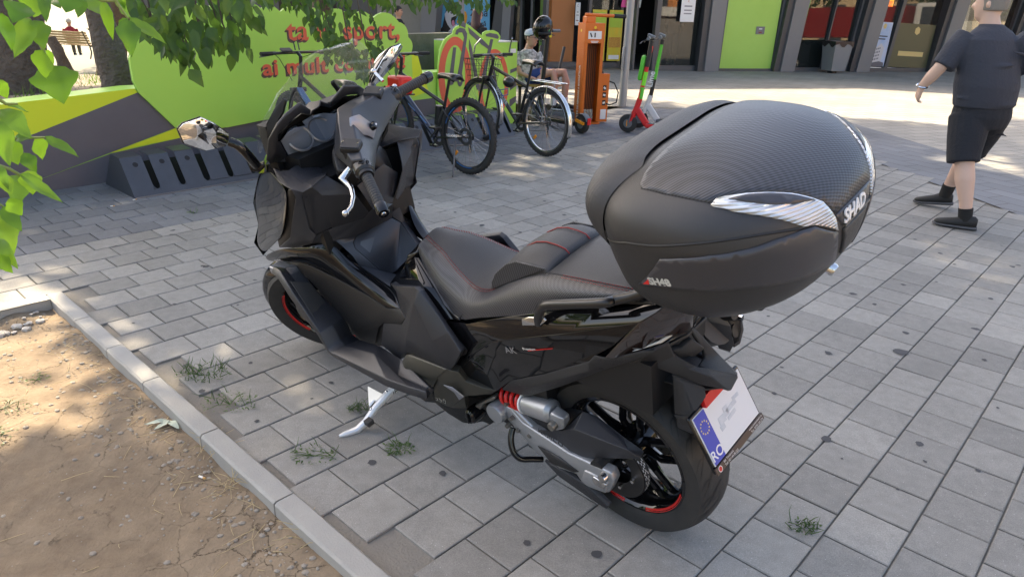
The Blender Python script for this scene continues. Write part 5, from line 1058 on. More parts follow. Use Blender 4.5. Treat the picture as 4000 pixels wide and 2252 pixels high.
('swingarm','alu',[[4148,1350,3337],[3796,1350,3344],[3309,1420,3038],[2731,1500,3081],[1362,1550,2944],[-220,1580,3114],[-321,1580,2829],[-70,1580,2158],[958,1580,2035],[1099,1580,2223],[1794,1570,2027],[2869,1520,2122],[3583,1450,2572],[4134,1380,2970]],[[13,12,2,1,0],[12,11,3,2],[11,10,9,4,3],[9,8,7,6,5,4]],0,0.035,0.006,0),
('swingarm_slot','alu_dark',[[2596,1585,2555],[1708,1585,2587],[993,1585,2416],[1200,1585,2256],[2114,1585,2094]],[[4,3,2,1,0]],0,0.003,0,0),
('swingarm_pivot_arm','alu',[[4261,1300,3336],[3702,1350,3414],[2808,1420,3034],[2889,1450,2553],[3631,1420,2458],[4291,1320,2779]],[[5,4,3,2,1,0]],0,0.05,0.008,0),
('swingarm_end','alu',[[755,1620,2657],[372,1640,2707],[-129,1640,2672],[-14,1640,2177],[648,1640,2013],[950,1620,2077]],[[5,4,3,2,1,0]],0,0.02,0.005,0),
('axle_block','chrome',[[352,1700,2714],[-122,1700,2664],[2,1700,2374],[306,1700,2384],[422,1700,2520]],[[4,3,2,1,0]],0,0.008,0.003,0),
('belt_guard','matte',[[3534,1000,2296],[2252,1300,3181],[1711,1300,3479],[1071,1000,4376],[707,850,4282],[-205,850,3945],[-939,900,3827],[-926,1100,3688],[-602,1250,3624],[962,1450,2917],[1466,1450,2736],[2753,1480,3052],[1150,1400,3925],[-694,1280,4036]],[[10,12,2,1,11],[12,3,2],[12,13,5,4,3],[13,7,6,5],[8,7,13],[10,9,8,13,12]],0,0.006,0.003,0),
('inner_guard','black',[[4479,800,3284],[3589,700,3520],[2654,600,3609],[1367,700,3991],[1906,1100,3209],[3057,1200,2657],[3911,1100,3176]],[[6,5,4,3,2,1,0]],0,0.01,0.003,0),
('lower_belt_guard','matte',[[2721,1300,1571],[1974,1400,1700],[1180,1350,1617],[1017,1350,1596],[257,1250,1021],[393,1200,779],[857,1100,655],[2223,1200,1037]],[[7,6,5,4,3,2,1,0]],0,0.02,0.003,0),
('shock_fork','alu',[[1955,1500,4211],[1841,1200,4386],[1532,1100,4119],[1497,1100,3914],[1524,1400,3721],[1799,1500,3570],[1971,1550,3923],[1403,1500,4280]],[[6,5,4,7,0],[7,2,1,0],[4,3,2,7]],0,0.02,0.005,0),
('rail_bracket','chrome',[[2066,1920,7862],[1783,1920,8031],[1265,1920,8196],[1152,1920,8151],[1362,1950,7926],[2048,1950,7652]],[[5,4,3,2,1,0]],1,0.008,0.003,0),
('muffler_cap','matte',[[-1637,-2000,7127],[-1719,-2150,7210],[-1828,-2250,7228],[-1963,-2500,6943],[-2070,-2500,6309],[-2079,-2300,5944],[-1906,-2050,5745],[-1672,-1850,5907],[-1576,-1750,6266],[-1368,-1550,6961],[-1380,-1650,7298],[-1531,-1800,7366],[-1639,-2000,7075],[-1929,-2000,6678],[-1991,-2100,6012]],[[10,12,0,1,11],[9,13,12,10],[8,7,6,14,13,9]],0,0.006,0.003,0),
('muffler_rim','matte',[[-1637,-2000,7127],[-1719,-2150,7210],[-1828,-2250,7228],[-1963,-2500,6943],[-2070,-2500,6309],[-2079,-2300,5944],[-1995,-2100,5902],[-1991,-2100,6012],[-2054,-2250,6050],[-2036,-2400,6359],[-1946,-2400,6917],[-1822,-2220,7166],[-1736,-2120,7169],[-1674,-2020,7089]],[[13,12,1,0],[12,11,2,1],[11,10,3,2],[10,9,4,3],[9,8,5,4],[8,7,6,5]],0,0.008,0.002,0),
('muffler_outlet','black',[[-1664,-2040,7073],[-1726,-2140,7153],[-1812,-2240,7150],[-1936,-2420,6902],[-2027,-2420,6343],[-2044,-2270,6033],[-1981,-2120,5995],[-1919,-2020,6662]],[[7,6,5,4,3,2,1,0]],0,0.004,0,0),
]
TUBES=[
('mirror_arm','gloss',[[13400,3000,11504],[13227,2850,11347],[13163,2700,11026],[13286,2450,10457]],0.016,1),
('centre_stand','gloss',[[3941,1300,2381],[3904,1500,2117],[3742,1650,1754],[3521,1600,1481],[3313,1300,1312],[3093,1000,1183]],0.011,0),
('grab_rail','satinblack',[[1491,1850,7904],[1362,1950,8242],[1164,2000,8590],[902,2000,8779],[110,1950,9050],[-716,1850,9313],[-815,1600,9271],[-1259,1400,9439],[-2000,1200,9900]],0.0125,1),
]
CASE_SKINS=[('lid_inlay',[(-2123,850,13122),(-2127,1297,13090),(-2133,1788,13006),(-2158,2131,12906),(-2214,2360,12813),(-2294,2448,12776),(-2786,2475,12784),(-3235,2458,12783),(-3682,2394,12749),(-3743,2262,12805),(-3811,2189,12821),(-4099,1935,12831),(-4383,1672,12795),(-4664,1397,12713),(-4919,1169,12580),(-5067,995,12461),(-5156,927,12333),(-5230,810,12183),(-5252,539,12213),(-5264,230,12227),(-5264,-230,12227),(-5252,-539,12213),(-5230,-810,12183),(-5156,-927,12333),(-5067,-995,12461),(-4919,-1169,12580),(-4664,-1397,12713),(-4383,-1672,12795),(-4099,-1935,12831),(-3811,-2189,12821),(-3743,-2262,12805),(-3682,-2394,12749),(-3235,-2458,12783),(-2786,-2475,12784),(-2294,-2448,12776),(-2214,-2360,12813),(-2158,-2131,12906),(-2133,-1788,13006),(-2127,-1297,13090),(-2123,-850,13122)],0.0022,'carbon_lid',0),('reflector',[(-3690,2424,12730),(-3723,2288,12798),(-3818,2201,12814),(-4106,1947,12823),(-4389,1684,12787),(-4671,1410,12706),(-4923,1176,12575),(-5058,1024,12464),(-5146,968,12341),(-5234,861,12133),(-5283,794,11862),(-5094,1381,12204),(-4985,1628,12257),(-4668,1954,12484),(-4153,2297,12638),(-3814,2400,12709)],0.004,'reflector_clear',1),('reflector_cap',[(-3905,2205,12786),(-4119,1973,12809),(-4398,1702,12777),(-4683,1436,12691),(-4970,1155,12532),(-4755,1581,12596),(-4492,1885,12661),(-4183,2093,12733)],0.0052,'case_satin',1),('base_panel',[(-2990,2975,11745),(-3373,2962,11858),(-3890,2831,11990),(-4318,2581,12072),(-4753,2095,12180),(-4996,1643,12203),(-5099,1388,12176),(-5283,784,11820),(-5164,429,10966),(-5146,858,11058),(-5043,1354,11117),(-4765,1990,11222),(-4302,2491,11259),(-3578,2797,11170),(-2957,2826,11027),(-2352,2762,10881)],0.004,'case_satin',1),('badge_strip',[(-5271,254,12203),(-5258,548,12188),(-5235,818,12158),(-5302,620,11893),(-5317,417,11914),(-5327,146,11913),(-5327,-146,11913),(-5317,-417,11914),(-5302,-620,11893),(-5235,-818,12158),(-5258,-548,12188),(-5271,-254,12203)],0.002,'case_satin',0),('rear_panel',[(-5326,102,11783),(-5306,558,11784),(-5221,310,11119),(-5221,-310,11119),(-5306,-558,11784),(-5326,-102,11783)],0.004,'case_matte',0)]
CASE_SEAM=[(-1512,2606,11784),(-1581,2635,11629),(-2253,2965,11883),(-2900,2995,12000),(-3502,2920,12156),(-4084,2674,12269),(-4561,2269,12305),(-4991,1635,12233),(-5095,1383,12196),(-5285,773,11837)]

# ------------------------------------------------------------------ the parked maxi scooter
SM = Matrix(((-0.74078, -0.65212, -0.1612, 0.43108), (0.67175, -0.71913, -0.17776, 1.83674), (0, -0.23997, 0.97078, 0), (0, 0, 0, 1)))
scooter = empty("scooter")
_r = SM.to_3x3(); _r = Matrix([c.normalized() for c in _r.transposed()]).transposed()
scooter.matrix_world = Matrix.LocRotScale(SM.to_translation(), _r.to_quaternion(), None)
tag(scooter, "large black touring scooter leaning on its side stand with a grey top case", "scooter")
RENAME = {"carbonmatte": "carbonmatte"}
def panel_mesh(name, m, v, f, mirror, th, bev, sub):
    outs = []
    for side in ((1, -1) if mirror else (1,)):
        vs = [(x / 1e4, side * y / 1e4, z / 1e4) for x, y, z in v]
        fs = [tuple(q) if side > 0 else tuple(reversed(q)) for q in f]
        me = bpy.data.meshes.new(name); me.from_pydata(vs, [], fs); me.update()
        me.validate()
        outs.append(link(name, me, MAT[m], scooter, 40.0, 0, 2, 0, th))
        o = outs[-1]
        if sub:
            q = o.modifiers.new("sub", 'SUBSURF'); q.levels = sub; q.render_levels = sub; q.boundary_smooth = 'PRESERVE_CORNERS'
            me.shade_smooth() if hasattr(me, "shade_smooth") else None
            for a in list(me.attributes):
                if a.name == "sharp_edge": me.attributes.remove(a)
        if bev:
            q = o.modifiers.new("bevel", 'BEVEL'); q.width = bev; q.segments = 2; q.limit_method = 'ANGLE'; q.angle_limit = rad(25)
    return outs
parts = {}
for (nm, mm_, v_, f_, mi_, th_, bv_, sb_) in PANELS:
    parts.setdefault(nm, []).extend(panel_mesh(nm, mm_, v_, f_, mi_, th_, bv_, sb_))
for (nm, mm_, p_, r_, mi_) in TUBES:
    for side in ((1, -1) if mi_ else (1,)):
        pts = [(x / 1e4, side * y / 1e4, z / 1e4) for x, y, z in p_]
        # round the corners with a Catmull-Rom pass
        fine = []
        for i in range(len(pts) - 1):
            a, b, c, d = (Vector(pts[max(i - 1, 0)]), Vector(pts[i]), Vector(pts[i + 1]), Vector(pts[min(i + 2, len(pts) - 1)]))
            for k in range(6):
                t = k / 6.0
                fine.append(.5 * ((2 * b) + (c - a) * t + (2 * a - 5 * b + 4 * c - d) * t * t + (3 * b - a - 3 * c + d) * t ** 3))
        fine.append(Vector(pts[-1]))
        parts.setdefault(nm, []).append(MB().tube(fine, r_, 12).build(nm, MAT[mm_], scooter))

RAKE, TRAIL, WBASE, STEER = rad(26), .095, 1.58, 0.63592
_ax = Vector((-math.sin(RAKE), 0, math.cos(RAKE))); _p0 = Vector((WBASE + TRAIL, 0, 0))
STM = Matrix.Translation(_p0) @ Matrix.Rotation(STEER, 4, _ax) @ Matrix.Translation(-_p0)

# --- wheels
def tyre_prof(r, w, rim):
    hw = w / 2; pr = []
    for k in range(-8, 9):
        y = hw * k / 8.0
        pr.append((r - .30 * hw * abs(k / 8.0) ** 2.2, y))
    pr = [(rim, -hw * .80), (rim + .012, -hw * .9), (r - .55 * hw, -hw * .985)] + pr[0:17] + [(r - .55 * hw, hw * .985), (rim + .012, hw * .9), (rim, hw * .80)]
    return pr
def wheel(c, r, w, rimr, spokes, xf, name, rear):
    root = empty(name, parent=scooter)
    root.matrix_local = xf
    t = MB().lathe(tyre_prof(r, w, rimr), c, 'Y', 72).build("tyre", MAT["tyre"], root, 60)
    g = MB(); hw = w / 2
    def srf(a, y, off=.0006):
        rr = r - .30 * hw * abs(y / hw) ** 2.2 + off
        return Vector((c[0] + rr * math.cos(a), c[1] + y, c[2] + rr * math.sin(a)))
    for i in range(26):
        a = 2 * math.pi * i / 26
        for sgn in (-1, 1):
            aa = a + (0.12 if sgn > 0 else 0)
            for (y0, y1, s0, s1, wd) in ((.10, .92, 0, .34, .011), (.52, .98, .16, .26, .007)):
                pr = []
                for k in range(7):
                    tt = k / 6; y = sgn * hw * (y0 + (y1 - y0) * tt); an = aa + s0 + (s1 - s0) * tt - .06 * math.sin(tt * math.pi)
                    wk = wd * (1 - .75 * abs(2 * tt - 1) ** 2) / r * .5
                    pr.append((srf(an - wk, y), srf(an + wk, y)))
                vs = [q for p in pr for q in p]
                g.add(vs, [(2 * k, 2 * k + 1, 2 * k + 3, 2 * k + 2) for k in range(6)])
    g.build("painted_groove", MAT["black"], t, 0, fix=False)["kind"] = "stuff"  # black strips laid on the crown; shade in the grooves painted by colour
    rw = hw * .82
    rp = [(rimr + .004, rw), (rimr - .006, rw + .002), (rimr - .014, rw - .006), (rimr - .024, rw - .022), (rimr - .03, 0), (rimr - .024, -rw + .022), (rimr - .014, -rw + .006), (rimr - .006, -rw - .002), (rimr + .004, -rw)]
    m = MB().lathe(rp, c, 'Y', 64)
    rim = m.build("rim", MAT["gloss"], root, 40)
    sp = MB()
    for i in range(spokes):
        a = 2 * math.pi * i / spokes + .3
        for off in (-.16, .16):
            d1 = Vector((math.cos(a + off * 1.9), 0, math.sin(a + off * 1.9))); d2 = Vector((math.cos(a + off), 0, math.sin(a + off)))
            pth = [Vector(c) + d1 * .045, Vector(c) + d1 * .10 + Vector((0, .012, 0)), Vector(c) + d2 * (rimr - .022)]
            sp.tube(pth, [.017, .013, .012], 8)
    sp.lathe([(.0, .062), (.034, .062), (.05, .045), (.052, -.045), (.034, -.062), (0, -.062)], c, 'Y', 24)
    sp.build("spoke", MAT["gloss"], rim, 40)
    for a0, a1 in (((3.35, 4.35), (4.75, 5.35)) if rear else ((2.9, 5.0), (5.6, 6.9))):
        MB().lathe([(rimr - .004, rw + .003), (rimr - .013, rw - .003)], c, 'Y', 24, a0=a0, a1=a1).build("rim_stripe", MAT["red"], rim, 0)
    return root, rim
rw_, rrim = wheel((0, 0, .2865), .2865, .16, .205, 5, Matrix(), "rear_wheel", True)
fw_, frim = wheel((1.58, 0, .2745), .2745, .12, .204, 5, STM, "front_wheel", False)
def disc(c, ri, ro, y, parent, n=48):
    m = MB()
    m.lathe([(ri, y - .0025), (ro, y - .0025), (ro, y + .0025), (ri, y + .0025)], c, 'Y', n, closed=True)
    d = m.build("brake_disc", MAT["silverdark"], parent)
    h = MB()
    for i in range(30):
        a = 2 * math.pi * i / 30; rr = ri + (ro - ri) * (.3 + .4 * (i % 3) / 2)
        h.lathe([(0, y + .0031), (.0045, y + .0031)], (c[0] + rr * math.cos(a), c[1], c[2] + rr * math.sin(a)), 'Y', 8)
        h.lathe([(0, y - .0031), (.0045, y - .0031)], (c[0] + rr * math.cos(a), c[1], c[2] + rr * math.sin(a)), 'Y', 8)
    h.build("disc_hole", MAT["black"], d, 0, fix=False)["kind"] = "stuff"
    return d
disc((1.58, 0, .2745), .085, .138, .06, fw_); disc((1.58, 0, .2745), .085, .138, -.06, fw_)
disc((0, 0, .2865), .08, .125, -.095, rw_)
# belt pulley on the left of the rear wheel
pm = MB().lathe([(.06, .112), (.092, .112), (.108, .118), (.108, .088), (.09, .084), (.05, .08)], (0, 0, .2865), 'Y', 48)
pul = pm.build("belt_pulley", MAT["black"], rw_, 40)
MB().lathe([(.1095, .092), (.1095, .115)], (0, 0, .2865), 'Y', 48).build("drive_belt", MAT["rubber"], pul, 60)
for k, yy in enumerate((.0965, .1015, .1065, .1115)):
    bl = MB()
    for i in range(46):
        a = 2 * math.pi * (i + .3 * k) / 46
        if (i * 7 + k * 3) % 5 == 0: continue
        bl.lathe([(.1099, yy - .0012), (.1099, yy + .0012)], (0, 0, .2865), 'Y', 2, a0=a, a1=a + .075)
    bl.build("belt_print", MAT["white_print"], pul, 0, fix=False)["kind"] = "stuff"
for i in range(6):
    a = i * math.pi / 3 + .2
    MB().lathe([(0, .124), (.006, .124), (.007, .113)], (.07 * math.cos(a), 0, .2865 + .07 * math.sin(a)), 'Y', 6).build("bolt", MAT["chrome"], pul, 30)
MB().lathe([(0, .175), (.013, .175), (.015, .168), (.015, .1), (.02, .07)], (0, 0, .2865), 'Y', 16).build("axle", MAT["chrome"], rw_, 30)
MB().lathe([(0, .156), (.022, .156), (.024, .06)], (.03, 0, .30), 'Y', 20).build("hub_carrier", MAT["dark"], rw_, 30)

# --- front fender and fork, steered with the wheel
fr = MB(); N = 14
rows = []
for i in range(N + 1):
    a = rad(150 - 150 * i / N) - rad(8)
    R = .2745 + .028; w = .068 * (.55 + .45 * math.sin(math.pi * min(1, (i + 1.2) / (N * .8))))
    row = []
    for k in range(-4, 5):
        y = w * k / 4; rr = R - .055 * (abs(k) / 4) ** 2.2
        row.append((1.58 + rr * math.cos(a), y, .2745 + rr * math.sin(a)))
    rows.append(row)
fr.add([p for r in rows for p in r], [(i * 9 + k, i * 9 + k + 1, (i + 1) * 9 + k + 1, (i + 1) * 9 + k) for i in range(N) for k in range(8)])
o = fr.build("front_fender", MAT["gloss"], scooter, 60, solid=.004); o.matrix_local = STM
for s in (1, -1):
    o = MB().tube([(1.58 - .01, s * .088, .285), (1.44, s * .088, .59)], [.027, .022], 14).build("fork_leg", MAT["black"], scooter); o.matrix_local = STM
    o = MB().box((1.50, s * .075, .31), (.09, .04, .075)).build("brake_caliper", MAT["black"], scooter, bevel=.01); o.matrix_local = STM
MB().box((1.50, .19, .556), (.11, .10, .035)).build("radiator_side", MAT["silver"], scooter, bevel=.004)

# --- inner mass so that no gap looks through the bodywork
core = MB()
core.add([(1.35, .15, .45), (1.35, -.15, .45), (1.0, -.15, .33), (1.0, .15, .33), (1.32, .19, .72), (1.32, -.19, .72), (1.10, -.16, .70), (1.10, .16, .70)],
         [(0, 1, 2, 3), (7, 6, 5, 4), (0, 4, 5, 1), (1, 5, 6, 2), (2, 6, 7, 3), (3, 7, 4, 0)])
core.box((.85, 0, .46), (.55, .30, .24)); core.box((.45, 0, .47), (.45, .24, .36)); core.box((.22, 0, .66), (.75, .26, .16))
core.box((1.22, 0, .86), (.22, .40, .26)); core.box((.62, 0, .34), (.45, .24, .22)); core.box((1.28, 0, .99), (.14, .3, .12))
core.box((1.36, 0, 1.075), (.06, .34, .16)); core.build("frame_core", MAT["black"], scooter)
# front face of the cowl (seen only from ahead)
nose = MB()
sil = [(1.417, .21, .98), (1.504, .20, .908), (1.575, .20, .83), (1.575, .21, .74), (1.732, .19, .608), (1.603, .225, .602)]
rows = [[(x, y, z), (x + .05, y * .55, z + .01), (x + .07, 0, z + .015), (x + .05, -y * .55, z + .01), (x, -y, z)] for x, y, z in sil]
nose.add([p for r in rows for p in r], [(i * 5 + k, i * 5 + k + 1, (i + 1) * 5 + k + 1, (i + 1) * 5 + k) for i in range(5) for k in range(4)])
nose.build("front_fairing", MAT["gloss"], scooter, 50)
for s in (1, -1):
    MB().add([(1.655, s * .05, .80), (1.62, s * .17, .83), (1.645, s * .17, .74), (1.70, s * .05, .70)], [(0, 1, 2, 3)]).build("headlight", MAT["lens_white"], scooter, 0, solid=-.012)
MB().add([(1.417, .21, .985), (1.46, .12, 1.02), (1.475, 0, 1.03), (1.46, -.12, 1.02), (1.417, -.21, .985), (1.33, -.2, 1.045), (1.42, -.12, 1.075), (1.44, 0, 1.08), (1.42, .12, 1.075), (1.33, .2, 1.045), (1.23, .25, 1.045), (1.23, -.25, 1.045)],
         [(0, 1, 8, 9), (1, 2, 7, 8), (2, 3, 6, 7), (3, 4, 5, 6), (0, 9, 10), (4, 11, 5)]).build("cowl_top", MAT["gloss"], scooter, 50)

# --- seat: one padded shell lofted over stations, leather top laid on it
ST = [(.752, .032, .815, .082, .780), (.707, .045, .809, .105, .752), (.654, .06, .806, .125, .728), (.606, .075, .792, .145, .700), (.552, .09, .774, .160, .672),
      (.504, .10, .760, .167, .662), (.47, .108, .755, .170, .672), (.436, .113, .758, .172, .690), (.40, .117, .770, .174, .708), (.36, .120, .795, .175, .725),
      (.30, .122, .835, .175, .750), (.24, .122, .870, .175, .775), (.18, .120, .900, .172, .803), (.10, .124, .916, .166, .838), (.0, .124, .930, .154, .872), (-.08, .118, .936, .138, .902), (-.13, .10, .93, .115, .915)]
sh = MB(); tp = MB(); NS = 9
def seat_row(x, sy, sz, by, bz):
    pts = []
    for k in range(7):                       # left side from bottom to stitch
        t = k / 6; y = by + (sy - by) * t + .014 * math.sin(math.pi * t) ; z = bz + (sz - bz) * t + .010 * math.sin(math.pi * t)
        pts.append((x, y, z))
    top = []
    for k in range(1, 8):
        u = 1 - k / 4.0
        top.append((x, sy * u, sz + .010 * (1 - u * u)))
    return pts + top + [(x, -y, z) for x, y, z in pts[::-1]]
rws = [seat_row(*s) for s in ST]; W = len(rws[0])
sh.add([p for r in rws for p in r], [(i * W + k, i * W + k + 1, (i + 1) * W + k + 1, (i + 1) * W + k) for i in range(len(ST) - 1) for k in range(W - 1)] + [tuple(range(W)), tuple((len(ST) - 1) * W + k for k in range(W))[::-1]])
seat = sh.build("seat", MAT["carbon_seat"], scooter, 50)
def top_strip(i0, i1, name):
    vs = []; n = 11
    for s in ST[i0:i1]:
        x, sy, sz = s[:3]
        for k in range(n):
            u = 1 - 2 * k / (n - 1); vs.append((x, sy * u * .985, sz + .010 * (1 - u * u) + .0025))
    m = len(ST[i0:i1])
    return MB().add(vs, [(i * n + k, i * n + k + 1, (i + 1) * n + k + 1, (i + 1) * n + k) for i in range(m - 1) for k in range(n - 1)]).build(name, MAT["seat_leather"], seat, 60)
top_strip(0, 9, "rider_cushion"); top_strip(12, 17, "passenger_cushion")
for s in (1, -1):                            # double red stitching as short threads
    for off in (.0, .008):
        stt = MB()
        for a, b in zip(ST[:-1], ST[1:]):
            if .17 < a[0] < .40: continue
            L = (Vector(a[:3]) - Vector(b[:3])).length; n = max(2, int(L / .008))
            for k in range(n):
                t0, t1 = k / n, (k + .55) / n
                P = lambda t: Vector((a[0] + (b[0] - a[0]) * t, s * (a[1] + (b[1] - a[1]) * t + off), a[2] + (b[2] - a[2]) * t + .0035 - off * .35))
                stt.beam(P(t0), P(t1), .0013, .0013)
        q = stt.build("stitching", MAT["red_dark"], seat, 0, fix=False); q["kind"] = "stuff"
    sm = [(.498, .668), (.465, .705), (.411, .742), (.361, .766), (.30, .79), (.231, .818), (.12, .86), (.022, .893), (-.039, .915)]
    pts = []
    for x, z in sm:
        for a, b in zip(ST[:-1], ST[1:]):
            if b[0] <= x <= a[0]:
                t = (a[0] - x) / (a[0] - b[0]); sy, sz, by, bz = [a[j] + (b[j] - a[j]) * t for j in (1, 2, 3, 4)]
                u = max(0, min(1, (z - bz) / (sz - bz))); pts.append((x, s * (by + (sy - by) * u + .014 * math.sin(math.pi * u) + .0005), z))
    MB().tube(pts, .002, 6).build("seat_seam", MAT["black"], seat)
# lumbar bump between rider and passenger
bp_ = MB(); secs = []
PR = [(.392, .775), (.383, .805), (.355, .845), (.303, .897), (.262, .921), (.225, .930), (.19, .930), (.162, .926), (.150, .915), (.150, .89)]
for k in range(13):
    u = k / 6.0 - 1; y = .122 * u; e = 1 - .10 * abs(u) ** 4
    secs.append([(x + .02 * (1 - abs(u)) * (1 if x > .28 else -.4) * .4, y, .775 + (z - .775) * (e + .04 * (1 - u * u))) for x, z in PR])
n = len(PR)
bp_.add([p for s in secs for p in s], [(i * n + k, i * n + k + 1, (i + 1) * n + k + 1, (i + 1) * n + k) for i in range(12) for k in range(n - 1)] + [tuple(range(n))[::-1], tuple(12 * n + k for k in range(n))])
bump = bp_.build("lumbar_pad", MAT["seat_leather"], seat, 50, bevel=.008, seg=3)
for s in (1, -1):
    poly = [(.376, .7885), (.375, .812), (.352, .848), (.303, .893), (.262, .914), (.155, .922)]
    MB().prism([(x, s * .1225, z) for x, z in poly], (0, s * .004, 0)).build("pad_side", MAT["carbon_seat"], bump, bevel=.003)
for yy in (.035, -.055):
    pts = [(x - .0, yy, .775 + (z - .775) * 1.04 + .001) for x, z in PR[1:9]]
    MB().tube(pts, .0018, 6).build("pad_seam", MAT["red_dark"], bump)

# --- handlebar, drawn in the unsteered frame then turned with the fork
bar = empty("handlebar", parent=scooter); bar.matrix_local = STM
def loft(secs, name, m, parent, bevel=.004, smooth=30, caps=True):
    n = len(secs[0]); mb = MB(); mb.add([p for s in secs for p in s], [(i * n + k, i * n + (k + 1) % n, (i + 1) * n + (k + 1) % n, (i + 1) * n + k) for i in range(len(secs) - 1) for k in range(n)] + ([tuple(range(n))[::-1], tuple((len(secs) - 1) * n + k for k in range(n))] if caps else []))
    return mb.build(name, m, parent, smooth, bevel)
S0 = [(1.028, 1.045), (1.034, 1.085), (1.066, 1.182), (1.115, 1.195), (1.155, 1.12), (1.11, 1.02)]
S1 = [(1.016, 1.05), (1.022, 1.085), (1.052, 1.165), (1.10, 1.178), (1.145, 1.115), (1.095, 1.03)]
S2 = [(.995, 1.062), (.999, 1.096), (1.028, 1.142), (1.082, 1.150), (1.125, 1.11), (1.07, 1.045)]
S3 = [(.982, 1.066), (.984, 1.10), (1.000, 1.126), (1.035, 1.125), (1.052, 1.09), (1.02, 1.056)]
secs = []
for y, s in ((-.205, S3), (-.135, S2), (-.062, S1), (0, S0), (.062, S1), (.135, S2), (.205, S3)):
    secs.append([(x, y, z) for x, z in s])
loft(secs, "bar_cover", MAT["satin"], bar)
lows = []
for y, sc_ in ((-.165, .55), (-.10, 1), (0, 1.1), (.10, 1), (.165, .55)):
    lows.append([(1.095 + (x - 1.095) * sc_, y, 1.03 + (z - 1.03) * sc_) for x, z in ((1.035, 1.04), (1.07, 1.075), (1.15, 1.10), (1.17, 1.05), (1.15, .97), (1.08, .965))])
loft(lows, "bar_shroud", MAT["dark"], bar, .006)
# steering head neck
MB().lathe([(.085, .90), (.09, .97), (.07, 1.02)], (1.12, 0, 0), 'Z', 20).build("bar_neck", MAT["black"], bar)
for o in parts["bar_cap"]: o.location = STM.to_3x3() @ Vector((-.012, 0, .008))
knob = MB().lathe([(0, .022), (.012, .022), (.017, .016), (.018, 0)], (0, 0, 0), 'Z', 20)
k1 = knob.build("ignition_knob", MAT["gloss"], bar, 40)
_n = Vector((-.93, 0, .36)).normalized()
k1.matrix_local = Matrix.Translation((1.030, 0, 1.105)) @ _n.to_track_quat('Z', 'Y').to_matrix().to_4x4() @ Matrix.Diagonal((1.0, .75, 1, 1))
kk = MB().lathe([(0, .0235), (.0045, .0235), (.0045, .022)], (0, 0, 0), 'Z', 12).build("knob_mark", MAT["white_print"], k1)
for s in (1, -1):
    gp = [(.996, s * .232, 1.080), (.931, s * .352, 1.049)]
    a, b = Vector(gp[0]), Vector(gp[1]); d = (b - a).normalized()
    rings = []; rr = []
    L = (b - a).length
    for k in range(40):
        rings.append(a + d * (L * k / 39)); rr.append(.0178 - (.0022 if k % 3 == 0 else 0))
    MB().tube(rings, rr, 16).build("grip", MAT["rubber"], bar, 60)
    MB().tube([a - d * .012, a + d * .002], [.026, .024], 16).build("grip_flange", MAT["black"], bar)
    MB().tube([b - d * .002, b + d * .026, b + d * .033, b + d * .0335], [.021, .0205, .017, .006], 16).build("bar_end", MAT["gloss"], bar)
    MB().tube([b + d * .0335, b + d * .036], [.008, .006], 12).build("bar_end_bolt", MAT["chrome"], bar)
    # switch housing
    sw = MB().tube([a - d * .055, a - d * .048, a - d * .018, a - d * .010], [.026, .032, .033, .027], 14).build("switch_housing", MAT["satinblack"], bar)
    for (ox, oz, sz) in ((-.018, .022, (.016, .020, .008)), (-.028, .006, (.008, .018, .012)), (-.006, .030, (.018, .024, .006))):
        MB().box(a - d * .032 + Vector((ox, 0, oz)), sz).build("switch_button", MAT["gloss"], sw, bevel=.002)
    if s < 0:
        MB().box(a - d * .03 + Vector((.004, .0, .035)), (.014, .016, .008)).build("switch_button", MAT["red"], sw, bevel=.002)
    # brake reservoir
    rs = MB().box((1.045, s * .150, 1.141), (.064, .050, .022), Matrix.Rotation(rad(-14), 3, 'Y')).build("brake_reservoir", MAT["black"], bar, bevel=.006, seg=3)
    MB().box((1.042, s * .150, 1.153), (.060, .046, .005), Matrix.Rotation(rad(-14), 3, 'Y')).build("reservoir_lid", MAT["satin"], rs, bevel=.003)
    for q in (-.026, .026):
        MB().lathe([(0, .003), (.004, .003), (.004, 0)], (1.042 + q * .9, s * .150, 1.156 + q * .24), 'Z', 8).build("reservoir_screw", MAT["chrome"], rs)
    MB().tube([(1.06, s * .152, 1.15), (1.055, s * .16, 1.09)], .022, 10).build("master_cylinder", MAT["dark"], bar)
    # lever
    lv = [(1.062, s * .175, 1.085), (1.099, s * .203, 1.060), (1.074, s * .225, 1.050), (1.060, s * .245, 1.046), (1.047, s * .28, 1.041), (1.046, s * .32, 1.036), (1.051, s * .338, 1.037), (1.054, s * .347, 1.038)]
    MB().tube(lv, [.010, .015, .012, .009, .008, .0075, .0075, .008], 10).sphere((1.055, s * .350, 1.038), .0115).build("brake_lever", MAT["chrome"], bar, 60)
    MB().tube([(1.03, s * .19, 1.06), (1.05, s * .13, 1.0), (1.12, s * .09, .93)], .006, 8).build("brake_hose", MAT["black"], bar)
# compact pieces standing on the bar
MB().tube([(1.02, -.205, 1.15), (1.05, -.235, 1.17)], .006, 8).sphere((1.055, -.24, 1.173), .011).build("lever_adjuster", MAT["chrome"], bar)

# --- dials in the instrument
gn = (Vector((1.298, .08, 1.126)) - Vector((1.292, .14, 1.05))).cross(Vector((0, 1, 0))); gn = Vector((-.80, 0, .60))
for y in (.088, 0, -.088):
    root = Vector((1.276, y, 1.090)); q = gn.to_track_quat('Z', 'Y').to_matrix().to_4x4()
    rg = MB().lathe([(.040, .006), (.044, .010), (.048, .006), (.048, 0)], (0, 0, 0), 'Z', 36).build("dial_ring", MAT["silver"], scooter)
    rg.matrix_local = Matrix.Translation(root) @ q
    dl = MB().lathe([(0, .004), (.040, .004)], (0, 0, 0), 'Z', 36).build("dial_face", MAT["gauge"], scooter); dl.matrix_local = rg.matrix_local.copy()

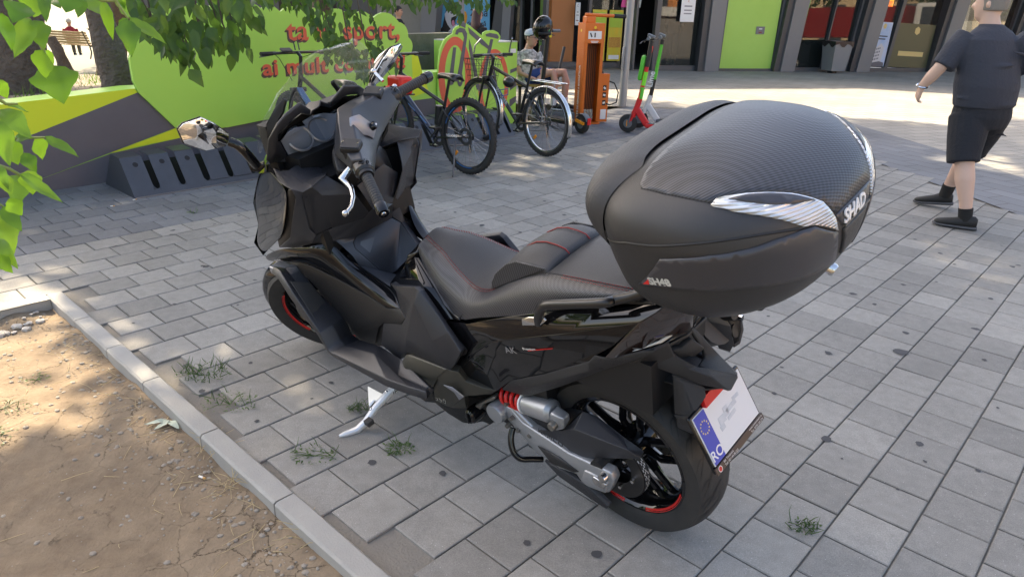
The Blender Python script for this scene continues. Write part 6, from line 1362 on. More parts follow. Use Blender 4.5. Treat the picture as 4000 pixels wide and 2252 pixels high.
# --- shock absorber
top, mid, end = Vector((.425, .108, .356)), Vector((.317, .12, .380)), Vector((.205, .128, .408))
sp = []; turns = 4.2
d = (mid - top).normalized(); x = d.orthogonal().normalized(); y = d.cross(x)
for k in range(90):
    t = k / 89; a = t * turns * 2 * math.pi
    sp.append(top + (mid - top) * t + (x * math.cos(a) + y * math.sin(a)) * .030)
shk = empty("shock_absorber", parent=scooter)
MB().tube(sp, .0065, 8).build("spring", MAT["red"], shk)
MB().tube([top, mid], .015, 10).build("damper_rod", MAT["dark"], shk)
d2 = (end - mid)
MB().tube([mid - d * .002, mid + d * .006, mid + d * .008, mid + d2 * .9, end, end + d * .012], [.030, .031, .036, .037, .036, .024], 20).build("shock_body", MAT["alu"], shk)
MB().tube([mid - d * .004, mid + d * .003], .0375, 18).build("spring_seat", MAT["white_print"], shk)
MB().lathe([(0, .168), (.012, .168), (.015, .160), (.015, .13)], (.182, 0, .385), 'Y', 18).build("shock_bolt", MAT["silverdark"], shk)

# --- engine details
MB().lathe([(0, .185), (.020, .184), (.027, .178), (.029, .16), (.029, .12)], (.547, 0, .245), 'Y', 24).build("oil_cap", MAT["gloss"], scooter)
MB().box((.547, .188, .245), (.006, .008, .044)).build("oil_cap_grip", MAT["gloss"], scooter, bevel=.002)
MB().lathe([(0, .165), (.034, .163), (.037, .155), (.037, .10)], (.437, 0, .300), 'Y', 28).build("swingarm_pivot", MAT["alu"], scooter)
for (bx, bz) in ((.372, .306), (.351, .265), (.47, .265), (.40, .258), (.385, .36), (.30, .27)):
    MB().lathe([(0, .153), (.007, .153), (.008, .145), (.008, .12)], (bx, 0, bz), 'Y', 10).build("case_bolt", MAT["silverdark"], scooter)

# --- side stand
def SG(x, y, z): return (x, y, z)
stand = empty("side_stand", parent=scooter)
bar_pts = [(.955, .185, .190), (.962, .225, .178), (.972, .285, .150), (.978, .335, .118), (.990, .372, .100), (1.003, .420, .108), (1.010, .438, .110)]
MB().tube(bar_pts, [.017, .016, .014, .014, .014, .011, .006], 10).build("stand_leg", MAT["stand_silver"], stand)
ear = [(1.085, .232, .150), (1.093, .226, .160), (1.02, .235, .178), (.975, .235, .182), (.973, .262, .166), (1.005, .266, .160), (1.01, .285, .147), (.985, .300, .138)]
MB().prism(ear, (-.008, 0, -.004)).build("stand_tang", MAT["stand_silver"], stand, bevel=.002)
MB().box((.955, .335, .128), (.03, .028, .022)).build("stand_rubber", MAT["rubber"], stand, bevel=.003)
for q in ((.962, .225, .19), (.976, .30, .152)):
    MB().sphere(q, .007).build("stand_bolt", MAT["chrome"], stand)
cl = [Vector((.93, .18, .20)) + Vector((.03, .05, -.03)) * (k / 40) + Vector((math.cos(k * 1.2) * .006, 0, math.sin(k * 1.2) * .006)) for k in range(41)]
MB().tube(cl, .0014, 5).build("stand_spring", MAT["black"], stand)

# --- muffler on the right
mu = empty("muffler", parent=scooter)
MB().tube([(.55, -.15, .25), (.30, -.19, .40), (.12, -.20, .52), (-.04, -.20, .62), (-.15, -.20, .685)], [.03, .04, .07, .085, .078], 18).build("muffler_body", MAT["matte"], mu, 50)
for (px_, pz_) in ((.705, 0), (.640, -.012)):
    MB().tube([(-.10, -.205 + pz_, px_ - .03), (-.196, -.212 + pz_, px_)], .021, 16, cap=False).build("exhaust_pipe", MAT["black"], mu)
    MB().tube([(-.19, -.212 + pz_, px_ - .002), (-.196, -.212 + pz_, px_)], [.0195, .0195], 16).build("pipe_bore", MAT["black"], mu)
MB().lathe([(0, 0), (.009, 0), (.009, .01)], (0, 0, 0), 'Z', 10).build("muffler_bolt", MAT["chrome"], mu).matrix_local = Matrix.Translation((-.198, -.235, .678)) @ Matrix.Rotation(rad(-90), 4, 'Y')

# --- number plate
plate = empty("number_plate", parent=scooter)
pc = Vector((-.292, 0, .540)); pu = (Vector((-.257, 0, .607)) - Vector((-.327, 0, .474))).normalized()
px_ = Vector((0, -1, 0)); pn = px_.cross(pu)
plm = frame(pc, px_, pu)
def plate_part(name, x0, x1, y0, y1, z, t, m, bev=.002, par=plate):
    o = MB().box(((x0 + x1) / 2, (y0 + y1) / 2, z), (x1 - x0, y1 - y0, t)).build(name, m, par, bevel=bev); o.matrix_local = plm; return o
plate_part("plate_frame", -.124, .124, -.084, .084, -.006, .010, MAT["gloss"], .006)
mat("plate_white", (.72, .72, .73), .3); mat("plate_blue", (.02, .05, .42), .3); mat("plate_smudge", (.52, .54, .57), .4, var=(40, .3, (.62, .63, .65)))
plate_part("plate_sheet", -.116, .116, -.064, .076, .0, .003, MAT["plate_white"], .001)
plate_part("eu_band", -.113, -.066, -.062, .074, .0022, .002, MAT["plate_blue"], 0)
plate_part("dealer_strip", -.124, .124, -.086, -.066, .002, .004, mat("dealer", (.055, .035, .03), .35), .001)
for i in range(12):
    a = i * math.pi / 6
    st = MB(); pts = []
    for k in range(10):
        rr = .0034 if k % 2 == 0 else .0014; an = math.pi / 2 + k * math.pi / 5
        pts.append((-.0895 + .0165 * math.sin(a) + rr * math.cos(an), .036 + .0165 * math.cos(a) + rr * math.sin(an), .0034))
    o = MB().add(pts, [tuple(range(10))]).build("eu_star", mat("star_yellow", (.85, .7, .1), .4), plate, 0); o.matrix_local = plm
text_obj("country_code", "RO", .038, MAT["white_print"], plate, plm @ Matrix.Translation((-.0895, -.052, .0036)), align='CENTER', bold=.0006)
text_obj("dealer_print", "www.motorteam.ro", .0085, MAT["white_print"], plate, plm @ Matrix.Translation((.118, -.0735, .0046)), align='RIGHT')
text_obj("dealer_print", "Tel.: 0729 124 275", .0085, MAT["white_print"], plate, plm @ Matrix.Translation((.118, -.0835, .0046)), align='RIGHT')
text_obj("dealer_print", "Bd. Timișoara", .0085, MAT["white_print"], plate, plm @ Matrix.Translation((-.085, -.0735, .0046)))
text_obj("dealer_print", "Tel.: 021-44 00 222", .0085, MAT["white_print"], plate, plm @ Matrix.Translation((-.085, -.0835, .0046)))
o = MB().lathe([(0, .0006), (.0065, .0006)], (-.106, -.076, .0042), 'Z', 16).build("dealer_badge", MAT["red"], plate); o.matrix_local = plm
o = MB().lathe([(.0065, .0006), (.0082, .0006)], (-.106, -.076, .0042), 'Z', 16).build("dealer_badge_ring", MAT["white_print"], plate); o.matrix_local = plm
# the registration itself is blurred out in the photograph: faint smudges
for (sx, sy, sw, sh_) in ((-.02, .012, .03, .02), (.005, .02, .02, .026), (.03, .018, .05, .012), (.02, .0, .04, .010), (.06, .028, .03, .010), (-.03, -.005, .02, .014)):
    o = MB().box((sx, sy, .0019), (sw, sh_, .0006), Matrix.Rotation(rad(rng.uniform(-8, 8)), 3, 'Z')).build("blurred_character", MAT["plate_smudge"], plate); o.matrix_local = plm
MB().add([(-.246, .062, .634), (-.246, -.062, .634), (-.256, -.062, .606), (-.256, .062, .606)], [(0, 1, 2, 3)]).build("rear_reflector", MAT["red"], scooter, 0, solid=-.012)
MB().box((-.215, 0, .585), (.05, .16, .14)).build("plate_carrier", MAT["matte"], scooter, bevel=.008)
MB().box((-.195, -.07, .60), (.06, .03, .12)).build("plate_carrier", MAT["matte"], scooter, bevel=.008)

# --- rack plate under the top case
MB().box((-.26, 0, .985), (.30, .20, .03)).build("rack_plate", MAT["matte"], scooter, bevel=.01)
# --- top case
LV = [(1.012, -.175, -.405, .205), (1.016, -.158, -.440, .232), (1.035, -.140, -.475, .252), (1.06, -.128, -.500, .268), (1.10, -.116, -.519, .282), (1.14, -.106, -.529, .292), (1.185, -.100, -.533, .299), (1.205, -.100, -.531, .299),
      (1.235, -.106, -.522, .291), (1.26, -.122, -.503, .272), (1.28, -.143, -.474, .245), (1.298, -.172, -.437, .206), (1.312, -.208, -.394, .157), (1.321, -.25, -.345, .095), (1.324, -.285, -.310, .03)]
NT = 72
def case_ring(z, xf, xr, b, off=0.0):
    pts = []; xc = -.29; pf, pr = 3.3, 2.35
    for k in range(NT):
        a = 2 * math.pi * k / NT; ca, sa = math.cos(a), math.sin(a)
        if ca >= 0: ex, ax_l, p = pf, xf - xc, pf
        else: ex, ax_l, p = pr, xc - xr, pr
        rr = (abs(ca) ** p + abs(sa) ** p) ** (-1 / p)
        pts.append((xc + ax_l * rr * ca, b * rr * sa, z))
    return pts
def case_z(z, LVs=LV):
    for a, b in zip(LVs[:-1], LVs[1:]):
        if a[0] <= z <= b[0]:
            t = (z - a[0]) / (b[0] - a[0]); return [a[j] + (b[j] - a[j]) * t for j in range(4)]
    return list(LVs[-1] if z > LVs[-1][0] else LVs[0])
def case_mesh(z0, z1):
    zs = sorted(set([z0, z1] + [l[0] for l in LV if z0 < l[0] < z1])); zz = []
    for a, b in zip(zs[:-1], zs[1:]): zz += [a, (a * 2 + b) / 3, (a + 2 * b) / 3]
    zz.append(zs[-1])
    # smooth interpolation of the level table
    def lev(z):
        i = max(j for j in range(len(LV)) if LV[j][0] <= z + 1e-9); i = min(i, len(LV) - 2)
        P = [LV[max(i - 1, 0)], LV[i], LV[i + 1], LV[min(i + 2, len(LV) - 1)]]
        t = (z - P[1][0]) / (P[2][0] - P[1][0]); out = [z]
        for j in (1, 2, 3):
            h = P[2][0] - P[1][0]
            m1 = (P[2][j] - P[0][j]) / (P[2][0] - P[0][0]) * h if P[2][0] != P[0][0] else 0
            m2 = (P[3][j] - P[1][j]) / (P[3][0] - P[1][0]) * h if P[3][0] != P[1][0] else 0
            out.append((2 * t ** 3 - 3 * t * t + 1) * P[1][j] + (t ** 3 - 2 * t * t + t) * m1 + (-2 * t ** 3 + 3 * t * t) * P[2][j] + (t ** 3 - t * t) * m2)
        return out
    rings = [case_ring(*lev(z)) for z in zz]; m = MB()
    m.add([p for r in rings for p in r], [(i * NT + k, i * NT + (k + 1) % NT, (i + 1) * NT + (k + 1) % NT, (i + 1) * NT + k) for i in range(len(rings) - 1) for k in range(NT)] + [tuple(range(NT))[::-1], tuple((len(rings) - 1) * NT + k for k in range(NT))])
    return m
whole = case_mesh(LV[0][0], LV[-1][0])
case_bvh = BVHTree.FromPolygons([Vector(v) for v in whole.v], whole.f)
case = whole.build("top_case", MAT["case_matte"], scooter, 60)
# skins conforming to the case: outline (already on the case) -> dense patch pushed outwards
def conform(name, outline, off, m, parent, step=.012, thick=.003, lift=None, bevel=0):
    pts = [Vector(p) for p in outline]
    c = sum(pts, Vector()) / len(pts); nrm = Vector()
    for i in range(len(pts)): nrm += (pts[i] - c).cross(pts[(i + 1) % len(pts)] - c)
    nrm.normalize()
    if nrm.dot(c - Vector((-.29, 0, 1.15))) < 0: nrm = -nrm
    x = nrm.orthogonal().normalized(); y = nrm.cross(x)
    bd = []
    for i in range(len(pts)):
        a, b = pts[i], pts[(i + 1) % len(pts)]; n = max(1, int((b - a).length / step))
        for k in range(n): bd.append(a + (b - a) * (k / n))
    p2 = [Vector(((p - c).dot(x), (p - c).dot(y))) for p in bd]
    nb = len(p2); us = [p.x for p in p2]; vs_ = [p.y for p in p2]
    u = min(us) + step / 2
    def inside(q):
        r = False
        for i in range(nb):
            a, b = p2[i], p2[(i + 1) % nb]
            if (a.y > q.y) != (b.y > q.y) and q.x < (b.x - a.x) * (q.y - a.y) / (b.y - a.y) + a.x: r = not r
        return r
    extra = []
    while u < max(us):
        w = min(vs_) + step / 2
        while w < max(vs_):
            q = Vector((u, w))
            if inside(q) and min((q - t).length for t in p2) > step * .45: extra.append(q)
            w += step
        u += step
    res = geometry.delaunay_2d_cdt(p2 + extra, [(i, (i + 1) % nb) for i in range(nb)], [list(range(nb))], 1, 1e-6)
    out = []; nn = []
    for q in res[0]:
        P3 = c + x * q.x + y * q.y
        h, n_, _, _ = case_bvh.ray_cast(P3 + nrm * .25, -nrm)
        if h is None or (h - P3).length > .12:
            h, n_, _, _ = case_bvh.find_nearest(P3)
        if n_.dot(h - Vector((-.29, 0, 1.17))) < 0: n_ = -n_
        out.append(h + n_ * off)
    me = bpy.data.meshes.new(name); me.from_pydata([tuple(p) for p in out], [], [tuple(f) for f in res[2]]); me.update()
    bm = bmesh.new(); bm.from_mesh(me); bmesh.ops.recalc_face_normals(bm, faces=bm.faces)
    fl = sum(f.normal.dot(f.calc_center_median() - Vector((-.29, 0, 1.17))) * f.calc_area() for f in bm.faces)
    if fl < 0: bmesh.ops.reverse_faces(bm, faces=bm.faces)
    bm.to_mesh(me); bm.free()
    o = link(name, me, m, parent, 60, bevel, 2, 0, thick + off)
    return o
mirl = lambda L: [(x, -y, z) for x, y, z in L]
for nm_, L, off_, m_, mi_ in CASE_SKINS:
    L = [(x / 1e4, y / 1e4, z / 1e4) for x, y, z in L]
    conform(nm_, L, off_, MAT[m_], case)
    if mi_: conform(nm_, mirl(L), off_, MAT[m_], case)
# seam between lid and base
for s in (1, -1):
    pts = [Vector((x / 1e4, s * y / 1e4, z / 1e4)) for x, y, z in CASE_SEAM]; fine = []
    for a, b in zip(pts[:-1], pts[1:]):
        for k in range(8):
            h, n_, _, _ = case_bvh.find_nearest(a + (b - a) * (k / 8)); fine.append(h)
    MB().tube(fine, .0026, 6).build("lid_seam", MAT["black"], case)
# back rest cushion at the front of the case
cu = MB(); n = 17
rows = []
for i, (z, bulge) in enumerate(((1.150, .004), (1.156, .030), (1.172, .048), (1.205, .058), (1.240, .060), (1.272, .058), (1.298, .044), (1.306, .012))):
    row = []
    for k in range(n):
        u = k / (n - 1) * 2 - 1; a = u * .90
        zz_, xf, xr, b = case_z(z - .012 * u * u)
        ring = case_ring(zz_, xf, xr, b)
        p = Vector(ring[int(round(a / (2 * math.pi) * NT)) % NT]); h = case_bvh.find_nearest(p)
        t = max(0, 1 - abs(u) ** 6)
        dirv = Vector((math.cos(a * .9), math.sin(a * .9), .25)).normalized()
        row.append(p + dirv * bulge * (t * .9 + .1))
    rows.append(row)
cu.add([p for r in rows for p in r], [(i * n + k, i * n + k + 1, (i + 1) * n + k + 1, (i + 1) * n + k) for i in range(len(rows) - 1) for k in range(n - 1)])
cu.build("back_cushion", MAT["seat_leather"], case, 0, sub=2)
# lettering on the case and body
def surf_text(name, s, size, m, o, x, y, bvh, off=.002, extrude=.0, **k):
    """flat lettering wrapped on to a surface: each vertex is dropped on to it"""
    t = text_obj(name, s, size, m, None, None, extrude, raw=True, **k)
    dg = bpy.context.evaluated_depsgraph_get(); dg.update()
    me = bpy.data.meshes.new_from_object(t.evaluated_get(dg)); bpy.data.objects.remove(t)
    F_ = frame(o, x, y); nrm = F_.to_3x3() @ Vector((0, 0, 1))
    me.materials.clear(); me.materials.append(m)
    for v in me.vertices:
        p = F_ @ v.co; h, n_, _, _ = bvh.ray_cast(p + nrm * .15, -nrm)
        v.co = (h + nrm * (off + v.co.z)) if h is not None else p + nrm * off
    return link(name, me, None, case, 0)

surf_text("case_lettering", "SHAD", .036, MAT["white_print"], (-.535, .060, 1.1905), (0, -1, 0), (.15, 0, 1), case_bvh, .004, .0012, bold=.0012, shear=.12)
surf_text("case_lettering", "SH48", .0235, mat("grey_print", (.52, .54, .53), .45), (-.268, .32, 1.1035), (-.088, .0, .0225), (-.01, 0, 1), case_bvh, .0048, bold=.0012, xs=1.0)
tri_ = MB().add([case_bvh.find_nearest(Vector(q))[0] + Vector((-.001, .0052, 0)) for q in ((-.2494, .2788, 1.0969), (-.2671, .2863, 1.1177), (-.2657, .282, 1.1021))], [(0, 1, 2)])
tri_.build("case_mark", MAT["red"], case, 0)
for s in (1, -1):
    MB().beam((-.535, 0, 1.186), (-.535, s * .058, 1.186), .004, .004).build("panel_trim", MAT["silverdark"], case)
MB().lathe([(0, .014), (.011, .014), (.013, .010), (.013, 0)], (0, 0, 0), 'Z', 18).build("case_lock", MAT["chrome"], case).matrix_local = Matrix.Translation((-.503, .02, 1.068)) @ Vector((-.9, 0, -.35)).to_track_quat('Z', 'Y').to_matrix().to_4x4()
MB().box((-.09, .12, 1.15), (.03, .03, .02)).build("case_latch", MAT["black"], case, bevel=.004)
# lettering on the bodywork
bodies = parts["tail_panel_lower"][0]
def panel_bvh(o):
    return BVHTree.FromPolygons([v.co.copy() for v in o.data.vertices], [tuple(p.vertices) for p in o.data.polygons])
tb = panel_bvh(bodies)
for (t_, s_, o_, m_, kw) in (("AK", .034, (.295, .3, .632), MAT["chrome"], dict(bold=.0006, shear=.25, extrude=.0006)), ("Premium", .0135, (.223, .3, .672), MAT["white_print"], dict(bold=.0002, shear=.15))):
    q = surf_text("model_lettering", t_, s_, m_, o_, (-1, 0, .33), (0, 0, 1), tb, .003, kw.pop("extrude", 0), **kw); q.parent = scooter
for a, b in (((.205, .672), (.115, .712)),):
    h1 = tb.find_nearest(Vector((a[0], .195, a[1])))[0]; h2 = tb.find_nearest(Vector((b[0], .195, b[1])))[0]
    MB().beam(h1 + Vector((0, .002, 0)), h2 + Vector((0, .002, 0)), .0025, .0015).build("model_stripe", MAT["red"], scooter)
q = text_obj("engine_lettering", "550", .03, MAT["chrome"], scooter, frame((.672, .212, .285), (-1, -.12, -.0), (.1, 0, 1)), .001, bold=.0004, spacing=1.15)
q = text_obj("swingarm_lettering", "KYMCO", .026, MAT["alu_dark"], scooter, frame((.245, .1605, .328), (-1, 0, -.12), (-.1, 0, 1)), .0006, spacing=1.1)
q = text_obj("mirror_lettering", "KYMCO", .009, MAT["black"], scooter, frame((1.372, .345, 1.136), (-.02, -1, .1), (-.4, .2, .9)), .0, spacing=1.3)

# ------------------------------------------------------------------ people: one continuous remeshed body, clothes as children
mat("skin", (.46, .25, .17), .5, var=(9, .5, (.52, .30, .21))); mat("skin_pale", (.55, .36, .28), .5, var=(7, .5, (.60, .40, .31)))
mat("hair_grey", (.20, .18, .155), .7, bump=(140, .004)); mat("hair_dark", (.012, .009, .008), .55, bump=(120, .003)); mat("hair_auburn", (.045, .012, .014), .5, bump=(90, .004)); mat("hair_white", (.55, .50, .42), .7)
mat("tee_navy", (.030, .034, .048), .85, bump=(60, .004), var=(4, .5, (.036, .040, .055))); mat("shorts_black", (.010, .012, .018), .85, bump=(50, .004)); mat("shoe_black", (.012, .012, .012), .7); mat("sole_grey", (.07, .07, .075), .7); mat("sock_black", (.01, .01, .01), .9)
mat("tee_print", (.62, .62, .60), .85, var=(26, .18, (.22, .23, .22))); mat("shorts_blue", (.03, .06, .22), .85); mat("cap_pale", (.42, .48, .52), .8); mat("maroon", (.10, .012, .02), .85); mat("trouser_grey", (.22, .21, .19), .85); mat("top_black", (.012, .012, .014), .85); mat("eye_dark", (.01, .008, .008), .2); mat("lip", (.40, .14, .12), .5); mat("shirt_red", (.30, .02, .03), .85); mat("shirt_white", (.60, .60, .62), .85)
def eloft(mb, secs, n=18):
    """secs: (centre, rx, ry, yaw) horizontal ellipses stacked upwards"""
    vs = []
    for c, rx, ry, yaw in secs:
        for k in range(n):
            a = 2 * math.pi * k / n; x, y = rx * math.cos(a), ry * math.sin(a)
            vs.append((c[0] + x * math.cos(yaw) - y * math.sin(yaw), c[1] + x * math.sin(yaw) + y * math.cos(yaw), c[2]))
    m = len(secs); fs = [(i * n + k, i * n + (k + 1) % n, (i + 1) * n + (k + 1) % n, (i + 1) * n + k) for i in range(m - 1) for k in range(n)] + [tuple(range(n))[::-1], tuple((m - 1) * n + k for k in range(n))]
    return mb.add(vs, fs)
def fuse(mb, name, m, parent, vox=.012, smooth_it=6):
    o = mb.build(name, m, parent, 180, fix=True)
    q = o.modifiers.new("fuse", 'REMESH'); q.mode = 'VOXEL'; q.voxel_size = vox; q.use_smooth_shade = True
    q = o.modifiers.new("soft", 'SMOOTH'); q.factor = .5; q.iterations = smooth_it
    return o
def hand(mb, wrist, d, side, palm_n, s=1.0, curl=.5):
    """palm with four unequal bent fingers and a thumb leaving its side; d: direction of the hand, palm_n: palm normal, side: towards the thumb"""
    d, side, palm_n = Vector(d).normalized(), Vector(side).normalized(), Vector(palm_n).normalized()
    c = Vector(wrist) + d * .045 * s
    R = Matrix((side, palm_n, d)).transposed()
    mb.box(c, (.078 * s, .030 * s, .09 * s), R)
    for k, L in enumerate((.070, .078, .073, .058)):
        b = c + d * .040 * s + side * (.028 - .019 * k) * s; e1 = b + (d * math.cos(curl * .5) + palm_n * math.sin(curl * .5)) * L * .5 * s; e2 = e1 + (d * math.cos(curl * 1.7) + palm_n * math.sin(curl * 1.7)) * L * .5 * s
        mb.tube([b - d * .02 * s, b, e1, e2], [.0095 * s, .0095 * s, .0088 * s, .007 * s], 8)
    t0 = c - d * .025 * s + side * .030 * s; t1 = t0 + (side * .7 + d * .6 + palm_n * .3).normalized() * .035 * s; t2 = t1 + (d * .9 + palm_n * .4).normalized() * .028 * s
    mb.tube([t0, t1, t2], [.012 * s, .0105 * s, .008 * s], 8)
def head_mesh(mb, c, f, s=1.0):
    """c: head centre, f: facing direction"""
    f = Vector((f[0], f[1], 0)).normalized(); yaw = math.atan2(f.y, f.x); c = Vector(c)
    secs = [(c + f * .012 * s + Vector((0, 0, -.115 * s)), .045 * s, .040 * s, yaw), (c + f * .012 * s + Vector((0, 0, -.095 * s)), .068 * s, .055 * s, yaw), (c + f * .006 * s + Vector((0, 0, -.055 * s)), .084 * s, .066 * s, yaw), (c + Vector((0, 0, -.01 * s)), .094 * s, .074 * s, yaw),
            (c - f * .006 * s + Vector((0, 0, .035 * s)), .097 * s, .077 * s, yaw), (c - f * .008 * s + Vector((0, 0, .075 * s)), .083 * s, .066 * s, yaw), (c - f * .006 * s + Vector((0, 0, .103 * s)), .050 * s, .042 * s, yaw), (c - f * .004 * s + Vector((0, 0, .112 * s)), .015 * s, .012 * s, yaw)]
    eloft(mb, secs); l = Vector((-f.y, f.x, 0))
    mb.tube([c + f * .088 * s + Vector((0, 0, .015 * s)), c + f * .108 * s + Vector((0, 0, -.022 * s)), c + f * .092 * s + Vector((0, 0, -.030 * s))], [.008 * s, .015 * s, .013 * s], 8)
    for q in (1, -1): mb.sphere(c + l * q * .078 * s - f * .008 * s + Vector((0, 0, -.008 * s)), .026 * s, 10, 6, .75, .45, 1.15)
    return f, l
def face_parts(p, c, f, l, s=1.0, glasses=False):
    c = Vector(c); z = Vector((0, 0, 1))
    for q in (1, -1):
        MB().sphere(c + f * .086 * s + l * q * .032 * s + z * .008 * s, .0085 * s, 8, 6).build("eye", MAT["eye_dark"], p)
        MB().tube([c + f * .092 * s + l * q * .018 * s + z * .026 * s, c + f * .086 * s + l * q * .046 * s + z * .028 * s], .0035 * s, 5).build("eyebrow", MAT["hair_dark"], p)
        if glasses:
            y_ = [c + f * .100 * s + l * q * .034 * s + l * math.cos(a) * .022 * s + z * (.006 * s + .017 * s * math.sin(a)) for a in [2 * math.pi * k / 12 for k in range(12)]]
            MB().tube(y_, .002 * s, 5, closed=True).build("glasses_rim", MAT["ink"], p); MB().tube([c + f * .095 * s + l * q * .056 * s + z * .010 * s, c + l * q * .080 * s + z * .008 * s], .002 * s, 5).build("glasses_arm", MAT["ink"], p)
    MB().tube([c + f * .092 * s + l * .022 * s - z * .060 * s, c + f * .098 * s - z * .058 * s, c + f * .092 * s - l * .022 * s - z * .060 * s], .005 * s, 6).build("mouth", MAT["lip"], p)
def hair_cap(p, c, f, m, s=1.0, low=-.02, grow=1.07, name="hair", front=.02):
    f = Vector((f[0], f[1], 0)).normalized(); yaw = math.atan2(f.y, f.x); c = Vector(c); mb = MB()
    eloft(mb, [(c - f * .022 * s + Vector((0, 0, low * s)), .080 * s * grow, .076 * s * grow, yaw), (c - f * .018 * s + Vector((0, 0, .02 * s)), .088 * s * grow, .079 * s * grow, yaw), (c - f * .010 * s + Vector((0, 0, .055 * s)), .092 * s * grow, .075 * s * grow, yaw), (c - f * .008 * s + Vector((0, 0, .09 * s)), .070 * s * grow, .058 * s * grow, yaw), (c - f * .006 * s + Vector((0, 0, .118 * s)), .028 * s, .024 * s, yaw)])
    return fuse(mb, name, m, p, .008, 3)
def shoe(p, heel, d, L=.27, m="shoe_black", pitch=0.0, sole="sole_grey", h=.075):
    d = Vector((d[0], d[1], 0)).normalized(); l = Vector((-d.y, d.x, 0)); heel = Vector(heel); up = Vector((0, 0, 1))
    dd = (d * math.cos(pitch) - up * math.sin(pitch)); uu = (up * math.cos(pitch) + d * math.sin(pitch))
    r = empty("shoe", parent=p)
    def rows(prof):
        return [[heel + dd * x + l * (w * math.cos(a)) + uu * (zc + hh * math.sin(a)) for a in [2 * math.pi * k / 12 for k in range(12)]] for x, w, zc, hh in prof]
    for nm, prof, mm_ in (("upper", [(.0, .022, .055, .03), (.02, .036, .058, .045), (.08, .040, .055, .05), (.14, .044, .045, .035), (.21, .046, .038, .026), (.255, .036, .034, .02), (.272, .012, .032, .01)], m), ("sole", [(-.006, .024, .014, .014), (.02, .038, .015, .016), (.13, .046, .015, .016), (.21, .049, .016, .015), (.262, .036, .019, .013), (.282, .012, .022, .008)], sole)):
        R_ = rows([(x * L / .27, w, a, b) for x, w, a, b in prof]); mb = MB(); mb.add([q for r_ in R_ for q in r_], [(i * 12 + k, i * 12 + (k + 1) % 12, (i + 1) * 12 + (k + 1) % 12, (i + 1) * 12 + k) for i in range(len(R_) - 1) for k in range(12)] + [tuple(range(12)), tuple((len(R_) - 1) * 12 + k for k in range(12))])
        mb.build(nm, MAT[mm_], r, 50)
    return r
V = lambda *a: Vector(a)

# --- the man walking away on the right
man = empty("person", (3.42, 5.32, 0)); tag(man, "man in navy t-shirt and black shorts walking away across the paving", "person")
man.matrix_world = Matrix.Translation((0, 0, 0))
hd = rad(112); mf = V(math.cos(hd), math.sin(hd), 0); ml_ = V(-mf.y, mf.x, 0)
bd = MB(); hc = V(3.335, 5.40, 1.565); hf = V(-.72, .69, 0)
head_mesh(bd, hc, hf, 1.03); bd.tube([V(3.36, 5.36, 1.36), V(3.345, 5.375, 1.44), V(3.335, 5.385, 1.50)], [.078, .064, .060], 16)
yw = hd - math.pi / 2
eloft(bd, [(V(3.43, 5.33, .84), .185, .13, yw), (V(3.40, 5.33, 1.0), .19, .14, yw), (V(3.37, 5.33, 1.2), .20, .125, yw), (V(3.36, 5.34, 1.34), .19, .10, yw), (V(3.355, 5.35, 1.40), .09, .07, yw)])
# left arm swings forward and away from the body, right arm trails
bd.tube([V(3.17, 5.34, 1.355), V(3.10, 5.33, 1.24), V(3.045, 5.33, 1.13), V(3.02, 5.37, 1.06), V(2.995, 5.42, .985)], [.062, .054, .045, .044, .030], 14)
hand(bd, (2.995, 5.42, .985), (-.02, .25, -1), (.2, .9, .2), (.9, -.1, -.1), .95, .95)
bd.tube([V(3.55, 5.31, 1.355), V(3.63, 5.27, 1.24), V(3.70, 5.25, 1.13), V(3.76, 5.24, 1.0), V(3.80, 5.25, .89)], [.062, .054, .047, .042, .030], 14)
hand(bd, (3.80, 5.25, .89), (.15, .05, -1), (-.2, .9, 0), (-.9, -.2, 0), .95, .55)
# standing (left) leg and the right leg swung ahead of it
bd.tube([V(3.34, 5.30, .80), V(3.335, 5.24, .62), V(3.325, 5.20, .47), V(3.335, 5.165, .36), V(3.36, 5.12, .20), V(3.375, 5.10, .08)], [.115, .092, .064, .068, .046, .040], 16)
bd.tube([V(3.52, 5.36, .80), V(3.56, 5.46, .63), V(3.575, 5.55, .48), V(3.56, 5.60, .36), V(3.545, 5.655, .22), V(3.54, 5.68, .12)], [.115, .092, .064, .066, .044, .038], 16)
fuse(bd, "body", MAT["skin_pale"], man, .010, 5)
tee = MB()
eloft(tee, [(V(3.425, 5.325, .865), .232, .170, yw), (V(3.42, 5.32, .92), .236, .182, yw), (V(3.405, 5.318, 1.02), .242, .190, yw), (V(3.39, 5.32, 1.12), .236, .176, yw), (V(3.372, 5.325, 1.23), .232, .155, yw), (V(3.362, 5.33, 1.33), .222, .128, yw), (V(3.357, 5.34, 1.385), .165, .098, yw), (V(3.352, 5.35, 1.415), .096, .082, yw), (V(3.350, 5.36, 1.432), .074, .072, yw)], 24)
tee.tube([V(3.20, 5.34, 1.335), V(3.13, 5.335, 1.255), V(3.062, 5.33, 1.135)], [.096, .086, .078], 16); tee.tube([V(3.52, 5.32, 1.335), V(3.61, 5.285, 1.255), V(3.685, 5.255, 1.14)], [.096, .086, .078], 16)
for k, (z, a0, a1, dz) in enumerate(((1.16, -2.5, -1.2, .03), (1.06, -2.7, -.9, -.03), (.99, -2.3, -.6, .02), (.94, -2.8, -1.3, .015), (1.24, -1.6, -.5, -.05), (.90, -2.0, -.4, -.01))):    # creases across the back
    pts = [V(3.395 + .235 * math.cos(a), 5.32 + .178 * math.sin(a), z + dz * (t - .5)) for t, a in [(q / 10, a0 + (a1 - a0) * q / 10) for q in range(11)]]
    tee.tube(pts, [.004 + .009 * math.sin(math.pi * q / 10) for q in range(11)], 8)
fuse(tee, "t_shirt", MAT["tee_navy"], man, .0095, 4)
sh_ = MB()
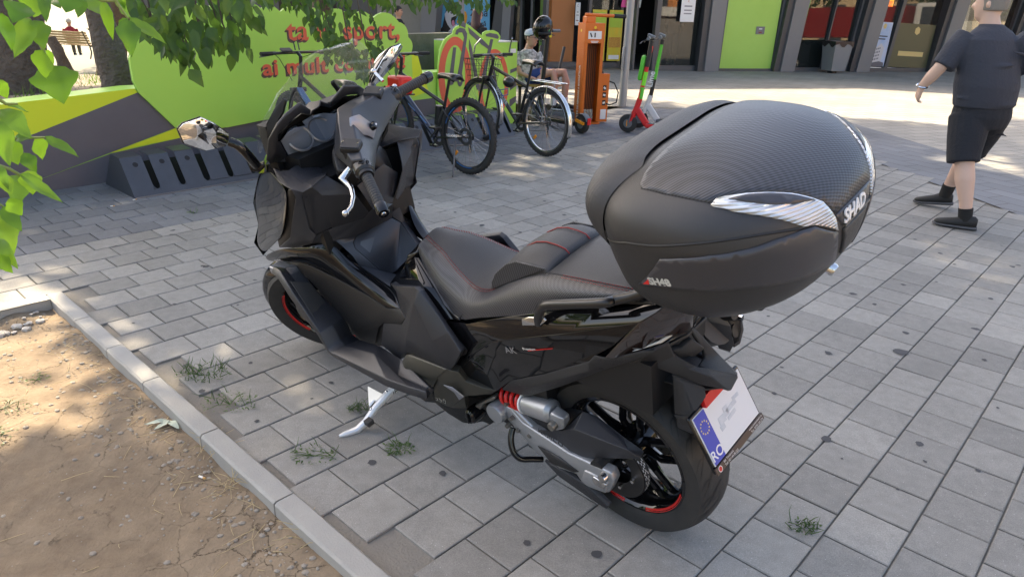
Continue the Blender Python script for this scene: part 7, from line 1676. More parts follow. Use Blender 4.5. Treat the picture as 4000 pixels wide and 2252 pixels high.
eloft(sh_, [(V(3.43, 5.33, .72), .205, .165, yw), (V(3.43, 5.325, .80), .222, .178, yw), (V(3.425, 5.325, .90), .215, .165, yw)], 20)
sh_.tube([V(3.335, 5.30, .80), V(3.325, 5.26, .66), V(3.315, 5.225, .535), V(3.315, 5.205, .475)], [.138, .128, .112, .108], 18); sh_.tube([V(3.52, 5.36, .80), V(3.565, 5.46, .66), V(3.578, 5.53, .54), V(3.578, 5.55, .485)], [.138, .122, .106, .102], 18)
for z, x0 in ((.70, 3.22), (.60, 3.22), (.66, 3.50)): sh_.tube([V(x0, 5.19 if x0 < 3.4 else 5.30, z), V(x0 + .09, 5.165 if x0 < 3.4 else 5.30, z + .015), V(x0 + .18, 5.20 if x0 < 3.4 else 5.33, z - .01)], [.004, .012, .004], 8)
fuse(sh_, "shorts", MAT["shorts_black"], man, .0095, 4)
hair_cap(man, hc, hf, MAT["hair_grey"], 1.03, -.045, 1.06)
for a, b in ((V(3.366, 5.11, .155), V(3.378, 5.10, .06)), (V(3.547, 5.665, .20), V(3.54, 5.68, .10))): MB().tube([a, b], [.049, .046], 14).build("sock", MAT["sock_black"], man)
shoe(man, (3.445, 5.055, .0), (-.86, .50), .275); shoe(man, (3.60, 5.645, .035), (-.80, .60), .275, pitch=.12)
wt = [V(2.998, 5.415, .992) + V(.038 * math.cos(a), .034 * math.sin(a), .010 * math.sin(a)) for a in [2 * math.pi * k / 16 for k in range(16)]]
MB().tube(wt, .008, 6, closed=True).build("wrist_watch", MAT["chrome"], man)

# --- the boy sitting by the repair station
boy = empty("person"); tag(boy, "boy in pale cap, glasses and patterned white shirt sitting on the bench", "person")
bd = MB(); hc = V(.17, 9.97, 1.045); f_, l_ = head_mesh(bd, hc, V(.80, -.60, 0), .92)
bd.tube([V(.13, 10.0, .88), V(.15, 9.985, .96)], [.058, .050], 14)
eloft(bd, [(V(.14, 10.02, .46), .14, .10, .4), (V(.13, 10.02, .64), .125, .09, .4), (V(.13, 10.01, .80), .14, .085, .4), (V(.13, 10.0, .89), .07, .06, .4)])
bd.tube([V(.00, 9.98, .84), V(-.02, 9.93, .70), V(.03, 9.84, .60), V(.16, 9.78, .56)], [.045, .038, .032, .024], 12); hand(bd, (.16, 9.78, .56), (.8, -.2, -.2), (.2, .9, .2), (0, 0, -1), .82, .6)
bd.tube([V(.27, 10.05, .84), V(.31, 10.02, .70), V(.34, 9.92, .60), V(.32, 9.82, .57)], [.045, .038, .032, .024], 12); hand(bd, (.32, 9.82, .57), (-.3, -.7, -.2), (-.9, .1, .2), (0, 0, -1), .82, .6)
for dx, dy in ((0, 0), (.155, .05)):
    bd.tube([V(.12 + dx * .9, 9.98 + dy, .50), V(.30 + dx, 9.90 + dy, .59), V(.47 + dx, 9.85 + dy, .62), V(.50 + dx, 9.82 + dy, .50), V(.49 + dx, 9.80 + dy, .36), V(.50 + dx, 9.78 + dy, .22)], [.080, .070, .056, .054, .046, .034], 14)
fuse(bd, "body", MAT["skin"], boy, .009, 5); face_parts(boy, hc, f_, l_, .92, True)
tp_ = MB(); eloft(tp_, [(V(.14, 10.02, .45), .165, .125, .4), (V(.135, 10.02, .60), .152, .115, .4), (V(.13, 10.01, .76), .160, .108, .4), (V(.13, 10.0, .86), .125, .085, .4), (V(.135, 9.995, .905), .066, .060, .4)])
tp_.tube([V(.02, 9.98, .845), V(-.02, 9.94, .75), V(-.02, 9.90, .68)], [.066, .060, .058], 12); tp_.tube([V(.25, 10.05, .845), V(.30, 10.03, .75), V(.325, 9.98, .68)], [.066, .060, .058], 12)
fuse(tp_, "patterned_shirt", MAT["tee_print"], boy, .010, 4)
sh_ = MB(); eloft(sh_, [(V(.14, 10.02, .44), .155, .12, .4), (V(.14, 10.02, .52), .150, .115, .4)])
for dx, dy in ((0, 0), (.14, .05)): sh_.tube([V(.13 + dx * .9, 9.98 + dy, .505), V(.24 + dx, 9.93 + dy, .565), V(.33 + dx, 9.895 + dy, .60)], [.094, .088, .082], 14)
fuse(sh_, "shorts", MAT["shorts_blue"], boy, .010, 4); hair_cap(boy, hc, f_, MAT["hair_dark"], .92, -.03, 1.03)
cap = MB(); eloft(cap, [(hc + V(0, 0, .028) - f_ * .008, .098, .082, math.atan2(f_.y, f_.x)), (hc + V(0, 0, .065) - f_ * .01, .097, .080, math.atan2(f_.y, f_.x)), (hc + V(0, 0, .098) - f_ * .012, .072, .062, math.atan2(f_.y, f_.x)), (hc + V(0, 0, .118) - f_ * .01, .02, .02, 0)])
fuse(cap, "cap", MAT["cap_pale"], boy, .007, 3)
for dx, dy in ((0, 0), (.155, .05)): MB().tube([V(.495 + dx, 9.79 + dy, .30), V(.50 + dx, 9.78 + dy, .20)], .042, 12).build("sock", MAT["shirt_white"], boy); shoe(boy, (.47 + dx, 9.80 + dy, .135), (.95, -.3), .22, "shoe_black", 0, "shirt_white")
fr_ = empty("foot_rest"); tag(fr_, "low dark step under the boy's shoes in front of the bench", "step"); MB().box((.66, 9.77, .065), (.46, .24, .13), Matrix.Rotation(rad(-12), 3, 'Z')).build("step_block", MAT["es_grey"], fr_, bevel=.01)
wb_ = empty("white_bag", (.42, 10.18, .46)); tag(wb_, "crumpled white plastic bag on the bench behind the boy", "bag")
bg_ = MB().sphere((0, 0, .09), .11, 14, 10, 1.1, .8, .9); r4 = random.Random(5); bg_.v = [(x * r4.uniform(.85, 1.12), y * r4.uniform(.85, 1.12), z) for x, y, z in bg_.v]; bg_.build("bag_body", MAT["shirt_white"], wb_, 60)

# --- people seen partly: woman with long hair, woman walking, man in the park, shopper inside
def bust(loc, fdir, label, hair_m, top_m, H=1.6, long_hair=False, legs="trouser_grey", seated=False, bun=False, skin="skin", arms=True, bald=False):
    p = empty("person"); tag(p, label, "person"); x, y, z0 = loc; f = Vector((fdir[0], fdir[1], 0)).normalized(); l = V(-f.y, f.x, 0); s = H / 1.7; yw = math.atan2(f.y, f.x) - math.pi / 2
    o = V(x, y, z0); base = 0 if not seated else -.40 * s
    bd = MB(); hc = o + V(0, 0, (1.585 * s) + base); head_mesh(bd, hc, f, s); bd.tube([o + V(0, 0, 1.36 * s + base), o + V(0, 0, 1.50 * s + base)], [.062 * s, .05 * s], 12)
    eloft(bd, [(o + V(0, 0, .86 * s + base), .16 * s, .11 * s, yw), (o + V(0, 0, 1.1 * s + base), .14 * s, .10 * s, yw), (o + V(0, 0, 1.3 * s + base), .18 * s, .10 * s, yw), (o + V(0, 0, 1.40 * s + base), .07 * s, .06 * s, yw)])
    for q in (1, -1):
        sh = o + l * q * .185 * s + V(0, 0, 1.34 * s + base); el = sh + l * q * .05 * s - f * .02 + V(0, 0, -.28 * s); wr = el + f * .20 * s + V(0, 0, -.10 * s) - l * q * .04
        bd.tube([sh, el, wr], [.05 * s, .042 * s, .028 * s], 12); hand(bd, wr, f * .9 + V(0, 0, -.3), -l * q, V(0, 0, -1), s * .9, .7)
        hip = o + l * q * .09 * s + V(0, 0, .88 * s + base)
        if seated: kn = hip + f * .42 * s + V(0, 0, .02); an = kn + V(0, 0, -.44 * s) + f * .04
        else: kn = hip + f * (.06 * q) + V(0, 0, -.42 * s); an = o + l * q * .09 * s + f * (.14 * q) + V(0, 0, .07 * s)
        bd.tube([hip, kn, an], [.085 * s, .056 * s, .036 * s], 12)
        MB().tube([hip + V(0, 0, .02), kn, an + V(0, 0, .03)], [.098 * s, .07 * s, .055 * s], 14).build("trouser_leg", MAT[legs], p, 180)
        shoe(p, an - f * .06 + V(0, 0, -.07 * s), f, .26 * s, "shoe_black", 0, "shirt_white")
    fuse(bd, "body", MAT[skin], p, .011, 4); face_parts(p, hc, f, l, s)
    t = MB(); eloft(t, [(o + V(0, 0, .84 * s + base), .185 * s, .135 * s, yw), (o + V(0, 0, 1.05 * s + base), .17 * s, .125 * s, yw), (o + V(0, 0, 1.28 * s + base), .20 * s, .12 * s, yw), (o + V(0, 0, 1.37 * s + base), .14 * s, .09 * s, yw), (o + V(0, 0, 1.42 * s + base), .065 * s, .06 * s, yw)])
    for q in (1, -1):
        sh = o + l * q * .17 * s + V(0, 0, 1.33 * s + base); el = sh + l * q * .055 * s - f * .015 + V(0, 0, -.20 * s); t.tube([sh, el], [.075 * s, .062 * s], 12)
    fuse(t, "top", MAT[top_m], p, .012, 4)
    if not bald: hair_cap(p, hc, f, MAT[hair_m], s, -.03, 1.08)
    if long_hair:
        hm_ = MB(); eloft(hm_, [(hc - f * .07 * s + V(0, 0, -.36 * s), .085 * s, .05 * s, yw), (hc - f * .065 * s + V(0, 0, -.22 * s), .125 * s, .065 * s, yw), (hc - f * .045 * s + V(0, 0, -.06 * s), .108 * s, .075 * s, yw), (hc - f * .02 * s + V(0, 0, .06 * s), .095 * s, .09 * s, yw), (hc + V(0, 0, .115 * s), .03 * s, .03 * s, yw)])
        fuse(hm_, "long_hair", MAT[hair_m], p, .010, 3)
    if bun: MB().sphere(hc - f * .11 * s + V(0, 0, .03 * s), .045 * s, 10, 8).build("hair_bun", MAT[hair_m], p)
    return p
bust((-.66, 12.0, 0), (.75, .66), "woman with long dark auburn hair seen from behind beside the bicycle board", "hair_auburn", "top_black", 1.39, True)
bust((-2.25, 14.0, 0), (1, -.25), "woman with tied dark hair and black top walking behind the cloud sign", "hair_dark", "top_black", 1.36, False, bun=True)
bust((4.12, 20.0, .012), (.25, .97), "shopper in maroon t-shirt and grey trousers inside behind the door glass", "hair_dark", "maroon", 1.56)
bust((-15.9, 26.35, PARKZ + .02), (-.35, .94), "grey-haired man in a red t-shirt sitting on the park bench with his back turned", "hair_white", "shirt_red", 1.66, False, "trouser_grey", True)

# --- stroller beside the park bench
str_ = empty("stroller", (-13.6, 24.4, PARKZ), rad(30)); tag(str_, "black baby stroller parked between the two park benches", "stroller")
for x, y in ((-.3, -.25), (-.3, .25), (.35, -.22), (.35, .22)): MB().lathe([(.06, .02), (.11, .02), (.12, 0), (.11, -.02), (.06, -.02)], (x, y, .12), 'Y', 18).build("wheel", MAT["bike_tyre"], str_)
for y in (-.24, .24): MB().tube([(.35, y, .12), (-.05, y, .55), (-.45, y, 1.05)], .016, 8).tube([(-.3, y, .12), (.2, y, .62)], .016, 8).build("frame", MAT["cast_iron"], str_)
MB().tube([(-.45, -.24, 1.05), (-.5, 0, 1.08), (-.45, .24, 1.05)], .018, 8).build("handle", MAT["grip_black"], str_)
MB().add([(-.25, -.2, .98), (-.25, .2, .98), (.0, .2, .48), (.0, -.2, .48), (.35, .2, .45), (.35, -.2, .45), (.45, .2, .25), (.45, -.2, .25)], [(0, 1, 2, 3), (3, 2, 4, 5), (5, 4, 6, 7)]).build("seat_fabric", MAT["top_black"], str_, 40, solid=.05)
MB().lathe([(.30, -.2), (.30, .2)], (-.08, 0, .78), 'Y', 12, a0=rad(60), a1=rad(170)).build("canopy", MAT["top_black"], str_, 60, solid=.01)
MB().box((.0, 0, .30), (.4, .36, .12)).build("basket", MAT["top_black"], str_, bevel=.02)

# ---- leaf positions in millimetres
NEAR_LEAVES=[(-826,1261,1448,-833,1212,1390,0.44),(-835,1285,1444,-813,1262,1405,0.66),(-843,1217,1457,-829,1208,1401,0.56),(-874,1360,1484,-893,1366,1446,0.88),(-845,1349,1488,-842,1322,1447,0.64),(-793,1339,1489,-794,1313,1460,0.97),(-802,1382,1482,-794,1348,1451,0.52),(-814,1261,1400,-836,1272,1346,0.52),(-866,1344,1392,-865,1362,1363,0.76),(-859,1341,1366,-835,1317,1305,0.81),(-783,1417,1479,-777,1422,1405,0.39),(-797,1487,1478,-782,1516,1447,0.58),(-845,1488,1481,-812,1466,1453,0.91),(-772,1476,1446,-791,1473,1413,0.63),(-761,1464,1446,-696,1464,1404,0.38),(-765,1456,1445,-748,1423,1383,0.43),(-935,1308,1300,-914,1345,1285,0.32),(-907,1251,1299,-859,1252,1251,0.57),(-936,1291,1239,-925,1288,1191,0.81),(-898,1312,1240,-896,1327,1192,0.54),(-852,1273,1248,-803,1283,1213,0.44),(-889,1259,1221,-869,1252,1186,0.47),(-881,1176,1218,-859,1160,1183,0.53),(-918,1271,1178,-900,1223,1129,0.49),(-845,1175,1202,-795,1200,1149,0.32),(-857,1213,1200,-849,1204,1159,0.68),(-906,1199,1137,-875,1188,1096,0.61),(-962,1255,1105,-925,1228,1043,0.43),(-908,1169,1088,-873,1145,1044,0.55),(-902,1261,1245,-869,1260,1252,0.46),(-888,1233,1352,-885,1246,1317,0.69),(-901,1147,1066,-882,1147,1030,0.56),(-844,1376,1488,-825,1349,1466,1.24),(-814,1236,1473,-818,1204,1449,0.8),(-792,1496,1487,-785,1502,1462,0.78),(-885,1203,1290,-862,1183,1213,0.39),(-878,1177,1200,-863,1169,1168,0.72),(-860,1154,1165,-848,1164,1131,0.6),(-947,1283,1255,-944,1322,1270,0.78)]
NEAR_TWIGS=[[(-881,1299,1481),(-870,1306,1460),(-860,1312,1446),(-858,1313,1424),(-850,1316,1396),(-845,1317,1369)],[(-773,1366,1488),(-759,1374,1479),(-741,1384,1479)],[(-743,1383,1488),(-737,1386,1471),(-727,1391,1449)],[(-925,1257,1328),(-906,1268,1306),(-892,1278,1305)],[(-931,1242,1262),(-918,1249,1247),(-894,1266,1246),(-862,1288,1245)],[(-930,1231,1208),(-910,1243,1195),(-898,1249,1183),(-887,1258,1187)],[(-933,1213,1147),(-920,1218,1132)],[(-934,1193,1087),(-928,1195,1079)]]
HANG_SPRAYS=[((-1897,3747,1510),(-1831,3774,1279),16,0.062,0.095),((-1731,3606,1512),(-1685,3619,1244),20,0.054,0.091),((-1794,3908,1515),(-1747,3915,1165),24,0.054,0.092),((-1645,3755,1516),(-1594,3767,1218),24,0.056,0.088),((-1676,4068,1520),(-1631,4078,1239),22,0.06,0.095),((-1529,3912,1521),(-1486,3919,1232),20,0.052,0.086),((-1527,4127,1525),(-1466,4147,1365),16,0.045,0.085),((-1469,4147,1527),(-1416,4166,1478),8,0.035,0.075),((-1740,3820,1346),(-1718,3816,1143),10,0.019,0.076),((-1691,3951,1364),(-1657,3954,1164),9,0.022,0.078),((-1851,3768,1382),(-1805,3782,1212),9,0.024,0.076),((-1847,3660,1492),(-1841,3661,1367),8,0.037,0.088),((-1548,3902,1349),(-1522,3905,1231),6,0.019,0.071)]
FAR_SPRAYS=[((-1997,6186,1546),(-1798,6246,1431),30,0.088,0.074),((-1706,5961,1550),(-1614,5979,1199),46,0.084,0.07),((-1538,5799,1551),(-1425,5810,1034),60,0.081,0.068),((-1488,6224,1559),(-1348,6253,1288),34,0.08,0.069),((-1447,5814,1181),(-1276,5842,1005),26,0.061,0.068),((-1331,5838,1124),(-1188,5852,915),36,0.061,0.068),((-1210,5867,1155),(-999,5898,1039),36,0.054,0.068),((-1502,5803,1239),(-1361,5832,1124),20,0.048,0.068),((-1375,6455,1566),(-1119,6504,1431),40,0.09,0.067),((-1147,6702,1575),(-876,6743,1453),40,0.085,0.069),((-899,6942,1585),(-613,6973,1452),46,0.079,0.067),((-612,6973,1593),(-321,6993,1459),50,0.079,0.067),((-332,7192,1604),(-67,7200,1489),24,0.065,0.061),((-649,6970,1491),(-540,6978,1358),14,0.032,0.063),((-2109,6042,1541),(-1947,6097,1443),20,0.072,0.072),((-1170,5884,1390),(-1088,5891,1157),10,0.02,0.048)]

# ------------------------------------------------------------------ foliage
import numpy as np
def leaf_mat(name, c1, c2, t1, t2, mixf=.5, rough=.42):
    m = bpy.data.materials.new(name); m.use_nodes = True; MAT[name] = m; nt = m.node_tree; L = nt.links.new
    p = nt.nodes["Principled BSDF"]; out = nt.nodes["Material Output"]
    g = nt.nodes.new("ShaderNodeNewGeometry"); oi = nt.nodes.new("ShaderNodeObjectInfo"); ad = nt.nodes.new("ShaderNodeMath"); ad.operation = 'ADD'; L(g.outputs["Random Per Island"], ad.inputs[0]); L(oi.outputs["Random"], ad.inputs[1])
    fr_ = nt.nodes.new("ShaderNodeMath"); fr_.operation = 'FRACT'; L(ad.outputs[0], fr_.inputs[0])
    def ramp(a, b):
        r = nt.nodes.new("ShaderNodeValToRGB"); r.color_ramp.elements[0].color = (*a, 1); r.color_ramp.elements[1].color = (*b, 1); L(fr_.outputs[0], r.inputs[0]); return r.outputs[0]
    n = nt.nodes.new("ShaderNodeTexNoise"); n.inputs["Scale"].default_value = 45; n.inputs["Detail"].default_value = 4
    r_ = nt.nodes.new("ShaderNodeMapRange"); r_.inputs[3].default_value = .75; r_.inputs[4].default_value = 1.25; L(n.outputs["Fac"], r_.inputs[0])
    v = nt.nodes.new("ShaderNodeVectorMath"); v.operation = 'SCALE'; L(ramp(c1, c2), v.inputs[0]); L(r_.outputs[0], v.inputs["Scale"]); L(v.outputs[0], p.inputs["Base Color"])
    p.inputs["Roughness"].default_value = rough
    tr = nt.nodes.new("ShaderNodeBsdfTranslucent"); L(ramp(t1, t2), tr.inputs[0])
    mx = nt.nodes.new("ShaderNodeMixShader"); mx.inputs[0].default_value = mixf; L(p.outputs[0], mx.inputs[1]); L(tr.outputs[0], mx.inputs[2]); L(mx.outputs[0], out.inputs[0])
    return m
leaf_mat("leaf_canopy", (.028, .060, .012), (.050, .095, .018), (.07, .16, .015), (.13, .24, .025))
leaf_mat("leaf_hang", (.030, .072, .018), (.055, .105, .024), (.07, .17, .02), (.13, .25, .03))
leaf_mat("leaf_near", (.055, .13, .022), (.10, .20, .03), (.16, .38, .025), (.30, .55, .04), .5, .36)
leaf_mat("weed_leaf", (.045, .10, .025), (.08, .15, .04), (.10, .2, .03), (.16, .28, .04), .35)
mat("bark", (.075, .055, .042), .9, bump=(22, .05), var=(6, .6, (.16, .125, .095))); mat("twig", (.20, .26, .07), .6); mat("twig_dark", (.07, .055, .035), .8)
# ---- cheap leaf clouds, built with numpy
def leaf_cloud(name, clumps, n, size, m, parent, seed, droop=.35, asp=.62):
    """clumps: (x, y, z, rx, ry, rz, weight)"""
    R = np.random.RandomState(seed); C = np.array(clumps, float); w = C[:, 6] / C[:, 6].sum(); idx = R.choice(len(C), n, p=w); c = C[idx]
    d = R.normal(size=(n, 3)); d /= np.linalg.norm(d, axis=1)[:, None]; rr = R.rand(n) ** .5
    P = c[:, :3] + d * c[:, 3:6] * rr[:, None]
    ax = R.normal(size=(n, 3)); ax[:, 2] -= droop * 2; ax /= np.linalg.norm(ax, axis=1)[:, None]
    nr = R.normal(size=(n, 3)); nr[:, 2] += .8; nr -= ax * (nr * ax).sum(1)[:, None]; nr /= np.linalg.norm(nr, axis=1)[:, None]; sd = np.cross(ax, nr)
    s = (size * (.6 + .8 * R.rand(n)))[:, None]; w2 = s * asp * .5; f = s * .08
    v = np.stack([P, P + ax * s * .35 + sd * w2 + nr * f, P + ax * s, P + ax * s * .35 - sd * w2 + nr * f], 1).reshape(-1, 3)
    me = bpy.data.meshes.new(name); me.vertices.add(4 * n); me.vertices.foreach_set("co", v.ravel().astype(np.float32))
    me.loops.add(6 * n); me.polygons.add(2 * n)
    b = np.arange(n) * 4; lp = np.stack([b, b + 1, b + 2, b, b + 2, b + 3], 1).ravel()
    me.loops.foreach_set("vertex_index", lp.astype(np.int32)); me.polygons.foreach_set("loop_start", (np.arange(2 * n) * 3).astype(np.int32))
    me.update(calc_edges=True); me.validate()
    return link(name, me, m, parent, 0)
def crown_clumps(c, r, k, seed, cr=(.9, 1.5), shell=.35):
    R = random.Random(seed); out = []
    for i in range(k):
        d = Vector((R.gauss(0, 1), R.gauss(0, 1), R.gauss(0, 1))).normalized(); q = shell + (1 - shell) * R.random() ** .6; s = R.uniform(*cr)
        out.append((c[0] + d.x * r[0] * q, c[1] + d.y * r[1] * q, c[2] + d.z * r[2] * q, s, s, s * .6, s * s))
    return out
def trunk(pts, rs, name, parent, m="bark"):
    fine, fr2 = [], []
    for i in range(len(pts) - 1):
        a, b, c, d = [Vector(pts[min(max(j, 0), len(pts) - 1)]) for j in (i - 1, i, i + 1, i + 2)]
        for k in range(6):
            t = k / 6; fine.append(.5 * ((2 * b) + (c - a) * t + (2 * a - 5 * b + 4 * c - d) * t * t + (3 * b - a - 3 * c + d) * t ** 3)); fr2.append(rs[i] + (rs[i + 1] - rs[i]) * t)
    fine.append(Vector(pts[-1])); fr2.append(rs[-1]); mb = MB().tube(fine, fr2, 18)
    mb.v = [tuple(Vector(v) + Vector((mnoise.noise(Vector(v) * 5), mnoise.noise(Vector(v) * 5 + Vector((9, 0, 0))), 0)) * fr2[min(i // 18, len(fr2) - 1)] * .22) for i, v in enumerate(mb.v)]
    return mb.build(name, MAT[m], parent, 60)
def tree(base, tip, r0, label, clumps, n, size, seed, limbs=6, group="trees round the square", lean_pts=None):
    t = empty("tree", (0, 0, 0)); tag(t, label, "tree", group)
    b, e = Vector(base), Vector(tip); mid = lean_pts or [b + (e - b) * .5 + Vector((.15, .1, 0))]
    trunk([b - Vector((0, 0, .4)), b + Vector((0, 0, .1))] + [Vector(q) for q in mid] + [e], [r0 * 1.35, r0 * 1.1] + [r0 * .85] * len(mid) + [r0 * .55], "trunk", t)
    R = random.Random(seed); cs = R.sample(clumps, min(limbs, len(clumps)))
    for q in cs:
        q3 = Vector(q[:3]); trunk([e - Vector((0, 0, .2)), (e + q3) / 2 + Vector((0, 0, .4)), q3], [r0 * .5, r0 * .3, r0 * .08], "limb", t)
    leaf_cloud("crown", clumps, n, size, MAT["leaf_canopy"], t, seed); return t
def over(tx, ty, h, r, k, seed, flat=.55, cr=(.7, 1.2)):
    """crown mass that stands between the sun and the ground round (tx, ty)"""
    return crown_clumps((tx + sv.x / sv.z * h, ty + sv.y / sv.z * h, h), (r, r, r * flat), k, seed, cr)
tree((-5.15, 7.35, .50), (-5.3, 8.4, 5.2), .30, "thick rough-barked tree trunk at the left edge behind the painted wall", over(.5, 2.7, 9, 2.5, 26, 1) + over(-1.0, 4.2, 8, 1.6, 12, 2, .6, (.5, .9)) + over(3.4, .2, 8.5, 2.8, 22, 3), 13500, .24, 11, 9)
tree((-3.66, 6.62, .62), (-4.6, 8.0, 4.6), .13, "thin leaning tree trunk just left of the cloud sign", over(4.1, 3.2, 10, 3.3, 34, 4), 8600, .24, 12, lean_pts=[(-3.78, 6.75, 1.3), (-4.05, 7.1, 2.2)])
tree((-9.5, 17.0, -.5), (-7.4, 15.4, 6.5), .28, "leafy tree in the park whose crown shades the square", over(1.0, 6.6, 10.5, 3.5, 40, 5) + over(-1.6, 9.4, 9, 3.0, 26, 6), 15500, .25, 13, 8)
tree((-12.5, 12.5, -.4), (-10.2, 12.0, 5.5), .25, "leafy park tree standing left of the benches", over(-3.6, 5.6, 8.5, 2.7, 26, 7), 5200, .24, 14)
tree((-5.5, 18.5, -.5), (-2.6, 16.5, 7.5), .25, "tall tree beyond the cloud sign shading the far paving", over(5.2, 8.2, 11, 3.9, 44, 8) + over(8.6, 5.6, 11, 3.4, 34, 9), 18500, .26, 15, 8)
# thin outer boughs that leave the dapples at the lower left
tree((-9.5, 6.5, .25), (-7.0, 6.2, 4.2), .16, "slender tree left of the view with thin outer boughs", over(-1.6, 1.7, 6.2, 2.1, 26, 10, .5, (.35, .7)), 4200, .17, 16, 5)
# trees closing the view between the building and the park
for k, (x, y, z, lab) in enumerate(((-22, 30, -.8, "dark leafy tree far behind the park benches"), (-30, 24, -.9, "broad tree at the far left of the park"))):
    tree((x, y, z), (x + .5, y, 4), .3, lab, crown_clumps((x, y, 5.0), (4.5, 4.5, 3.0), 30, 30 + k, (1.2, 2.0)), 6000, .34, 40 + k)
st_ = empty("tree_stump", (-14.0, 22.6, -.72)); tag(st_, "short leaning cut trunk standing in front of the park bench", "tree stump")
trunk([(0, 0, -.2), (-.10, 0, .3), (-.32, .05, .80)], [.20, .17, .15], "stump", st_)

# ---- detailed leaves
def leaf_mesh(name, L=1.0, W=.5, fold=.18, droop=.15, teeth=True, lobes=0, seed=0, n=9):
    R = random.Random(seed); mid, lf, rt = [], [], []
    for i in range(n + 1):
        t = i / n; w = W * .5 * (math.sin(math.pi * min(1, t ** .72)) ** .85) * (1 - .18 * t) if 0 < i < n else 0
        if lobes and .25 < t < .6: w *= 1 + .28 * math.sin((t - .25) / .35 * math.pi)
        if teeth and i % 2: w *= 1.08
        z = -droop * t * t + .03 * math.sin(t * 9 + seed); mid.append((t * L, 0, z * L)); zz = fold * w + .02 * math.sin(t * 14 + seed)
        lf.append((t * L - .02, w, (z + zz) * L)); rt.append((t * L - .02, -w, (z + zz * .8) * L))
    hl = [((a[0] + b[0]) / 2, (a[1] + b[1]) / 2, (a[2] + b[2]) / 2 + .018 * L) for a, b in zip(mid, lf)]; hr = [((a[0] + b[0]) / 2, (a[1] + b[1]) / 2, (a[2] + b[2]) / 2 + .018 * L) for a, b in zip(mid, rt)]
    vs = mid + hl + lf + hr + rt; m = n + 1; fs = []
    for i in range(n):
        for a, b in ((0, 1), (1, 2)): fs.append((a * m + i, a * m + i + 1, b * m + i + 1, b * m + i))
        for a, b in ((0, 3), (3, 4)): fs.append((b * m + i, b * m + i + 1, a * m + i + 1, a * m + i))
    me = bpy.data.meshes.new(name); me.from_pydata(vs, [], fs); me.update()
    for p in me.polygons: p.use_smooth = True
    return me
near_leaves = [leaf_mesh("leaf", 1, w, f, d, True, lb, s) for s, (w, f, d, lb) in enumerate(((.50, .25, .10, 0), (.56, .3, .22, 1), (.44, .22, .05, 0), (.62, .35, .18, 1), (.38, .3, .25, 0), (.52, .2, .12, 1)))]
for me in near_leaves: me.materials.append(MAT["leaf_near"])
def put_leaf(name, meshes, a, b, wfac, parent, toward, seed):
    R = random.Random(seed); x = (b - a); L = x.length; x.normalize(); z = Vector(toward) + Vector((R.uniform(-.5, .5), R.uniform(-.5, .5), R.uniform(-.2, .5))); z = (z - x * z.dot(x)).normalized(); y = z.cross(x)
    o = bpy.data.objects.new(name, meshes[seed % len(meshes)]); col.objects.link(o); o.parent = parent
    o.matrix_local = Matrix(((x.x * L, y.x * L * wfac, z.x * L, a.x), (x.y * L, y.y * L * wfac, z.y * L, a.y), (x.z * L, y.z * L * wfac, z.z * L, a.z), (0, 0, 0, 1))); return o

br = empty("leafy_branch"); tag(br, "bright green sunlit branch of large leaves hanging in at the left edge", "branch")
tc = Vector((0, 0, 1.4978))
for k, q in enumerate(NEAR_LEAVES):
    a, b = Vector(q[:3]) / 1000, Vector(q[3:6]) / 1000
    put_leaf("leaf", near_leaves, a, b, min(1.7, max(.6, q[6] / .52)), br, (tc - a).normalized() + Vector((0, 0, .5)), k)
for t in NEAR_TWIGS:
    MB().tube([Vector(p) / 1000 for p in t], [.0030] * (len(t) - 1) + [.0018], 8).build("twig", MAT["twig"], br, 60)
MB().tube([Vector(NEAR_TWIGS[0][0]) / 1000, Vector((-1.0, 1.5, 1.75)), Vector((-1.9, 2.0, 2.3)), Vector((-5.0, 7.2, 4.0))], [.003, .006, .012, .03], 8).build("bough", MAT["twig_dark"], br, 60)
MB().tube([Vector((-1.0, 1.5, 1.75)), Vector(NEAR_TWIGS[1][0]) / 1000], [.005, .003], 8).tube([Vector(NEAR_TWIGS[1][0]) / 1000, Vector(NEAR_TWIGS[2][0]) / 1000], [.003, .0025], 8).build("bough", MAT["twig"], br, 60)
MB().tube([Vector((-1.9, 2.0, 2.3)), Vector((-1.5, 1.6, 1.4)), Vector(NEAR_TWIGS[3][0]) / 1000, Vector(NEAR_TWIGS[5][0]) / 1000, Vector(NEAR_TWIGS[7][0]) / 1000], [.010, .007, .004, .003, .002], 8).build("bough", MAT["twig_dark"], br, 60)
hang_leaves = [leaf_mesh("leaf", 1, w, f, d, False, lb, s, 5) for s, (w, f, d, lb) in enumerate(((.46, .3, .12, 0), (.52, .25, .25, 0), (.40, .35, .18, 0), (.55, .4, .1, 1)))]
for me in hang_leaves: me.materials.append(MAT["leaf_hang"])
hb = empty("hanging_branch"); tag(hb, "mass of drooping green leaves hanging down over the cloud sign's left half", "branch")
R6 = random.Random(9); cr_, cu_ = cR, Vector((0, 0, 1))
def spray_leaves(sp):
    """leaves along a drooping twig: base and tip of each blade"""
    a, b, n, spread, L = Vector(sp[0]) / 1000, Vector(sp[1]) / 1000, sp[2], sp[3], sp[4]; away = Vector((a.x, a.y, 0)).normalized(); side = Vector((away.y, -away.x, 0)); out = []
    for i in range(n):
        t = (i + R6.random()) / n; p = a + (b - a) * t + side * R6.gauss(0, spread * .5) + cu_ * R6.gauss(0, spread * .3) + away * R6.uniform(-.35, .35)
        an = R6.gauss(1.5, .45); l = L * R6.uniform(.7, 1.3); out.append((p, p + side * (l * math.cos(an)) - cu_ * (l * math.sin(an)) + away * R6.uniform(-.08, .05), R6.uniform(.8, 1.2)))
    return out
k = 0
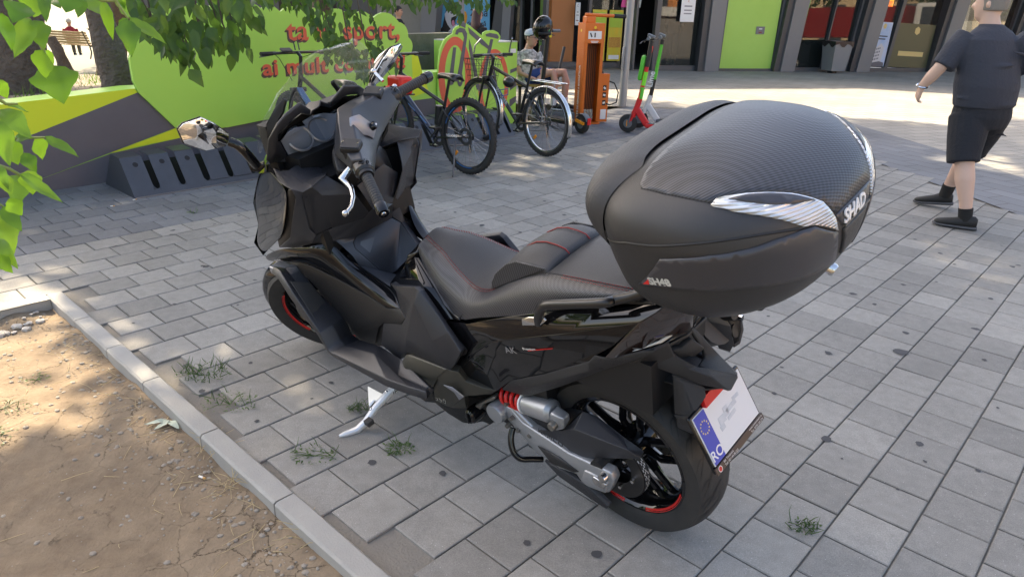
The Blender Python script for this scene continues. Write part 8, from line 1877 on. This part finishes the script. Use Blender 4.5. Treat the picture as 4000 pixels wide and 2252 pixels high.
for sp in HANG_SPRAYS:
    for a, b, w in spray_leaves(sp): put_leaf("leaf", hang_leaves, a, b, w, hb, Vector((.3, -.7, .5)), k); k += 1
hf2 = empty("hanging_branch"); tag(hf2, "thin sprays of small leaves dangling along the top edge over the sign lettering", "branch")
acc = MB(); k = 0
for a, b, w_ in [q for sp in FAR_SPRAYS for q in spray_leaves(sp)]:
    k += 1; x = b - a; L = x.length; x.normalize(); z = Vector((.3 + R6.uniform(-.6, .6), -.7, .5 + R6.uniform(-.5, .5))); z = (z - x * z.dot(x)).normalized(); y = z.cross(x)
    me = hang_leaves[k % 4]; acc.add([a + (x * v.co.x + y * v.co.y * w_ + z * v.co.z) * L for v in me.vertices], [tuple(p.vertices) for p in me.polygons])
o = acc.build("leaf_spray", MAT["leaf_hang"], hf2, 60, fix=False); o["kind"] = "stuff"
for k, sp in enumerate(HANG_SPRAYS + FAR_SPRAYS):
    a, b = Vector(sp[0]) / 1000, Vector(sp[1]) / 1000; root = hb if k < len(HANG_SPRAYS) else hf2
    MB().tube([a + Vector((-.3, .5, 1.3)), a, a + (b - a) * .5 + Vector((0, 0, .02)), b], [.010, .005, .004, .0015], 6).build("twig", MAT["twig_dark"], root, 60)
# ---- weeds, grass
weed_leaves = [leaf_mesh("wl", 1, .42, .3, .3, False, 0, s, 4) for s in range(3)]
def weed(p, r, n, lab, h=.05, grass=.25, seed=0):
    R = random.Random(seed); mb = MB(); p = Vector(p)
    for k in range(n):
        an = R.uniform(0, 6.28); rr = r * R.random() ** .5; a = p + Vector((math.cos(an) * rr, math.sin(an) * rr * .7, R.uniform(0, h * .5))); 
        if R.random() < grass:
            b = a + Vector((R.gauss(0, .025), R.gauss(0, .025), h * R.uniform(.5, 1.2))); mb.tube([a, (a + b) / 2 + Vector((R.gauss(0, .004), R.gauss(0, .004), .004)), b], [.0016, .0013, .0004], 4); continue
        x = Vector((math.cos(an + R.gauss(0, .8)), math.sin(an + R.gauss(0, .8)), R.uniform(-.1, .8))).normalized(); L = R.uniform(.007, .017); z = Vector((R.gauss(0, .4), R.gauss(0, .4), 1)); z = (z - x * z.dot(x)).normalized(); y = z.cross(x)
        me = weed_leaves[k % 3]; mb.add([a + (x * v.co.x + y * v.co.y + z * v.co.z) * L for v in me.vertices], [tuple(q.vertices) for q in me.polygons])
    for k in range(6):
        an = R.uniform(0, 6.28); mb.tube([p, p + Vector((math.cos(an) * r * .5, math.sin(an) * r * .35, h * .4)), p + Vector((math.cos(an) * r, math.sin(an) * r * .7, h * .3))], [.0014, .001, .0006], 4)
    o = mb.build("weed", MAT["weed_leaf"], None, 60, fix=False); tag(o, lab, "weed", "weeds growing in the joints and the bed"); return o
weed((-1.30, 2.60, .0), .11, 170, "largest yellow-green weed clump growing along the outside of the kerb", .05, .3, 1); weed((-1.10, 2.38, .0), .11, 130, "dark green weeds just below the largest clump outside the kerb", .04, .1, 2)
weed((-.68, 2.06, .0), .085, 90, "low weed at the lifted paver between kerb and side stand", .03, .1, 3); weed((-.39, 2.11, -.004), .06, 150, "dense green weed filling the corner of the lifted cracked paver", .03, .05, 4)
weed((-.585, 2.36, .0), .045, 60, "small tuft of weed in the joint under the side stand", .035, .5, 5); weed((.93, 1.76, -.003), .05, 60, "grassy wisp in the joint behind the rear tyre", .018, .6, 6)
for k, (al, be, r, n, lab) in enumerate(((.50, .98, .10, 80, "creeping weed on the earth nearest the fallen pale leaf"), (.62, 1.15, .14, 110, "creeping weed across the middle of the earth bed"), (.95, 1.0, .14, 110, "creeping weed running towards the left of the earth bed"), (1.15, 1.12, .09, 60, "thin weed left of the middle of the earth bed"), (1.30, 1.55, .12, 110, "leafy weed beside dry stalks at the left edge of the bed"), (.70, .62, .07, 40, "small upright seedling in the upper part of the bed"), (.34, .80, .06, 34, "few weed leaves close to the kerb's inner side"), (1.28, 1.98, .05, 24, "lone sprig at the lower left of the bed"))):
    weed(on_dirt(al, be), r, n, lab, .03, .08, 20 + k)
fl = empty("fallen_leaf", (-1.302, 2.288, -.022)); tag(fl, "pale green three-part fallen leaf lying on the earth near the kerb", "leaf")
mat("leaf_pale", (.34, .40, .33), .6)
for a, L in ((3.5, .085), (4.4, .075), (5.6, .085)):
    me = leaf_mesh("leaflet", 1, .35, .2, .05, True, 0, int(a * 3)); me.materials.append(MAT["leaf_pale"]); o = bpy.data.objects.new("leaflet", me); col.objects.link(o); o.parent = fl; o.rotation_euler = (0, -.06, a); o.scale = (L, L, L)
gr = MB(); R7 = random.Random(8)
for k in range(5200):
    s, n = R7.uniform(-13, 3.5), -.35 - R7.random() ** 1.5 * 13
    if mnoise.noise(Vector((s * .5, n * .5, 2))) < -.02: continue
    z = .66 + max(-1.45, (n + .28) * .085) + .03 * mnoise.noise(Vector((s, n, 1))); a = wp(s, n, z - .01); h = R7.uniform(.05, .16); b = a + Vector((R7.gauss(0, .05), R7.gauss(0, .05), h)); w = Vector((R7.uniform(-1, 1), R7.uniform(-1, 1), 0)).normalized() * .007
    gr.add([a - w, a + w, b], [(0, 1, 2)])
tag(gr.build("park_grass", MAT["weed_leaf"], None, 0, fix=False), kind="stuff")
for k, (x, y, r_, lab) in enumerate(((-2.35, 4.95, .05, "tiny weed at the foot of the painted wall near the rack end"), (.2, 8.35, .04, "small green leaf scrap by the second rack"))): weed((x, y, 0), r_, 20, lab, .03, .2, 50 + k)

# ------------------------------------------------------------------ what stands behind the viewer (seen in the mirrors, glass and gloss)
mat("block_cream", (.55, .42, .26), .8); mat("block_orange", (.55, .22, .07), .8); mat("block_white", (.62, .62, .60), .8); mat("block_glass", (.05, .06, .075), .1)
ab = empty("apartment_block"); tag(ab, "cream and orange apartment block across the street, seen only in the mirrors", "apartment block")
AX = Vector((46, -46, -1.3)); au = Vector((.5, .866, 0)).normalized(); an_ = Vector((au.y, -au.x, 0));  an_ = an_ if an_.dot(Vector((-46, 46, 0))) > 0 else -an_
def ap(s, n, z): return AX + au * s + an_ * n + Vector((0, 0, z))
for s0, s1, m_ in ((-20, 6, "block_white"), (6, 22, "block_orange"), (22, 60, "block_cream")):
    MB().prism([ap(s0, 0, 0), ap(s1, 0, 0), ap(s1, 0, 26), ap(s0, 0, 26)], an_ * -10).build("wall", MAT[m_], ab, 0)
wm = bpy.data.meshes.new("window"); bxm = MB().box((0, 0, 0), (2.2, .12, 1.6)); wm.from_pydata(bxm.v, [], bxm.f); wm.materials.append(MAT["block_glass"])
Rw = Matrix((au, an_, Vector((0, 0, 1)))).transposed().to_4x4()
for i in range(20):
    for k in range(8):
        o = bpy.data.objects.new("window", wm); col.objects.link(o); o.parent = ab; o.matrix_local = Matrix.Translation(ap(-18 + i * 3.9, .06, 2.6 + k * 3.0)) @ Rw
for i in range(6):
    for k in range(7): MB().prism([ap(-16 + i * 12.5, 0, 1.6 + k * 3), ap(-11 + i * 12.5, 0, 1.6 + k * 3), ap(-11 + i * 12.5, 0, 2.6 + k * 3), ap(-16 + i * 12.5, 0, 2.6 + k * 3)], an_ * 1.1).build("balcony", MAT["block_white"], ab, 0)
for k, (x, y, r_, lab) in enumerate(((-24, -8, 4.2, "street tree behind the viewer mirrored at the left"), (-15, -14, 4.0, "street tree behind the viewer in the middle of the row"), (-30, 2, 4.0, "street tree behind the viewer beyond the earth bed"), (-4, -20, 4.5, "tall street tree behind the viewer on the far pavement"), (8, -17, 4.5, "street tree behind the viewer at the right of the row"), (30, -2, 5, "roadside tree at the far right, mirrored in the shop glass"), (34, 8, 5, "second roadside tree at the far right, mirrored in the shop glass"), (38, 18, 5, "third roadside tree at the far right, mirrored in the shop glass"))):
    tree((x, y, -.2), (x, y, 3.2), .22, lab, crown_clumps((x, y, 5.4), (r_, r_, 3.0), 26, 60 + k, (1.1, 1.8)), 3200, .40, 70 + k, 4, "street trees across the road")
tk = empty("tipper_truck", (27.5, 5.5, 0), rad(75)); tag(tk, "red tipper truck on the road at the right, mirrored in the shop windows", "truck")
MB().add([(-4, -1.2, 1.2), (3, -1.2, 1.2), (3, 1.2, 1.2), (-4, 1.2, 1.2), (-4.3, -1.25, 2.7), (3.1, -1.25, 2.7), (3.1, 1.25, 2.7), (-4.3, 1.25, 2.7)], [(0, 3, 2, 1), (0, 1, 5, 4), (1, 2, 6, 5), (2, 3, 7, 6), (3, 0, 4, 7), (4, 5, 6, 7)]).build("tipper_body", MAT["red_dark"], tk, 0)
for k in range(5): MB().box((-3.4 + k * 1.5, 1.28, 1.95), (.12, .08, 1.4)).build("body_rib", MAT["red_dark"], tk)
MB().box((4.4, 0, 1.7), (1.9, 2.3, 2.2)).build("cab", MAT["block_white"], tk, bevel=.15); MB().box((4.4, 0, 2.2), (1.2, 2.34, .8)).build("cab_window", MAT["block_glass"], tk); MB().box((.6, 0, .9), (9.0, .9, .3)).build("chassis", MAT["cast_iron"], tk)
for x in (-3.0, -1.7, 4.2):
    for y in (-1, 1): MB().lathe([(0, .15), (.35, .16), (.5, .14), (.52, 0), (.5, -.14), (0, -.15)], (x, y, .52), 'Y', 20).build("wheel", MAT["bike_tyre"], tk)
